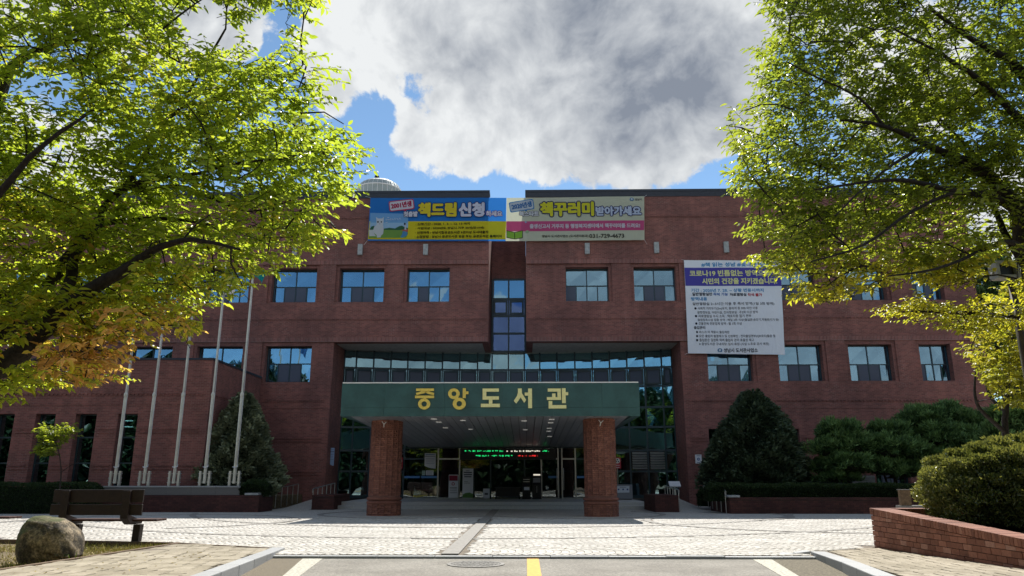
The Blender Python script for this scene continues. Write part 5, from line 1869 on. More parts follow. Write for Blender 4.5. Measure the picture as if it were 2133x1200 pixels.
# ---- white notice banner
YN = YF - 0.09
wv3 = lambda x, z: .018 * math.sin(x * 1.9 + z * .7) + .014 * math.sin(z * 2.6 + x * .8) + .006 * math.sin(x * 7 - z * 3)
ban = thing('banner', 'large white notice banner with a purple headline band hanging over the upper right windows', 'banner', tuple(at(1530, 640, YN)))
sh = Sheet(YN, wv3, lambda u, v: (1400 + u / 5.456, 530 + v / 5.456))
sh.trans = 0.04
sh.grid('cloth', ban, [(135, 64), (1232, 76), (1282, 1142), (182, 1124)], (0.78, 0.80, 0.86), 24, 24, lift=0)
sh.layer = 2
sh.grid('printed_panel', ban, [(140, 150), (1236, 152), (1243, 358), (152, 358)], (0.085, 0.075, 0.34), 20, 6)
LB, BK, PY_ = (0.10, 0.30, 0.55), (0.035, 0.04, 0.06), (0.72, 0.72, 0.32)
for body, box, c_, bo in (
        ('#책 읽는 성남 #빛나는 성남', (335, 90, 1100, 140), LB, .010), ('코로나19 빈틈없는 방역으로', (202, 178, 1112, 248), PY_, .014), ('시민의 건강을 지키겠습니다.', (347, 268, 1188, 338), PY_, .014),
        ('기간 : 2020년 7. 28. ~ 상황 변동시까지', (217, 387, 1038, 429), LB, .007), ('일반열람실만', (230, 434, 455, 470), BK, .006), ('착석 가능', (470, 436, 630, 471), (0.06, 0.16, 0.42), .006),
        ('자료열람실', (656, 440, 840, 474), BK, .006), ('착석 불가', (860, 441, 1020, 477), (0.45, 0.03, 0.05), .006), ('방역내용', (217, 486, 395, 526), LB, .008),
        ('일반열람실 2~3시간 이용 후 즉시 방역(1일 3회 방역)', (233, 542, 1158, 584), BK, .002), ('● 사회적 거리두기(2m)유지, 총좌석 중 30% 미만 이용', (254, 596, 968, 634), BK, .001),
        ('문헌정보실, 어린이실, 전자정보실 : 주2회 이상 방역', (288, 641, 968, 676), BK, .001), ('● 자료열람실 수시 소독 : 책표지등 집기 전부', (259, 683, 895, 718), BK, .001),
        ('밀접접촉시설 집중 방역 : 매일 3회 이상(출입문,승강기,자동화기기 등)', (292, 727, 1212, 764), BK, .001), ('● 건물전체 전문업체 방역 : 월 1회 이상', (262, 769, 792, 803), BK, .001),
        ('출입관리', (247, 816, 373, 850), BK, .004), ('● 마스크 미 착용시 출입제한', (270, 868, 650, 899), BK, .001), ('● 모든 출입자 발열체크 및 신원확인 : 전자출입명부(QR코드)활용 등', (271, 911, 1172, 950), BK, .001),
        ('● 출입문은 일원화 하여 출입자 관리 효율성 제고', (272, 956, 928, 992), BK, .001), ('※ 중앙도서관 구내식당: 임시 휴업 (시설 노후로 공사 예정)', (306, 1001, 1098, 1040), BK, .001),
        ('성남시 도서관사업소', (588, 1066, 968, 1114), BK, .006)):
    sh.text(ban, body, box, c_, bo)
logo(sh, ban, 542, 1090, 27, (0.06, 0.18, 0.36))
ties(ban, [(1425, 542), (1433.5, 735.5), (1429, 645), (1633, 645)], [(1420, 540), (1427, 738), (1426, 644), (1636, 645)], YN)

# ================================================================== ENTRANCE THINGS
flatw = lambda x, z: 0.0


def board(name, label, cat, px0, py0, px1, py1, Y, material, depth=.03, foot=None):
    a = at(px0, py1, Y); b = at(px1, py0, Y)
    t = thing(name, label, cat, ((a[0] + b[0]) / 2, Y, foot if foot is not None else a[2]))
    mb = MB(); mb.box(a[0], b[0], Y, Y + depth, a[2], b[2]); mb.build('panel', material, t)
    return t, a, b, Sheet(Y - .002, flatw, lambda u, v: (u, v), cloth=False)


# LED board
t, a, b, sh = board('display_board', 'black scrolling display board with green and red letters over the entrance doors', 'display board', 958, 934.5, 1158, 957.5, YE - .35, M_BLACK, .2)
GLED, WLED, RLED = emit_mat('green_led', (0.02, 1.0, 0.25), 0.3), emit_mat('white_led', (1.0, .92, .75), 0.32), emit_mat('red_led', (1.0, .03, .03), 0.4)


def dots(px0, px1, py0, py1, m_, seed):
    rr = random.Random(seed); mb = MB(); x = px0
    while x < px1:
        w = rr.choice((2.2, 3.0, 3.8, 1.4))
        top = py0 + rr.choice((0, 0, .8, 1.4)); bot = py1 - rr.choice((0, 0, .6, 1.2))
        p = at(x, bot, YE - .36); q = at(min(x + w, px1), top, YE - .36)
        mb.box(p[0], q[0], YE - .362, YE - .356, p[2], q[2])
        x += w + rr.choice((.5, .7, .7, 3.2))
    mb.build('lit_dots', m_, t)


dots(968, 990, 938, 941, GLED, 1); dots(994, 1022, 938, 941, GLED, 2); dots(1025, 1051, 938, 941.2, GLED, 3); dots(1055, 1059, 938, 941, WLED, 4)
dots(1064, 1125, 938, 941.2, WLED, 5); dots(1130, 1143, 938, 941.5, GLED, 6); dots(991, 1018, 948, 951, GLED, 7); dots(1024, 1070, 948, 951, GLED, 8); dots(1079, 1097, 948, 951, RLED, 9); dots(1102, 1120, 948, 951.5, RLED, 10)


def notice(label, px0, py0, px1, py1, Y, lines, mat_=None, cat='notice', name='notice', round_=False, colr=(0.12, 0.12, 0.16)):
    t, a, b, sh = board(name, label, cat, px0, py0, px1, py1, Y, mat_ or M_PRINTWHITE)
    for (u0, v0, u1, v1) in lines:
        w, h = px1 - px0, py1 - py0
        sh.shape('print_line', t, [(px0 + w * u0, py0 + h * v0), (px0 + w * u1, py0 + h * v0), (px0 + w * u1, py0 + h * v1), (px0 + w * u0, py0 + h * v1)], colr)
    return t, sh


def guide_sign(label, px0, py0, px1, py1, Y, mat_):
    """Upright guide plate with a bowed foot."""
    a = at(px0, py1, Y); b = at(px1, py0, Y)
    t = thing('guide_sign', label, 'sign', ((a[0] + b[0]) / 2, Y, a[2]))
    w = b[0] - a[0]; h = b[2] - a[2]; n = 8
    pts = [(a[0], b[2]), (a[0], a[2] + h * .18)] + [(a[0] + w * k / n, a[2] + h * .18 * (1 - k / n) ** 2.2) for k in range(1, n + 1)] + [(b[0], b[2])]
    mb = MB(); mb.prism(pts, 'y', Y, Y + .04); mb.build('plate', mat_, t)
    sh = Sheet(Y - .002, flatw, lambda u, v: (u, v), cloth=False)
    W_, H_ = px1 - px0, py1 - py0
    for v0, v1, u0, u1, c_ in ((.06, .13, .1, .9, (.25, .33, .5)), (.2, .225, .05, .95, (.03, .04, .08)), (.36, .385, .12, .86, (.2, .25, .35)), (.5, .525, .12, .8, (.2, .25, .35)), (.64, .665, .12, .86, (.2, .25, .35))):
        sh.shape('print_line', t, [(px0 + W_ * u0, py0 + H_ * v0), (px0 + W_ * u1, py0 + H_ * v0), (px0 + W_ * u1, py0 + H_ * v1), (px0 + W_ * u0, py0 + H_ * v1)], c_)
    mb = MB(); mb.box(a[0] + w * .3, a[0] + w * .36, Y + .04, Y + .30, b[2] - .1, b[2] - .06); mb.box(a[0] + w * .3, a[0] + w * .36, Y + .04, Y + .30, a[2] + h * .3, a[2] + h * .3 + .04); mb.build('bracket', M_STEEL, t)
    return t


guide_sign('pale blue guide plate with a curved foot on the left jamb of the recess', 683, 933, 697, 970, 39.75, M_SIGNBLUE)
guide_sign('white guide plate with a curved foot on the glass left of the doors', 884, 944, 908, 976, YE - .12, M_PRINTWHITE)
notice('small green-edged notice taped on the glass, left of the white paper', 879, 980.5, 885.5, 990, YE - .06, [(.2, .2, .8, .3), (.2, .5, .8, .6)], mat('pale_green_paper', (.40, .55, .45), .7))
notice('wide white paper notice taped on the glass beneath the curved guide plate', 887, 980, 903, 990, YE - .06, [(.1, .25, .9, .33), (.1, .5, .8, .58), (.1, .75, .85, .83)])
# banner stands
t, a, b, sh = board('banner_stand', 'pale roll-up banner stand with a dark red heading behind the left door', 'banner stand', 934, 989, 955, 1037, YE - .5, M_PRINTWHITE, .012, .30)
sh.shape('print_block', t, [(935.5, 990.5), (953.5, 990.5), (953.5, 1001.5), (935.5, 1001.5)], (0.30, 0.02, 0.05))
sh.shape('print_ring', t, [(944 + 3.5 * math.cos(2 * PI * k / 12), 1008 + 3.5 * math.sin(2 * PI * k / 12)) for k in range(12)], (0.4, 0.05, 0.08))
sh.shape('print_ring', t, [(944 + 2 * math.cos(2 * PI * k / 12), 1008 + 2 * math.sin(2 * PI * k / 12)) for k in range(12)], (0.70, 0.70, 0.72))
for v in (1015, 1018, 1022, 1026):
    sh.shape('print_line', t, [(937, v), (952, v), (952, v + 1), (937, v + 1)], (0.08, 0.08, 0.1))
mb = MB(); mb.box(a[0] - .02, b[0] + .02, YE - .62, YE - .36, .301, .34); mb.build('base', M_STEEL, t); mb = MB(); mb.box((a[0] + b[0]) / 2 - .012, (a[0] + b[0]) / 2 + .012, YE - .485, YE - .465, .34, b[2]); mb.build('pole', M_STEEL, t)
t, a, b, sh = board('banner_stand', 'white roll-up banner stand with a green landscape at its foot', 'banner stand', 963, 976, 986, 1038, YE - .65, M_PRINTWHITE, .012, .30)
sh.shape('print_landscape', t, [(963.5, 1030), (970, 1027), (978, 1026), (985.5, 1029), (985.5, 1037), (963.5, 1037)], (0.10, 0.22, 0.05))
for v, u0, u1, h in ((980, 970, 978, 1), (983, 966, 983, 2.4), (987.5, 966, 983, 2.4), (992, 967, 982, 2.2), (1003, 967, 975, .8), (1006, 967, 979, .8)):
    sh.shape('print_line', t, [(u0, v), (u1, v), (u1, v + h), (u0, v + h)], (0.10, 0.10, 0.13))
mb = MB(); mb.box(a[0] - .02, b[0] + .02, YE - .78, YE - .50, .301, .345); mb.build('base', M_STEEL, t); mb = MB(); mb.box((a[0] + b[0]) / 2 - .012, (a[0] + b[0]) / 2 + .012, YE - .635, YE - .615, .345, b[2]); mb.build('pole', M_STEEL, t)
t, a, b, sh = board('floor_sign', 'small white floor sign standing between the white banner stand and the desk', 'floor sign', 1006, 1018, 1020, 1038, YE - .6, M_PRINTWHITE, .02, .30)
sh.shape('print_block', t, [(1009.5, 1027), (1016.5, 1027), (1016.5, 1031), (1009.5, 1031)], (0.08, 0.08, 0.10))
mb = MB(); mb.box(a[0], b[0], YE - .6, YE - .38, .301, .33); mb.build('base', M_STEEL, t)
# desk
a, b = at(1030, 1040, YE - .7), at(1085, 1015, YE - .7)
t = thing('reception_desk', 'dark desk standing in front of the middle glass doors', 'desk', ((a[0] + b[0]) / 2, YE - .7, .3))
mb = MB(); mb.box(a[0], b[0], YE - .8, YE - .25, b[2] - .04, b[2]); mb.build('desk_top', mat('dark_laminate', (.03, .03, .034), .4), t, bevel=.008)
for x in (a[0] + .05, b[0] - .09):
    mb = MB(); mb.box(x, x + .04, YE - .76, YE - .29, .301, b[2] - .041); mb.build('side_panel', M_BLACK, t)
mb = MB(); mb.box(a[0] + .095, b[0] - .095, YE - .74, YE - .72, .42, b[2] - .041); mb.build('modesty_panel', M_BLACK, t)
# kiosks
for px0, px1, py0, lab in ((1088, 1105, 993, 'black ticket kiosk beside the desk, the shorter of the pair'), (1109, 1127, 986, 'tall black kiosk with a glowing head panel left of the double doors')):
    a, b = at(px0, 1040, YE - .6), at(px1, py0, YE - .6)
    t = thing('kiosk', lab, 'kiosk', ((a[0] + b[0]) / 2, YE - .6, .3))
    h = b[2] - .3
    mb = MB(); mb.prism([(YE - .72, .301), (YE - .35, .301), (YE - .35, b[2]), (YE - .55, b[2]), (YE - .62, .3 + h * .62), (YE - .72, .3 + h * .55)], 'x', a[0], b[0]); mb.build('body', M_BLACK, t)
    sh = Sheet(YE - .73, flatw, lambda u, v: (u, v), cloth=False)
    if px0 > 1100:
        mb = MB(); mb.box(a[0] + .06, b[0] - .04, YE - .60, YE - .555, b[2] - .11, b[2] - .04); mb.build('head_light', WLED, t)
        mb = MB(); mb.box(a[0] + .04, b[0] - .04, YE - .70, YE - .63, .3 + h * .64, .3 + h * .82); mb.build('screen', mat('grey_screen', (.22, .23, .25), .3), t)
        mb = MB(); mb.tube([((a[0] + b[0]) / 2, YE - .75, .62), ((a[0] + b[0]) / 2, YE - .75, .95)], .012, 6); mb.build('cable', M_STEEL, t)
    else:
        for f0, f1 in ((.86, .89), (.76, .79)):
            mb = MB(); mb.box(a[0] + .05, b[0] - .05, YE - .66, YE - .56, .3 + h * f0, .3 + h * f1); mb.build('slot_plate', M_STEEL, t)
        mb = MB(); mb.box(a[0] + .09, b[0] - .06, YE - .735, YE - .722, .3 + h * .40, .3 + h * .54); mb.build('instruction_sheet', M_PRINTWHITE, t)
    mb = MB(); mb.box(a[0] - .02, b[0] + .02, YE - .78, YE - .3, .3005, .33); mb.build('base', M_BLACK, t)
# round red signs on posts behind the pillars
for px, side in ((832, 'left'), (1286, 'right')):
    c = at(px, 964, YE - .3)
    t = thing('warning_sign', 'red sign with a white disc partly hidden behind the %s brick pillar' % side, 'sign', (c[0], YE - .3, .3))
    a, b = at(px - 7, 976, YE - .3), at(px + 7, 953, YE - .3)
    mb = MB(); mb.box(a[0], b[0], YE - .3, YE - .27, a[2], b[2]); mb.build('plate', M_RED, t)
    sh = Sheet(YE - .302, flatw, lambda u, v: (u, v), cloth=False)
    sh.shape('disc', t, [(px + 5.6 * math.cos(2 * PI * k / 18), 960 + 5.6 * math.sin(2 * PI * k / 18)) for k in range(18)], (0.68, 0.66, 0.60))
    for cx_, cy_, r_ in ((px - 2.2, 961.5, 1.5), (px + 2.2, 961.5, 1.5), (px, 957.5, 1.7)):
        sh.shape('figure', t, [(cx_ + r_ * math.cos(2 * PI * k / 8), cy_ + r_ * math.sin(2 * PI * k / 8)) for k in range(8)], (0.03, 0.03, 0.03))
    for v in (968.5, 973):
        sh.shape('print_line', t, [(px - 4.5, v), (px + 4.5, v), (px + 4.5, v + 1.6), (px - 4.5, v + 1.6)], (0.60, 0.45, 0.45))
    mb = MB(); mb.tube([(c[0], YE - .25, .30), (c[0], YE - .25, b[2])], .02, 8); mb.build('post', M_STEEL, t)
# information plate on the right wall
t, sh = notice('small white information plate with a blue ring on the brick right of the recess', 1449, 947, 1461, 965.5, YF - .01, [(.15, .10, .85, .17), (.2, .85, .8, .92)], colr=(.15, .17, .25))
sh.shape('ring', t, [(1455 + 3.1 * math.cos(2 * PI * k / 14), 956.5 + 3.1 * math.sin(2 * PI * k / 14)) for k in range(14)], (0.04, 0.10, 0.32))
sh.shape('ring', t, [(1455.4 + 1.6 * math.cos(2 * PI * k / 12), 956.5 + 1.6 * math.sin(2 * PI * k / 12)) for k in range(12)], (0.55, 0.57, 0.62))
# grey collection box
a, b = at(1283, 1041, 38.6), at(1317, 1009.5, 38.6)
t = thing('return_box', 'grey steel return box with a white label behind the right pillar', 'return box', ((a[0] + b[0]) / 2, 38.6, .3))
mb = MB(); mb.box(a[0], b[0], 38.6, 39.2, .34, b[2]); mb.build('body', mat('grey_enamel', (.20, .21, .24), .45), t, bevel=.015)
mb = MB(); mb.box(a[0] + .04, b[0] - .04, 38.64, 39.16, .301, .339); mb.build('plinth', M_BLACK, t)
sh = Sheet(38.597, flatw, lambda u, v: (u, v), cloth=False)
sh.shape('label_plate', t, [(1285, 1013), (1311, 1012.5), (1311, 1026), (1285, 1026.5)], (0.55, 0.60, 0.68))
for u in (1288.5, 1298, 1307):
    sh.shape('blue_mark', t, [(u + 1.9 * math.cos(2 * PI * k / 10), 1019.5 + 1.9 * math.sin(2 * PI * k / 10)) for k in range(10)], (0.03, 0.06, 0.22))
sh.shape('print_line', t, [(1291, 1014.5), (1304, 1014.5), (1304, 1015.5), (1291, 1015.5)], (0.1, 0.12, 0.2))
# slanted braille map stand
c = at(1405, 1010, 36.0)
t = thing('map_stand', 'slanted tactile map panel on a short steel stand right of the steps', 'map stand', (c[0], 36, 0))
w_ = .26
mb = MB(); mb.hexa([(c[0] - w_, 35.82, c[2] - .10), (c[0] + w_, 35.82, c[2] - .10), (c[0] + w_, 36.12, c[2] + .12), (c[0] - w_, 36.12, c[2] + .12), (c[0] - w_, 35.80, c[2] - .06), (c[0] + w_, 35.80, c[2] - .06), (c[0] + w_, 36.10, c[2] + .16), (c[0] - w_, 36.10, c[2] + .16)]); mb.build('map_panel', M_PRINTWHITE, t)
mb = MB(); mb.tube([(c[0], 36, 0.0), (c[0], 36, c[2])], .04, 10); mb.build('stand_post', M_STEEL, t)
# things behind the right hedge
a, b = at(1715, 1012, 36), at(1738, 980, 36)
t = thing('utility_box', 'dark green utility box beside the pine trunks at the wall', 'utility box', ((a[0] + b[0]) / 2, 36, .3))
mb = MB(); mb.box(a[0], b[0], 36, 36.5, .3, b[2]); mb.build('cabinet', mat('dark_green_paint', (.012, .035, .026), .5), t, bevel=.015); mb = MB(); mb.box(a[0] - .03, b[0] + .03, 35.97, 36.53, b[2] + .001, b[2] + .05); mb.build('lid', MATS['dark_green_paint'], t)
a, b = at(1668, 1010, 35.5), at(1712, 1004, 35.5)
t = thing('stone_bench', 'pale stone bench glimpsed between the dark conifer and the pine', 'bench', ((a[0] + b[0]) / 2, 35.5, .4))
mb = MB(); mb.box(a[0], b[0], 35.5, 35.95, b[2] - .09, b[2]); mb.build('seat', M_CONC, t, bevel=.01)
for x in (a[0] + .1, b[0] - .25):
    mb = MB(); mb.box(x, x + .15, 35.54, 35.9, .30, b[2] - .091); mb.build('leg', M_CONC, t)
a, b = at(1784, 1012, 36.5), at(1822, 991, 36.5)
t = thing('air_unit', 'pale grey outdoor air unit behind the pine trunks', 'air unit', ((a[0] + b[0]) / 2, 36.5, .3))
mb = MB(); mb.box(a[0], b[0], 36.5, 36.9, .36, b[2]); mb.build('casing', M_CONC, t, bevel=.02)
mb = MB()
for k in range(6):
    z = .45 + k * .1; mb.box(a[0] + .08, b[0] - .08, 36.485, 36.499, z, z + .03)
mb.build('grille', M_BLACK, t); mb = MB(); mb.box(a[0] + .05, b[0] - .05, 36.52, 36.88, .28, .359); mb.build('foot', M_BLACK, t)
bd = MB(); bd.box(9.1, 23.9, 33.01, 38.98, -.4, .30); struct(bd.build('planting_bed', M_SOIL))
bd = MB(); bd.box(-13.8, -11.3, 32.62, 38.9, -.4, .55); struct(bd.build('planting_bed', M_SOIL))

# ================================================================== NEAR THINGS
# bench seen from behind
def bench(label, dx=0.0, dy=0.0):
    t = thing('park_bench', label, 'bench', (-8.9 + dx, 16.1 + dy, 0))
    X = lambda v: v + dx
    Y = lambda v: v + dy
    zt_, zb_ = at(200, 1020, 16.0)[2], at(200, 1073.5, 16.0)[2]
    zm0, zm1 = at(200, 1050, 16.0)[2], at(200, 1047, 16.0)[2]
    mb = MB(); mb.box(X(-9.90), X(-8.0), Y(16.03), Y(16.08), zm1 + .002, zt_); mb.build('back_plank', M_BENCH, t, bevel=.008)
    mb = MB(); mb.box(X(-9.93), X(-8.0), Y(16.03), Y(16.08), zb_, zm0 - .004); mb.build('back_plank', M_BENCH, t, bevel=.008)
    zs_ = .455
    for k in range(3):
        mb = MB(); mb.box(X(-9.60), X(-7.74), Y(16.20 + .155 * k), Y(16.345 + .155 * k), zs_ - .045, zs_); mb.build('seat_plank', mat('seat_timber', (0.060, 0.024, 0.016), .5, var=.3, vscale=10) if 'seat_timber' not in MATS else MATS['seat_timber'], t, bevel=.006)
    for x in (-9.62, -8.33):
        mb = MB(); mb.prism([(Y(15.97), zt_ - .02), (Y(16.027), zt_ - .02), (Y(16.027), zb_ + .02), (Y(16.62), zs_ - .05), (Y(16.62), zs_ - .11), (Y(16.18), zs_ - .11), (Y(15.97), zb_ - .06)], 'x', X(x - .08), X(x + .08)); mb.build('bracket', M_BENCH, t, bevel=.006)
    for x in (-9.50, -8.20):
        mb = MB(); mb.prism([(X(x - .075), -.02), (X(x + .075), -.02), (X(x + .085), zs_ - .112), (X(x - .065), zs_ - .112)], 'y', Y(16.28), Y(16.44)); mb.build('leg', M_BENCH, t, bevel=.008)
    return t


bench('dark brown timber bench seen from behind beside the round boulder')
bench('second dark timber bench cut off by the edge of the picture', float(at(22, 1074, 17.2)[0]) + 7.74, 0.95)

# boulder
bo = thing('boulder', 'big round mossy granite boulder on the leafy soil in front of the bench', 'boulder', (-7.80, 12.75, -.07))


def boulder():
    b_ = bmesh.new(); bmesh.ops.create_icosphere(b_, subdivisions=5, radius=1.0)
    for v in b_.verts:
        p = v.co.copy()
        # superellipsoid: flattish top, steep flanks
        q = Vector([math.copysign(abs(c) ** 0.80, c) for c in p])
        q *= 1 + .09 * mnoise.noise(p * 1.6 + Vector((3, 1, 7))) + .045 * mnoise.noise(p * 4.2) + .012 * mnoise.noise(p * 11) + .006 * mnoise.noise(p * 27)
        v.co = Vector((q.x * .47, q.y * .42, q.z * .41 + (-.13 * p.x if p.z > -.2 else 0) + .02))
    me = bpy.data.meshes.new('rock'); b_.to_mesh(me); b_.free()
    me.polygons.foreach_set('use_smooth', [True] * len(me.polygons))
    m, nt, bs = new_mat('boulder_granite')
    geo = nt.nodes.new('ShaderNodeNewGeometry')
    n = nn(nt, 'ShaderNodeTexNoise', i_Scale=4.0, i_Detail=10.0, i_Roughness=0.72); nt.links.new(geo.outputs['Position'], n.inputs['Vector'])
    c = mixcol(nt, maprange(nt, n.outputs['Fac'], .40, .64), (0.055, 0.045, 0.031), (0.34, 0.265, 0.17))
    n2 = nn(nt, 'ShaderNodeTexNoise', i_Scale=34.0, i_Detail=4.0); nt.links.new(geo.outputs['Position'], n2.inputs['Vector'])
    c = mixcol(nt, 1.0, c, mixcol(nt, maprange(nt, n2.outputs['Fac'], .3, .7), (.55, .55, .55), (1.3, 1.3, 1.3)), 'MULTIPLY')
    sx = nt.nodes.new('ShaderNodeSeparateXYZ'); nt.links.new(geo.outputs['Normal'], sx.inputs[0])
    n3 = nn(nt, 'ShaderNodeTexNoise', i_Scale=3.0, i_Detail=6.0); nt.links.new(geo.outputs['Position'], n3.inputs['Vector'])
    ms = mathn(nt, 'ADD', mathn(nt, 'MULTIPLY', sx.outputs[2], .7), mathn(nt, 'ADD', mathn(nt, 'MULTIPLY', sx.outputs[0], -.55), mathn(nt, 'MULTIPLY', n3.outputs['Fac'], .9)))
    c = mixcol(nt, maprange(nt, ms, .72, 1.05), c, (0.075, 0.082, 0.022))
    nt.links.new(c, bs.inputs['Base Color']); bs.inputs['Roughness'].default_value = .9
    bp = nn(nt, 'ShaderNodeBump', i_Strength=1.0, i_Distance=.05); nt.links.new(n.outputs['Fac'], bp.inputs['Height']); nt.links.new(bp.outputs[0], bs.inputs['Normal'])
    me.materials.append(m)
    o = link('rock', me, bo); o.location = (0, 0, .29)


boulder()

# retaining wall of single bricks round the right planting bed
rw = thing('retaining_wall', 'low red brick retaining wall with a sloping soldier coping round the bush', 'retaining wall', (6.85, 15.2, -.1))
WXF = 6.70
topz = lambda y: .725 - (15.2 - y) * .053
mb = MB(); mb.hexa([(WXF + .008, 3.0, -.4), (WXF + .34, 3.0, -.4), (WXF + .34, 15.17, -.4), (WXF + .008, 15.17, -.4), (WXF + .008, 3.0, topz(3) - .12), (WXF + .34, 3.0, topz(3) - .12), (WXF + .34, 15.17, topz(15.17) - .12), (WXF + .008, 15.17, topz(15.17) - .12)]); mb.build('core', M_DARKMORTAR, rw)
mb = MB(); mb.box(WXF + .345, 12.5, 14.90, 15.17, -.4, topz(15.2) - .12); mb.build('core', M_DARKMORTAR, rw)
BH, BW, GAP = .0935, .235, .009
bricks = []
z = -.16; row = 0
while z < .75:
    y = 15.2
    if row % 2:
        y += BW / 2
    while y > 8.2:
        y1 = min(y, 15.2); y0_ = y - BW
        za, zb_ = min(z + BH, topz(y0_) - .125), min(z + BH, topz(y1) - .125)
        if za - z > .012 or zb_ - z > .012:
            bricks.append((y0_ + GAP / 2, y1 - GAP / 2, z + GAP / 2, max(za - GAP / 2, z + GAP / 2 + .002), max(zb_ - GAP / 2, z + GAP / 2 + .002)))
        y -= BW
    z += BH; row += 1
shared = {}
nbr = 0
for (a, b, z0, za, zb_) in bricks:
    o_ = RNG.uniform(-.004, .004)
    full = abs(za - z0 - (BH - GAP)) < 1e-4 and abs(zb_ - za) < 1e-4 and abs((b - a) - (BW - GAP)) < 1e-4
    if full and 'm' in shared:
        o = shared['m'].copy(); COL.objects.link(o)
        o.location = (o_, a - shared['a'], z0 - shared['z'])
    else:
        mb = MB(); x0, x1 = WXF - .012, WXF + .05
        mb.hexa([(x0, a, z0), (x1, a, z0), (x1, b, z0), (x0, b, z0), (x0, a, za), (x1, a, za), (x1, b, zb_), (x0, b, zb_)])
        o = mb.build('brick', M_RWBRICK, rw)
        if full:
            shared = {'m': o, 'a': a, 'z': z0}
    nbr += 1
y = 15.2; first = None
while y > 9.3:
    w_ = .082
    mb = None
    if first is None:
        mb = MB(); a, b = y - w_ + .004, y - .004
        mb.hexa([(WXF - .03, a, topz(a) - .118), (WXF + .36, a, topz(a) - .118), (WXF + .36, b, topz(b) - .118), (WXF - .03, b, topz(b) - .118), (WXF - .03, a, topz(a)), (WXF + .36, a, topz(a)), (WXF + .36, b, topz(b)), (WXF - .03, b, topz(b))])
        first = mb.build('coping_brick', M_RWBRICK, rw, bevel=.004); fy = y
    else:
        o = first.copy(); COL.objects.link(o); o.location = (RNG.uniform(-.004, .004), y - fy, (y - fy) * .053 + RNG.uniform(-.002, .002))
    y -= w_
x = WXF + .37; f2 = None
while x < 11.5:
    if f2 is None:
        mb = MB(); mb.box(x + .004, x + .078, 14.86, 15.22, topz(15.2) - .118, topz(15.2)); f2 = mb.build('coping_brick', M_RWBRICK, rw, bevel=.004); fx = x
    else:
        o = f2.copy(); COL.objects.link(o); o.location = (x - fx, RNG.uniform(-.004, .004), 0)
    x += .082
bd = MB(); bd.box(WXF + .345, 12.5, 3.0, 14.89, -.4, .40); struct(bd.build('planting_bed', M_SOIL))
# planter box far right with a post
a, b = at(1878, 1053, 21.0), at(1896, 1021, 21.0)
t = thing('garden_post', 'square weathered brown post on a ledge behind the rounded bush', 'garden post', ((a[0] + b[0]) / 2, 21, 0))
mb = MB(); mb.box(a[0], b[0], 21.0, 21.12, a[2], b[2]); mb.build('shaft', M_TIMBER, t); mb = MB(); mb.box(a[0] - .02, b[0] + .02, 20.98, 21.14, b[2] + .001, b[2] + .02); mb.build('cap', M_GRANITED, t)
mb = MB(); mb.box(a[0] - .02, a[0] + 2.2, 20.97, 21.3, -.05, a[2] - .002); mb.build('ledge', M_GRANITED, t)

# lamp post with floodlight
lx, ly = at(2112, 600, 14.0)[0] - .02, 14.0
t = thing('lamp_post', 'brown steel post with a square floodlight and a thin crossbar at the right edge', 'lamp post', (lx, ly, .4))
M_POST = mat('brown_paint', (.055, .033, .022), .6, var=.25, vscale=6)
zt_ = at(2112, 590, ly)[2]
mb = MB(); mb.tube([(lx, ly, .40), (lx, ly, zt_)], [.085, .072], 14); mb.build('post', M_POST, t, smooth=True)
mb = MB(); mb.tube([(lx, ly, zt_), (lx, ly, zt_ + .16)], .055, 12); mb.build('collar', mat('galvanised_bracket', (.28, .27, .25), .5, metal=.3, var=.2), t)
M_GALV = MATS['galvanised_bracket']
p = at(2090, 566, ly)
mb = MB(); mb.tube([(lx, ly, zt_ + .10), (p[0] - .05, ly - .02, zt_ + .12), (p[0] - .25, ly - .03, zt_ + .20)], .030, 8); mb.build('arm', M_GALV, t)
mb = MB()
hx, hz = p[0], p[2]
for (x0, x1, z0, z1) in ((-.22, .22, .12, .18), (-.22, .22, -.16, -.10), (-.22, -.16, -.10, .12), (.16, .22, -.10, .12)):
    mb.box(hx + x0, hx + x1, ly - .16, ly + .10, hz + z0, hz + z1)
mb.build('floodlight_frame', M_GALV, t)
mb = MB(); mb.box(hx - .15, hx + .15, ly - .06, ly + .09, hz - .09, hz + .11); mb.build('floodlight_body', M_BLACK, t)
q = at(2024, 641, ly); q2 = at(2108, 635, ly)
mb = MB(); mb.tube([(q[0], ly - .05, q[2]), (q2[0], ly - .06, q2[2])], .018, 6); mb.build('crossbar', M_BLACK, t)
q3 = at(2045, 666, ly)
mb = MB(); mb.tube([(lx - .10, ly - .05, q2[2]), (lx - .12, ly - .05, .42)], .012, 6); mb.build('cable', M_GALV, t)


# ================================================================== PLANTS
def tubes_from(paths, mb, n=7):
    for pts, rad in paths:
        mb.tube(pts, rad, n, cap=False)


def smooth_path(P, sub=3, wob=.02):
    P = [Vector(p) for p in P]
    out = []
    for i in range(len(P) - 1):
        p0 = P[max(i - 1, 0)]; p1 = P[i]; p2 = P[i + 1]; p3 = P[min(i + 2, len(P) - 1)]
        for s in range(sub):
            t = s / sub
            out.append(0.5 * ((2 * p1) + (-p0 + p2) * t + (2 * p0 - 5 * p1 + 4 * p2 - p3) * t * t + (-p0 + 3 * p1 - 3 * p2 + p3) * t ** 3))
    out.append(P[-1])
    return out


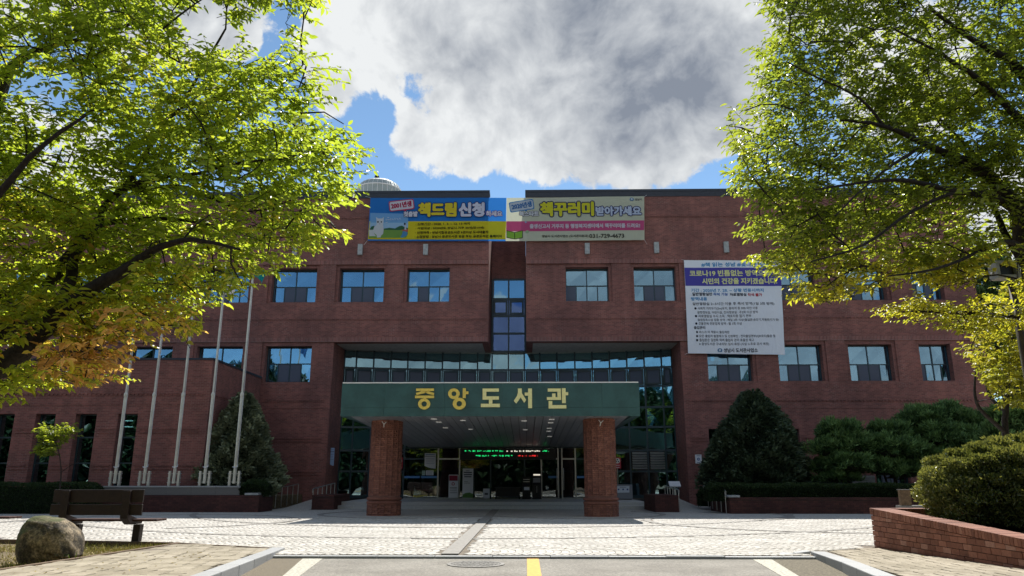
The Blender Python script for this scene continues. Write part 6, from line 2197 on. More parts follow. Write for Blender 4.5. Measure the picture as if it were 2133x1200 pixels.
def spray_leaves(A, D, nl, L0, leafL, leafW, droop=.35, tone=None, tvar=.12):
    """Twigs at A along D (unit), each with nl leaves on both sides. Returns verts, faces, tones, twig ends."""
    n = len(A)
    Ls = L0 * RNG.uniform(.65, 1.25, (n, 1))
    D = norm(D)
    up = np.array([0, 0, 1.0])
    side = norm(np.cross(D, up) + RNG.normal(0, .15, (n, 3)))
    t = (np.arange(nl) + .6) / nl
    t = np.clip(t[None, :] + RNG.normal(0, .04, (n, nl)), .05, 1.05)
    sag = -.18 * droop
    P = A[:, None, :] + D[:, None, :] * (Ls * t)[:, :, None] + up * (sag * (Ls * t) ** 2 / Ls)[:, :, None]
    sg = np.where(np.arange(nl) % 2 == 0, 1.0, -1.0)[None, :, None]
    ax = D[:, None, :] * .62 + side[:, None, :] * sg * .75 + np.array([0, 0, -droop]) + RNG.normal(0, .24, (n, nl, 3))
    nrm = up + RNG.normal(0, .42, (n, nl, 3)) + D[:, None, :] * .25
    sz = RNG.uniform(.5, 1.35, (n, nl))
    P = P.reshape(-1, 3); ax = ax.reshape(-1, 3); nrm = nrm.reshape(-1, 3); sz = sz.reshape(-1)
    V, F = leaf_geo(P, ax, nrm, leafL * sz, leafW * sz)
    tt = np.repeat(tone if tone is not None else np.full(n, .4), nl) + RNG.normal(0, tvar, n * nl)
    return V, F, np.repeat(np.clip(tt, 0, 1), 2), A + D * Ls * .9


def grow_twigs(nodes, tips, order_by, rad0=.022, rad1=.007, bow=.10):
    """Join each tip to the nearest known node with a bowed thin branch; new points become nodes too."""
    N = [np.asarray(p, float) for p in nodes]
    arr = np.array(N)
    paths = []
    for tip in tips[np.argsort(order_by)]:
        d = np.linalg.norm(arr - tip, axis=1)
        i = int(np.argmin(d)); a = arr[i]
        if d[i] < .05:
            continue
        k = max(2, int(d[i] / .22))
        mid_off = RNG.normal(0, bow * d[i] * .5, 3) + np.array([0, 0, bow * d[i]])
        pts = [a + (tip - a) * (s / k) + mid_off * math.sin(PI * s / k) for s in range(k + 1)]
        r0 = min(rad0, .006 + .012 * d[i])
        paths.append((pts, [r0 + (rad1 - r0) * s / k for s in range(k + 1)]))
        arr = np.vstack([arr, np.array(pts[1:])])
    return paths


def big_tree(name, label, base, limbs, poly, holes, yr, nclump, nspray, leafL, leafW, material, tone_fn, thin_poly=None, seed=1, clump_r=(.50, .11), group=None, extra=None):
    global RNG
    RNG = np.random.default_rng(seed)
    t = thing(name, label, 'tree', base)
    mb = MB()
    nodes = []
    for pts, r0, r1 in limbs:
        sp = smooth_path(pts, 4)
        n = len(sp)
        rad = [r0 + (r1 - r0) * (i / (n - 1)) ** .85 for i in range(n)]
        mb.tube([p + Vector(RNG.normal(0, r * .12, 3)) for p, r in zip(sp, rad)], rad, 10, cap=False)
        nodes += [tuple(p) for p in sp[n // 4:]]
    # clump centres inside the crown volume (a region of the sky as seen from the path, deep in distance)
    px0, py0 = np.min(poly, axis=0); px1, py1 = np.max(poly, axis=0)
    C = []
    tries = 0
    while len(C) < nclump and tries < 200000:
        tries += 1
        px, py = RNG.uniform(px0, px1), RNG.uniform(py0, py1)
        if not in_poly(np.array([px]), np.array([py]), poly)[0]:
            continue
        if any((px - hx) ** 2 + (py - hy) ** 2 < hr * hr for hx, hy, hr in holes):
            continue
        if (px < -150 or px > 2300 or py < -150) and RNG.random() < .8:
            continue
        Y = RNG.uniform(*yr)
        C.append((at(px, py, Y), px, py))
    P = np.array([c[0] for c in C]); pxy = np.array([(c[1], c[2]) for c in C])
    ctr = np.array([base[0], base[1], base[2] + 2.0])
    # branches to clumps
    d_all = np.min(np.linalg.norm(P[:, None, :] - np.array(nodes)[None, :, :], axis=2), axis=1)
    paths = grow_twigs(nodes, P, d_all)
    tubes_from(paths, mb, 5)
    # sprays in clumps
    k = nspray
    idx = np.repeat(np.arange(len(P)), k)
    off = RNG.normal(0, 1, (len(idx), 3)) * np.array([clump_r[0], clump_r[0], clump_r[1]])
    A = P[idx] + off * .75
    out = norm(P - ctr)[idx]; out[:, 2] *= .35
    D = norm(out * .8 + off * np.array([1, 1, .4]) + RNG.normal(0, .35, off.shape) * np.array([1, 1, .35]))
    # keep sprays inside the outline
    rel = A - np.array([0, 0, EYE]); w = rel @ _F
    sx = 1066.5 + FPX * (rel @ _R) / w; sy = 600 - FPX * (rel @ _U) / w
    keep = in_poly(sx, sy, poly)
    for hx, hy, hr in holes:
        keep &= ((sx - hx) ** 2 + (sy - hy) ** 2 > (hr * .9) ** 2)
    A, D, idx = A[keep], D[keep], idx[keep]
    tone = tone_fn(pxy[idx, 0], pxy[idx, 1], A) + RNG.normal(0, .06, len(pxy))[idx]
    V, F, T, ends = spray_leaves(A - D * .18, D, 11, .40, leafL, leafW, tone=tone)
    # twig of each spray
    for a_, e_ in zip(A - D * .24, ends):
        mb.tube([a_, e_ + np.array([0, 0, -.02])], [.0045, .002], 3, cap=False)
    mb.build('trunk', M_BARK, t, smooth=True)
    o = np_mesh('crown', V, F, material, T, t)
    stuff(o)
    print(name, 'leaves', len(F) // 2)
    return t


def w_(px, py, Y):
    return tuple(at(px, py, Y))


# ---- left zelkova
LP_ = [(-600, 860), (-600, -260), (640, -260), (660, 0), (662, 35), (635, 95), (690, 140), (675, 195), (632, 232), (715, 255), (752, 300), (742, 365), (715, 395), (710, 470), (655, 515), (612, 545), (590, 560), (540, 570), (498, 610), (485, 640), (415, 648), (408, 692), (330, 712), (282, 735), (235, 762), (240, 796), (120, 800), (60, 812), (0, 838)]
lb = (-7.35, 8.6, -.08)
lim = [([lb, (-7.25, 8.6, .7), w_(-95, 800, 8.5), w_(0, 766, 8.4), w_(83, 697, 8.3), w_(133, 640, 8.2), w_(213, 590, 8.0), w_(280, 550, 7.9), w_(322, 520, 7.8), w_(400, 500, 7.6), w_(500, 520, 7.4)], .19, .012),
       ([w_(133, 640, 8.2), w_(147, 577, 8.4), w_(160, 525, 8.6), w_(200, 480, 8.7), w_(217, 431, 8.8), w_(262, 386, 8.9), w_(296, 337, 9.0), w_(337, 262, 9.0), w_(375, 225, 9.1), w_(409, 165, 9.2), w_(470, 60, 9.3)], .075, .014),
       ([(-7.25, 8.6, .7), w_(-80, 740, 8.8), w_(0, 693, 9.0), w_(50, 660, 9.1), w_(93, 610, 9.2), w_(127, 555, 9.2), w_(160, 508, 9.2), w_(205, 470, 9.1), w_(330, 455, 8.9), w_(450, 470, 8.8)], .15, .012),
       ([(-7.25, 8.6, .8), w_(-140, 640, 8.9), w_(-60, 400, 9.3), w_(11, 165, 9.6), w_(37, 131, 9.6), w_(94, 97, 9.6), w_(176, 82, 9.7), w_(300, 40, 9.9)], .14, .02),
       ([w_(262, 388, 8.9), w_(330, 371, 8.6), w_(412, 362, 8.4), w_(487, 341, 8.2), w_(600, 330, 8.0)], .035, .010),
       ([w_(255, 395, 8.9), w_(375, 388, 9.0), w_(424, 407, 8.9), w_(520, 440, 8.8), w_(600, 420, 8.6)], .028, .008),
       ([w_(-20, 620, 9.3), w_(50, 593, 9.4), w_(100, 553, 9.5), w_(150, 540, 9.6), w_(220, 560, 9.6)], .05, .012),
       ([w_(375, 225, 9.1), w_(450, 210, 9.0), w_(540, 205, 8.9), w_(620, 150, 8.8)], .025, .008),
       ([w_(-110, 700, 7.8), w_(-60, 500, 7.2), w_(60, 330, 6.9), w_(180, 240, 6.8)], .07, .012)]


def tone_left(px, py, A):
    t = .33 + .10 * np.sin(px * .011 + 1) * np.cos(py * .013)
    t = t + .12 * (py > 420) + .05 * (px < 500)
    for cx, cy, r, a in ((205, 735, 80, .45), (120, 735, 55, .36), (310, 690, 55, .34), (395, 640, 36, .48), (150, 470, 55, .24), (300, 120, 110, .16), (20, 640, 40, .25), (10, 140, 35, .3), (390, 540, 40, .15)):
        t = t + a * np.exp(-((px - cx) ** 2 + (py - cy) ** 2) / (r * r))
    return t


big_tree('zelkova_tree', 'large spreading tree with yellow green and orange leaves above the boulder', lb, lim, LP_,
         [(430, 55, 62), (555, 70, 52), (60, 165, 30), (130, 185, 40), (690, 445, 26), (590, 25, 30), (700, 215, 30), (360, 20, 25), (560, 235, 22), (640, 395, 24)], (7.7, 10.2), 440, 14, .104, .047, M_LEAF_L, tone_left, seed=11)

# ---- right zelkova
RP_ = [(1590, -260), (2700, -260), (2700, 640), (2140, 640), (2133, 590), (2060, 575), (1985, 598), (1930, 590), (1880, 575), (1850, 596), (1770, 606), (1752, 628), (1670, 628), (1648, 596), (1700, 572), (1650, 580), (1592, 562), (1580, 540), (1640, 500), (1560, 492), (1556, 468), (1600, 440), (1545, 402), (1512, 360), (1530, 310), (1506, 262), (1545, 225), (1590, 205), (1580, 160), (1575, 100), (1640, 75), (1605, 50), (1592, 10)]
rb = (7.9, 10.9, .38)
lim = [([rb, (7.85, 10.9, 1.5), w_(2165, 620, 10.6), w_(2140, 520, 10.4), w_(2118, 441, 10.2), w_(2090, 400, 10.1), w_(2040, 351, 9.9), w_(1985, 325, 9.7), w_(1926, 300, 9.5), w_(1840, 262, 9.2), w_(1750, 250, 9.0)], .20, .012),
       ([w_(2118, 441, 10.2), w_(2085, 418, 9.9), w_(2040, 404, 9.6), w_(1992, 398, 9.4), w_(1930, 385, 9.2), w_(1884, 376, 9.0), w_(1800, 380, 8.8), w_(1700, 395, 8.6)], .075, .010),
       ([w_(2140, 560, 10.4), w_(2100, 500, 10.6), w_(2060, 410, 10.8), w_(2035, 360, 10.9), w_(1985, 340, 11.0), w_(1950, 355, 11.0)], .06, .012),
       ([(7.85, 10.9, 1.6), w_(2230, 420, 10.4), w_(2175, 240, 10.2), w_(2118, 141, 10.0), w_(2070, 108, 9.9), w_(2016, 75, 9.8), w_(1940, 20, 9.6)], .13, .02),
       ([w_(2175, 300, 10.3), w_(2090, 215, 9.8), w_(2031, 159, 9.5), w_(1980, 126, 9.4), w_(1950, 106, 9.3), w_(1860, 60, 9.1)], .06, .012),
       ([w_(2133, 430, 10.2), w_(2090, 390, 10.5), w_(2064, 357, 10.6), w_(2025, 315, 10.6), w_(1960, 250, 10.5)], .055, .012),
       ([w_(2150, 540, 10.4), w_(2133, 520, 9.8), w_(2100, 503, 9.5), w_(2050, 520, 9.2), w_(1950, 560, 8.8), w_(1850, 575, 8.5)], .05, .009),
       ([w_(1926, 300, 9.5), w_(1880, 330, 9.1), w_(1850, 350, 8.9), w_(1790, 400, 8.6), w_(1740, 450, 8.4)], .026, .008),
       ([w_(1992, 398, 9.4), w_(1900, 440, 9.0), w_(1800, 510, 8.6), w_(1690, 545, 8.3)], .028, .008),
       ([w_(1840, 262, 9.2), w_(1790, 205, 9.0), w_(1700, 160, 8.8), w_(1640, 130, 8.7)], .022, .008)]


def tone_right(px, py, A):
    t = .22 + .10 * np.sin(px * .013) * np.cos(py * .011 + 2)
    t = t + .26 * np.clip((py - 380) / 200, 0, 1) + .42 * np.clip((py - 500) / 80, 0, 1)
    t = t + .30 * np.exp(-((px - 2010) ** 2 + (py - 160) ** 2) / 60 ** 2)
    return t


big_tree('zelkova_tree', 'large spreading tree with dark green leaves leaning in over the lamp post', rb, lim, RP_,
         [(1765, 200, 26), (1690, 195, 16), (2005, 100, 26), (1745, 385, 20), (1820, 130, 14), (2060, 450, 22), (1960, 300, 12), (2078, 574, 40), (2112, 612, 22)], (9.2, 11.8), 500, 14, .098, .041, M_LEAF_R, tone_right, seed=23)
# the lit lower boughs reaching in below
LPB = [(1885, 640), (1920, 612), (1955, 640), (2000, 650), (2060, 640), (2133, 560), (2300, 540), (2300, 690), (2133, 680), (2050, 685), (1990, 690), (1930, 672), (1830, 690 - 20), (1822, 655), (1860, 632)]

# ---- yellow-green tree beyond, right of the library
YP = [(2005, 720), (2025, 690), (2060, 620), (2133, 560), (2420, 520), (2420, 900), (2133, 850), (2075, 840), (2060, 800), (2030, 770), (2018, 745)]
yb = at(2090, 1000, 21.5); yb[2] = 0
lim = [([tuple(yb), w_(2095, 900, 21.5), w_(2098, 820, 21.5), w_(2110, 700, 21.6), w_(2150, 560, 21.6)], .12, .02),
       ([w_(2095, 900, 21.5), w_(2040, 850, 21.2), w_(2030, 800, 21.2), w_(2040, 740, 21.0)], .07, .015),
       ([w_(2097, 860, 21.5), w_(2060, 820, 22), w_(2055, 760, 22.2), w_(2065, 680, 22.3)], .06, .015)]
big_tree('maple_tree', 'bright yellow green tree standing beyond the bush at the corner of the library', tuple(yb), lim, YP, [(2075, 720, 14)], (18.8, 23.5), 230, 13, .13, .065, M_LEAF_Y, lambda px, py, A: .55 + .2 * np.sin(px * .05), seed=31, clump_r=(.7, .22))
# lower boughs (their own small tree leaning in between)
BP = [(1822, 655), (1850, 632), (1885, 640), (1905, 612), (1950, 630), (2000, 640), (2060, 612), (2090, 600), (2300, 480), (2500, 480), (2500, 720), (2200, 690), (2085, 690), (2010, 690), (1960, 680), (1910, 672), (1870, 668)]
bb = at(2290, 1000, 12.0); bb[2] = .38
lim = [([tuple(bb), w_(2295, 850, 12.0), w_(2270, 740, 11.9), w_(2190, 672, 11.7), w_(2050, 655, 11.3), w_(1950, 650, 11.0), w_(1880, 650, 10.8)], .10, .008),
       ([w_(2270, 740, 11.9), w_(2310, 600, 12.0), w_(2350, 500, 12.2)], .07, .02)]
big_tree('zelkova_tree', 'young tree with low bright boughs reaching across the library wall above the pines', tuple(bb), lim, BP, [(2078, 585, 40), (2113, 640, 22), (2120, 690, 24)], (10.4, 12.4), 95, 12, .082, .036, M_LEAF_R, lambda px, py, A: .82 + .12 * np.sin(px * .05), seed=37, clump_r=(.42, .10))

# ---- young tree in front of the wing
gp = [(82, 905), (85, 890), (115, 878), (155, 895), (160, 912), (120, 930), (112, 958), (80, 958), (75, 930)]
gb = at(128, 1010, 28.3); gb[2] = .0
lim = [([tuple(gb), w_(127, 990, 28.3), w_(122, 940, 28.2), w_(110, 905, 28.1)], .03, .01), ([w_(126, 985, 28.3), w_(150, 968, 28.2), w_(175, 958, 28.2)], .015, .006), ([w_(124, 950, 28.2), w_(40, 895, 28.0)], .012, .005)]
big_tree('sapling', 'thin young tree with a few layered green sprays in front of the wing', tuple(gb), lim, [(82, 905), (88, 888), (120, 876), (158, 895), (160, 915), (125, 918), (115, 955), (78, 958)], [], (27.6, 28.8), 22, 6, .15, .085, M_LEAF_R, lambda px, py, A: .35 + 0 * px, seed=41, clump_r=(.3, .07))


# ---- evergreens: many short sprays in a cone / pads
def cone_tree(name, label, c, h, r, material, n, leaf, seed, power=.85, group=None, lump=.16, trunk=True, skirt=.12):
    global RNG
    RNG = np.random.default_rng(seed)
    t = thing(name, label, 'conifer', c)
    th = RNG.uniform(0, 2 * PI, n); s = RNG.uniform(0, 1, n) ** .75           # s: 0 top .. 1 bottom
    rad = r * ((.10 + .90 * (1 - (1 - s) ** 2.2)) if power < 0 else s ** power) * np.where(s > 1 - skirt, 1 - .35 * ((s - 1 + skirt) / skirt) ** 2, 1)
    rad = np.maximum(rad, .06)
    lumpf = 1 + lump * (np.sin(th * 5 + s * 17) * .5 + np.sin(th * 9 - s * 31 + 2) * .35 + np.sin(th * 3 + s * 9) * .35)
    depth = 1 - np.abs(RNG.normal(0, .13, n))
    R = rad * lumpf * depth
    P = np.stack([c[0] + R * np.cos(th), c[1] + R * np.sin(th), c[2] + h * (1 - s) + RNG.normal(0, .05, n)], 1)
    out = np.stack([np.cos(th), np.sin(th), np.full(n, .55)], 1)
    D = norm(out + RNG.normal(0, .35, (n, 3)))
    N = norm(np.stack([np.cos(th) * .5, np.sin(th) * .5, np.full(n, .9)], 1) + RNG.normal(0, .5, (n, 3)))
    sz = RNG.uniform(.6, 1.3, n) * leaf
    V, F = leaf_geo(P, D, N, sz, sz * .55)
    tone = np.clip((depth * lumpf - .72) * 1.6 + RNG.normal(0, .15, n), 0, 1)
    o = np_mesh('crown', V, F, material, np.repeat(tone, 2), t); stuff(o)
    mb = MB(); prof = [(max(.02, r * .74 * ((.10 + .90 * (1 - (1 - k / 14) ** 2.2)) if power < 0 else (k / 14) ** power)), c[2] + h * (1 - k / 14) - .12) for k in range(15)]
    mb.lathe(c[0], c[1], list(reversed(prof)), 16); mb.build('inner_shade_hull', M_HULL, t)  # solid hull, no real branches: its dark colour stands for inner shade
    mb = MB(); mb.tube([(c[0], c[1], c[2] - .2), (c[0], c[1], c[2] + h * .6)], [.12, .05], 8); mb.build('trunk', M_BARK2, t)
    return t


cj = at(492, 1015, 34.2)
top = at(492, 822, 34.2)[2]
cone_tree('juniper', 'tall conical grey green juniper between the brick wing and the ramp', (cj[0], 34.2, .5), top - .5, 1.95, M_LEAF_JUN, 22000, .19, 51, power=.64, lump=.26)
ck = at(1582, 1015, 34.6); top = at(1590, 815, 34.6)[2]
cone_tree('conifer', 'broad dark conical conifer behind the right hedge', (ck[0], 34.6, .3), top - .35, 2.18, M_LEAF_DARK, 26000, .19, 52, power=-1, lump=.24)
cs = at(1508, 1015, 34.2); top = at(1515, 898, 34.2)[2]
cone_tree('conifer', 'small dark evergreen leaning on the left side of the conical conifer', (cs[0], 34.0, .3), top - .3, 1.0, M_LEAF_DARK, 7000, .16, 53, power=-1, lump=.3)


def pine(name, label, base, pads, n_per, seed, material=M_LEAF_PINE, needle=.24):
    global RNG
    RNG = np.random.default_rng(seed)
    t = thing(name, label, 'pine tree', base)
    mb = MB(); V_, F_, T_, hull = [], [], [], MB(); nv = 0
    lo = min(p[0][2] - p[2] for p in pads)
    for s in range(3):
        a = RNG.uniform(0, 2 * PI)
        mb.tube([(base[0] + .12 * s, base[1], base[2] - .1), (base[0] + .3 * math.cos(a), base[1] + .2 * math.sin(a), (base[2] + lo) / 2 + .2), (base[0] + .6 * math.cos(a), base[1] + .3 * math.sin(a), lo + .5)], [.07, .055, .035], 7)
    for (c, rx, rz) in pads:
        mb.tube([(base[0], base[1], lo + .2), ((base[0] + c[0]) / 2, (base[1] + c[1]) / 2, (lo + c[2]) / 2 - .1), (c[0], c[1], c[2] - rz * .4)], [.05, .035, .015], 6)
        n = int(n_per * rx * rx)
        u = rand_unit(n); u[:, 2] = np.where(u[:, 2] < -.35, -u[:, 2], u[:, 2])
        f = RNG.uniform(.62, 1.06, n)[:, None]
        lump = 1 + .20 * (np.sin(u[:, 0] * 7 + c[0] * 3) + np.sin(u[:, 1] * 8 + u[:, 2] * 6 + c[2] * 5))[:, None]
        P = np.array(c) + u * np.array([rx, rx * .9, rz]) * f * lump
        # a tuft: three needles fanned at each point
        for q in range(3):
            D = norm(u * .7 + np.array([0, 0, .65]) + RNG.normal(0, .55, (n, 3)))
            v, fc = leaf_geo(P, D, rand_unit(n), needle * RNG.uniform(.7, 1.2, n), needle * .20 * np.ones(n), fold=.1)
            V_.append(v); F_.append(fc + nv); nv += len(v)
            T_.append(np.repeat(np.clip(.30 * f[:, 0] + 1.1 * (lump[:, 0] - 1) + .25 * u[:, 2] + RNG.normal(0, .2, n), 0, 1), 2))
        pr = [(max(.02, rx * .66 * math.cos(a)), c[2] + rz * .60 * math.sin(a)) for a in np.linspace(-PI / 2, PI / 2, 8)]
        hull.lathe(c[0], c[1], pr, 12)
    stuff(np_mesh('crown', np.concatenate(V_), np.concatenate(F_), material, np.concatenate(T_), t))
    hull.build('inner_shade_hull', M_HULL, t)
    mb.build('trunk', M_BARK2, t)
    return t


def pad(px, py, Y, rpx, zpx):
    k = Y / FPX * .97
    return (at(px, py + 13, Y), rpx * k, zpx * k)


YP_ = 34.0
b_ = at(1762, 1015, YP_); pine('pine_tree', 'bushy dark pine nearest the conical conifer with layered tufts', (b_[0], YP_, .3), [pad(1748, 890, YP_, 44, 22), pad(1728, 925, YP_ - .3, 36, 22), pad(1782, 920, YP_ - .5, 38, 24), pad(1765, 955, YP_ - .7, 42, 20), pad(1712, 965, YP_, 26, 18), pad(1745, 985, YP_ - .4, 36, 12)], 2000, 61)
b_ = at(1860, 1015, YP_); pine('pine_tree', 'middle dark pine with a low rounded crown behind the right hedge', (b_[0], YP_, .3), [pad(1850, 890, YP_, 40, 20), pad(1850, 925, YP_ - .6, 48, 26), pad(1895, 935, YP_ - .4, 44, 26), pad(1835, 965, YP_ - .6, 36, 18), pad(1885, 970, YP_ - .5, 44, 20)], 2000, 62)
b_ = at(1960, 1015, YP_); pine('pine_tree', 'tallest broad pine in front of the right end of the library', (b_[0], YP_ + .5, .3), [pad(1920, 868, YP_ + .3, 44, 26), pad(1968, 862, YP_ + .5, 50, 28), pad(2020, 875, YP_ + .5, 48, 26), pad(1945, 900, YP_, 54, 28), pad(2010, 915, YP_, 54, 30), pad(1975, 950, YP_ - .3, 50, 26), pad(2050, 905, YP_ + .4, 38, 26)], 2000, 63)
b_ = at(2110, 1015, 29.0); pine('pine_tree', 'dark pine at the right edge beyond the bush', (b_[0], 29.0, .0), [pad(2105, 862, 29, 42, 28), pad(2140, 880, 29, 50, 36), pad(2085, 905, 29, 40, 30), pad(2150, 930, 29, 60, 40), pad(2100, 950, 29, 50, 36)], 2000, 64)
b_ = at(2075, 1000, 46.0); pine('pine_tree', 'distant tall pine seen between the library corner and the lamp post', (b_[0], 46.0, .0), [pad(2060, 545, 46, 44, 34), pad(2085, 585, 46, 54, 36), pad(2045, 610, 46, 34, 24), pad(2100, 640, 46, 60, 40), pad(2090, 700, 46, 60, 50), pad(2100, 780, 46, 60, 60)], 900, 65, needle=.24)


# ---- clipped hedges and the round bush
def hedge(name, label, cat, boxc, size, n, leaf, material, seed, round_=.25):
    global RNG
    RNG = np.random.default_rng(seed)
    x0, y0, z0 = boxc; sx, sy, sz = size
    t = thing(name, label, cat, (x0 + sx / 2, y0 + sy / 2, z0))
    # points near the skin of a soft box
    faces = RNG.choice(3, n, p=np.array([sx * sz, sx * sy, sy * sz * 2]) / (sx * sz + sx * sy + 2 * sy * sz))
    P = RNG.uniform(0, 1, (n, 3)); Nn = np.zeros((n, 3))
    dep = np.abs(RNG.normal(0, .05, n))
    f = faces == 0; P[f, 1] = dep[f] / sy; Nn[f] = (0, -1, .2)
    f = faces == 1; P[f, 2] = 1 - dep[f] / sz; Nn[f] = (0, -.1, 1)
    f = faces == 2; s = RNG.random(f.sum()) < .5; P[f, 0] = np.where(s, dep[f] / sx, 1 - dep[f] / sx); Nn[f, 0] = np.where(s, -1, 1)
    P = P * np.array(size)
    # round the long top edges
    e = np.minimum(P[:, 1], sy - P[:, 1]); g_ = np.clip(1 - e / round_, 0, 1); h_ = np.clip(1 - (sz - P[:, 2]) / round_, 0, 1)
    P[:, 2] -= round_ * .45 * g_ ** 2 * h_
    P[:, 2] += .02 * np.sin(P[:, 0] * 2.1) + .012 * np.sin(P[:, 0] * 6.3)
    e = np.minimum(P[:, 0], sx - P[:, 0]); g_ = np.clip(1 - e / round_, 0, 1); P[:, 2] -= round_ * .6 * g_ ** 2 * h_
    P = P + np.array(boxc)
    D = norm(Nn + RNG.normal(0, .6, (n, 3))); s = RNG.uniform(.6, 1.3, n) * leaf
    V, F = leaf_geo(P, D, rand_unit(n), s, s * .5)
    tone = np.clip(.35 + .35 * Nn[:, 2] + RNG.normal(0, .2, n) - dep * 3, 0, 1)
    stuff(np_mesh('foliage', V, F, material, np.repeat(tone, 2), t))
    mb = MB(); q = .09; mb.box(x0 + q, x0 + sx - q, y0 + q, y0 + sy - q, z0, z0 + sz - q - .05); mb.build('inner_shade_hull', M_HULL, t)
    return t


hx0, hx1 = at(-60, 1009, 29.6)[0], at(190, 1009, 29.6)[0]
hedge('hedge', 'clipped dark green hedge left of the flagpole plinth behind the bench', 'hedge', (hx0 - 6, 29.3, .0), (hx1 - hx0 + 6, 1.3, at(60, 1007, 29.4)[2]), 26000, .07, M_LEAF_HEDGE, 71)
hx0, hx1 = at(1478, 1010, 30.3)[0], at(2000, 1010, 30.3)[0]
hedge('hedge', 'long clipped dark hedge on the right brick planter below the pines', 'hedge', (hx0, 30.25, .45), (hx1 - hx0, 1.1, at(1600, 1009, 30.3)[2] - .45), 26000, .07, M_LEAF_HEDGE, 72)
hx0, hx1 = at(503, 1010, 31.4)[0], at(556, 1010, 31.4)[0]
hedge('ball_hedge', 'small rounded hedge ball at the right end of the flagpole planter', 'hedge', (hx0, 31.2, .64), (hx1 - hx0, .9, at(530, 1001, 31.4)[2] - .64), 5000, .06, M_LEAF_HEDGE, 73, round_=.35)
hx0, hx1 = at(1456, 1010, 33.8)[0], at(1480, 1010, 33.8)[0]
hedge('ball_hedge', 'small dark shrub at the wall behind the right handrail', 'hedge', (hx0, 33.6, .15), (hx1 - hx0, .7, .75), 2500, .07, M_LEAF_HEDGE, 74, round_=.3)


def bush(label, c, r, n, seed, lobes):
    global RNG
    RNG = np.random.default_rng(seed)
    t = thing('bush', label, 'bush', (c[0], c[1], .4))
    Ps, Us, Tn = [], [], []
    for (ox, oy, oz, rx, ry, rz) in lobes:
        m = int(n * rx * rz)
        u = rand_unit(m); u[:, 2] = np.where(u[:, 2] < -.5, -u[:, 2], u[:, 2])
        lump = 1 + .07 * np.sin(u[:, 0] * 6 + 1) + .05 * np.sin(u[:, 2] * 9 + u[:, 1] * 7) + .04 * np.sin(u[:, 0] * 17 + u[:, 2] * 13)
        f = (1 - np.abs(RNG.normal(0, .07, m))) * lump + (RNG.random(m) < .03) * RNG.uniform(0, .09, m)
        Ps.append(np.array(c) + np.array([ox, oy, oz]) + u * np.array([rx, ry, rz]) * f[:, None]); Us.append(u)
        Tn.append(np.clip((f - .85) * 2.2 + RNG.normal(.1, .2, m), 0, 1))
    P, U, T = np.concatenate(Ps), np.concatenate(Us), np.concatenate(Tn)
    k = (P[:, 2] > .42) & (P[:, 0] > 7.08 + .05 * np.sin(P[:, 1] * 9))
    P, U, T = P[k], U[k], T[k]; m = len(P)
    D = norm(U * .8 + np.array([0, 0, .45]) + RNG.normal(0, .5, (m, 3)))
    s = RNG.uniform(.6, 1.2, m) * .064
    V, F = leaf_geo(P, D, norm(U + RNG.normal(0, .5, (m, 3))), s, s * .52)
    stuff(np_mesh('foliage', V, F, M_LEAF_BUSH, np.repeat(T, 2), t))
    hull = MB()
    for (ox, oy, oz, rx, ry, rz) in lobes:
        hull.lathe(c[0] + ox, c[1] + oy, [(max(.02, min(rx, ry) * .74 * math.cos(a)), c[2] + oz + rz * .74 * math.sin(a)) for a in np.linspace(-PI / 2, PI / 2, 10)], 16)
    hull.build('inner_shade_hull', M_HULL, t)
    mb = MB()
    for a in range(5):
        mb.tube([(c[0], c[1], .38), (c[0] + .5 * math.cos(a * 1.3), c[1] + .4 * math.sin(a * 1.3), .9)], [.03, .015], 6)
    mb.build('stems', M_BARK2, t)


bc = at(2062, 1003, 13.95)
bush('large rounded bush of small glossy leaves inside the retaining wall', (bc[0], 13.95, bc[2] - .12), 1.3, 26000, 81, [(.08, 0, 0, 1.20, 1.02, .78), (1.25, .1, .18, 1.2, 1.1, .86), (.0, -.25, -.25, 1.08, .9, .68), (.6, .3, .28, .8, .7, .58)])
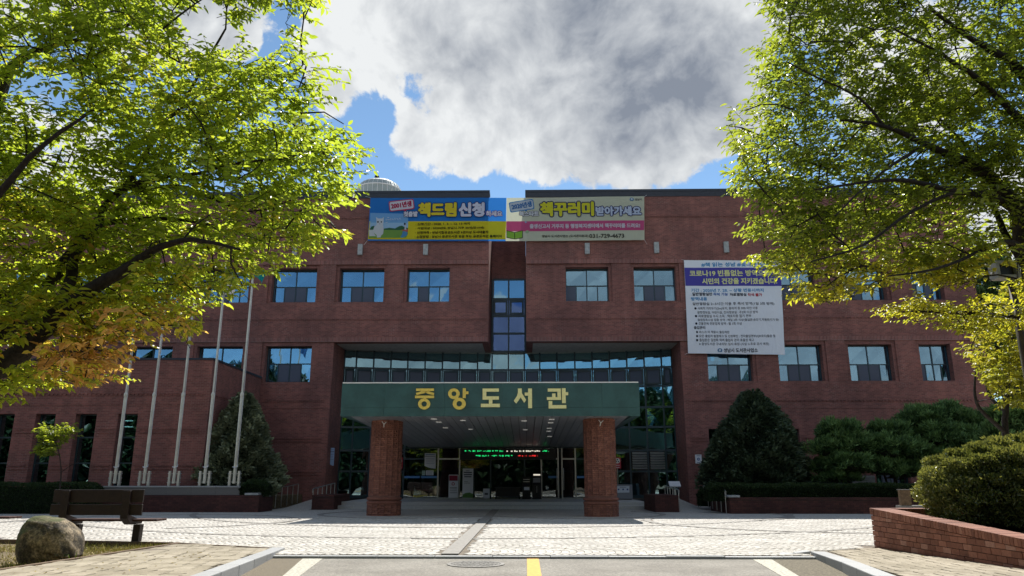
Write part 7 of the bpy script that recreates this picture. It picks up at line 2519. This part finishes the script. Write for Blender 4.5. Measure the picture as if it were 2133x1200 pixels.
# shrubs right of frame edge behind: low cover on the bed
# ---- leaf litter and grass on the soil
def scatter_ground():
    global RNG
    RNG = np.random.default_rng(91)
    n = 26000
    x = -7.0 - np.abs(RNG.normal(0, 2.3, n)); y = RNG.uniform(8.5, 16.4, n)
    k = (y < 16.0 + (-7.35 - x) * .17 - .05) & (x > -15)
    k &= np.hypot((x + 7.8) / .50, (y - 12.75) / .42) > .9
    # patchy
    nz = np.array([mnoise.noise(Vector((a * .9, b * .9, 0))) for a, b in zip(x, y)])
    k &= RNG.random(n) < np.clip(.42 + nz * 1.3, .06, 1)
    x, y = x[k], y[k]; m = len(x)
    P = np.stack([x, y, np.full(m, -.072) + RNG.uniform(0, .012, m)], 1)
    grass = RNG.random(m) < .45
    D = rand_unit(m); D[:, 2] = np.where(grass, np.abs(D[:, 2]) + .7, RNG.uniform(-.05, .25, m))
    L = np.where(grass, RNG.uniform(.05, .13, m), RNG.uniform(.035, .07, m)); W = np.where(grass, .008, L * .45)
    N = np.where(grass[:, None], rand_unit(m), np.array([0, 0, 1.0]) + RNG.normal(0, .3, (m, 3)))
    V, F = leaf_geo(P, D, N, L, W)
    tone = np.where(grass, RNG.uniform(.55, 1, m), RNG.uniform(0, .65, m))
    stuff(np_mesh('grass_and_fallen_leaves', V, F, M_LITTER, np.repeat(tone, 2)))
    # a few fallen leaves on pavers, plaza and bed
    n = 130
    x = RNG.uniform(-9, 6.6, n); y = RNG.uniform(9.5, 17, n)
    side = RNG.random(n) < .75
    x = np.where(side, RNG.uniform(-6.8, -4.9, n), x)
    z = np.where(y > 13.6, .006, np.where(np.abs(x) < 4.0, ROADZ + .009, .022 + .023 * np.clip(14.3 - y, 0, 5.3)))
    k = ~((x > 3.5) & (x < 5.4)) & ~((x < -3.4) & (x > -4.9)) & ~((x < -6.8) & (y < 16.6))
    k &= side | (RNG.random(n) < .3)
    P = np.stack([x, y, z], 1)[k]; m = len(P)
    D = rand_unit(m); D[:, 2] = RNG.uniform(0, .12, m)
    L = RNG.uniform(.035, .065, m)
    V, F = leaf_geo(P, D, np.array([0, 0, 1.0]) + RNG.normal(0, .2, (m, 3)), L, L * .45)
    stuff(np_mesh('fallen_leaves', V, F, M_LITTER, np.repeat(RNG.uniform(0, .6, m), 2)))


scatter_ground()
sp_ = MB(); bl = at(155, 1158, 12.25)
for dx, h, tilt in ((0, .17, .05), (-.03, .12, -.05), (.04, .09, .07)):
    sp_.hexa([(bl[0] + dx - .008, 12.25, -.08), (bl[0] + dx + .008, 12.25, -.08), (bl[0] + dx + .008, 12.258, -.08), (bl[0] + dx - .008, 12.258, -.08), (bl[0] + dx + tilt - .002, 12.22, h), (bl[0] + dx + tilt + .002, 12.22, h), (bl[0] + dx + tilt + .002, 12.224, h), (bl[0] + dx + tilt - .002, 12.224, h)])
gt = sp_.build('grass_tuft', leaf_mat('bright_grass', [(0, (.18, .24, .03)), (1, (.18, .24, .03))], [(0, (.4, .5, .04)), (1, (.4, .5, .04))]))
gt['label'] = 'bright green grass tuft at the foot of the boulder'; gt['category'] = 'grass tuft'


# ---- the wood across the road, seen mirrored in the glazing
def far_wood():
    global RNG
    RNG = np.random.default_rng(95)
    V_, F_, T_ = [], [], []; nv = 0
    for k in range(64):
        row = k % 2
        x = -64 + (k // 2) * 4.1 + row * 2 + RNG.uniform(-1, 1); y = -15 - 7 * row + RNG.uniform(-2, 2)
        h = RNG.uniform(8.5, 13) + (3.5 if x < -9 else (0 if x < 8 else -1.0)) + row; r = RNG.uniform(2.6, 3.6)
        n = 2400
        u = rand_unit(n); f = RNG.uniform(.80, 1.05, n)[:, None]
        P = np.array([x, y, h * .52]) + u * np.array([r, r, h * .50]) * f * (1 + .16 * np.sin(u[:, :1] * 7 + k) * np.cos(u[:, 2:] * 6))
        v, fc = leaf_geo(P, norm(u + RNG.normal(0, .6, (n, 3))), rand_unit(n), RNG.uniform(.6, 1.1, n), RNG.uniform(.5, .8, n))
        V_.append(v); F_.append(fc + nv); nv += len(v); T_.append(np.repeat(np.clip(RNG.normal(.35, .25, n), 0, 1), 2))
    stuff(np_mesh('far_woods', np.concatenate(V_), np.concatenate(F_), leaf_mat('wood_leaf', [(0, (.014, .030, .016)), (1, (.040, .066, .026))], [(0, (.03, .06, .015)), (1, (.08, .13, .03))], trans=.2), np.concatenate(T_)))


far_wood()
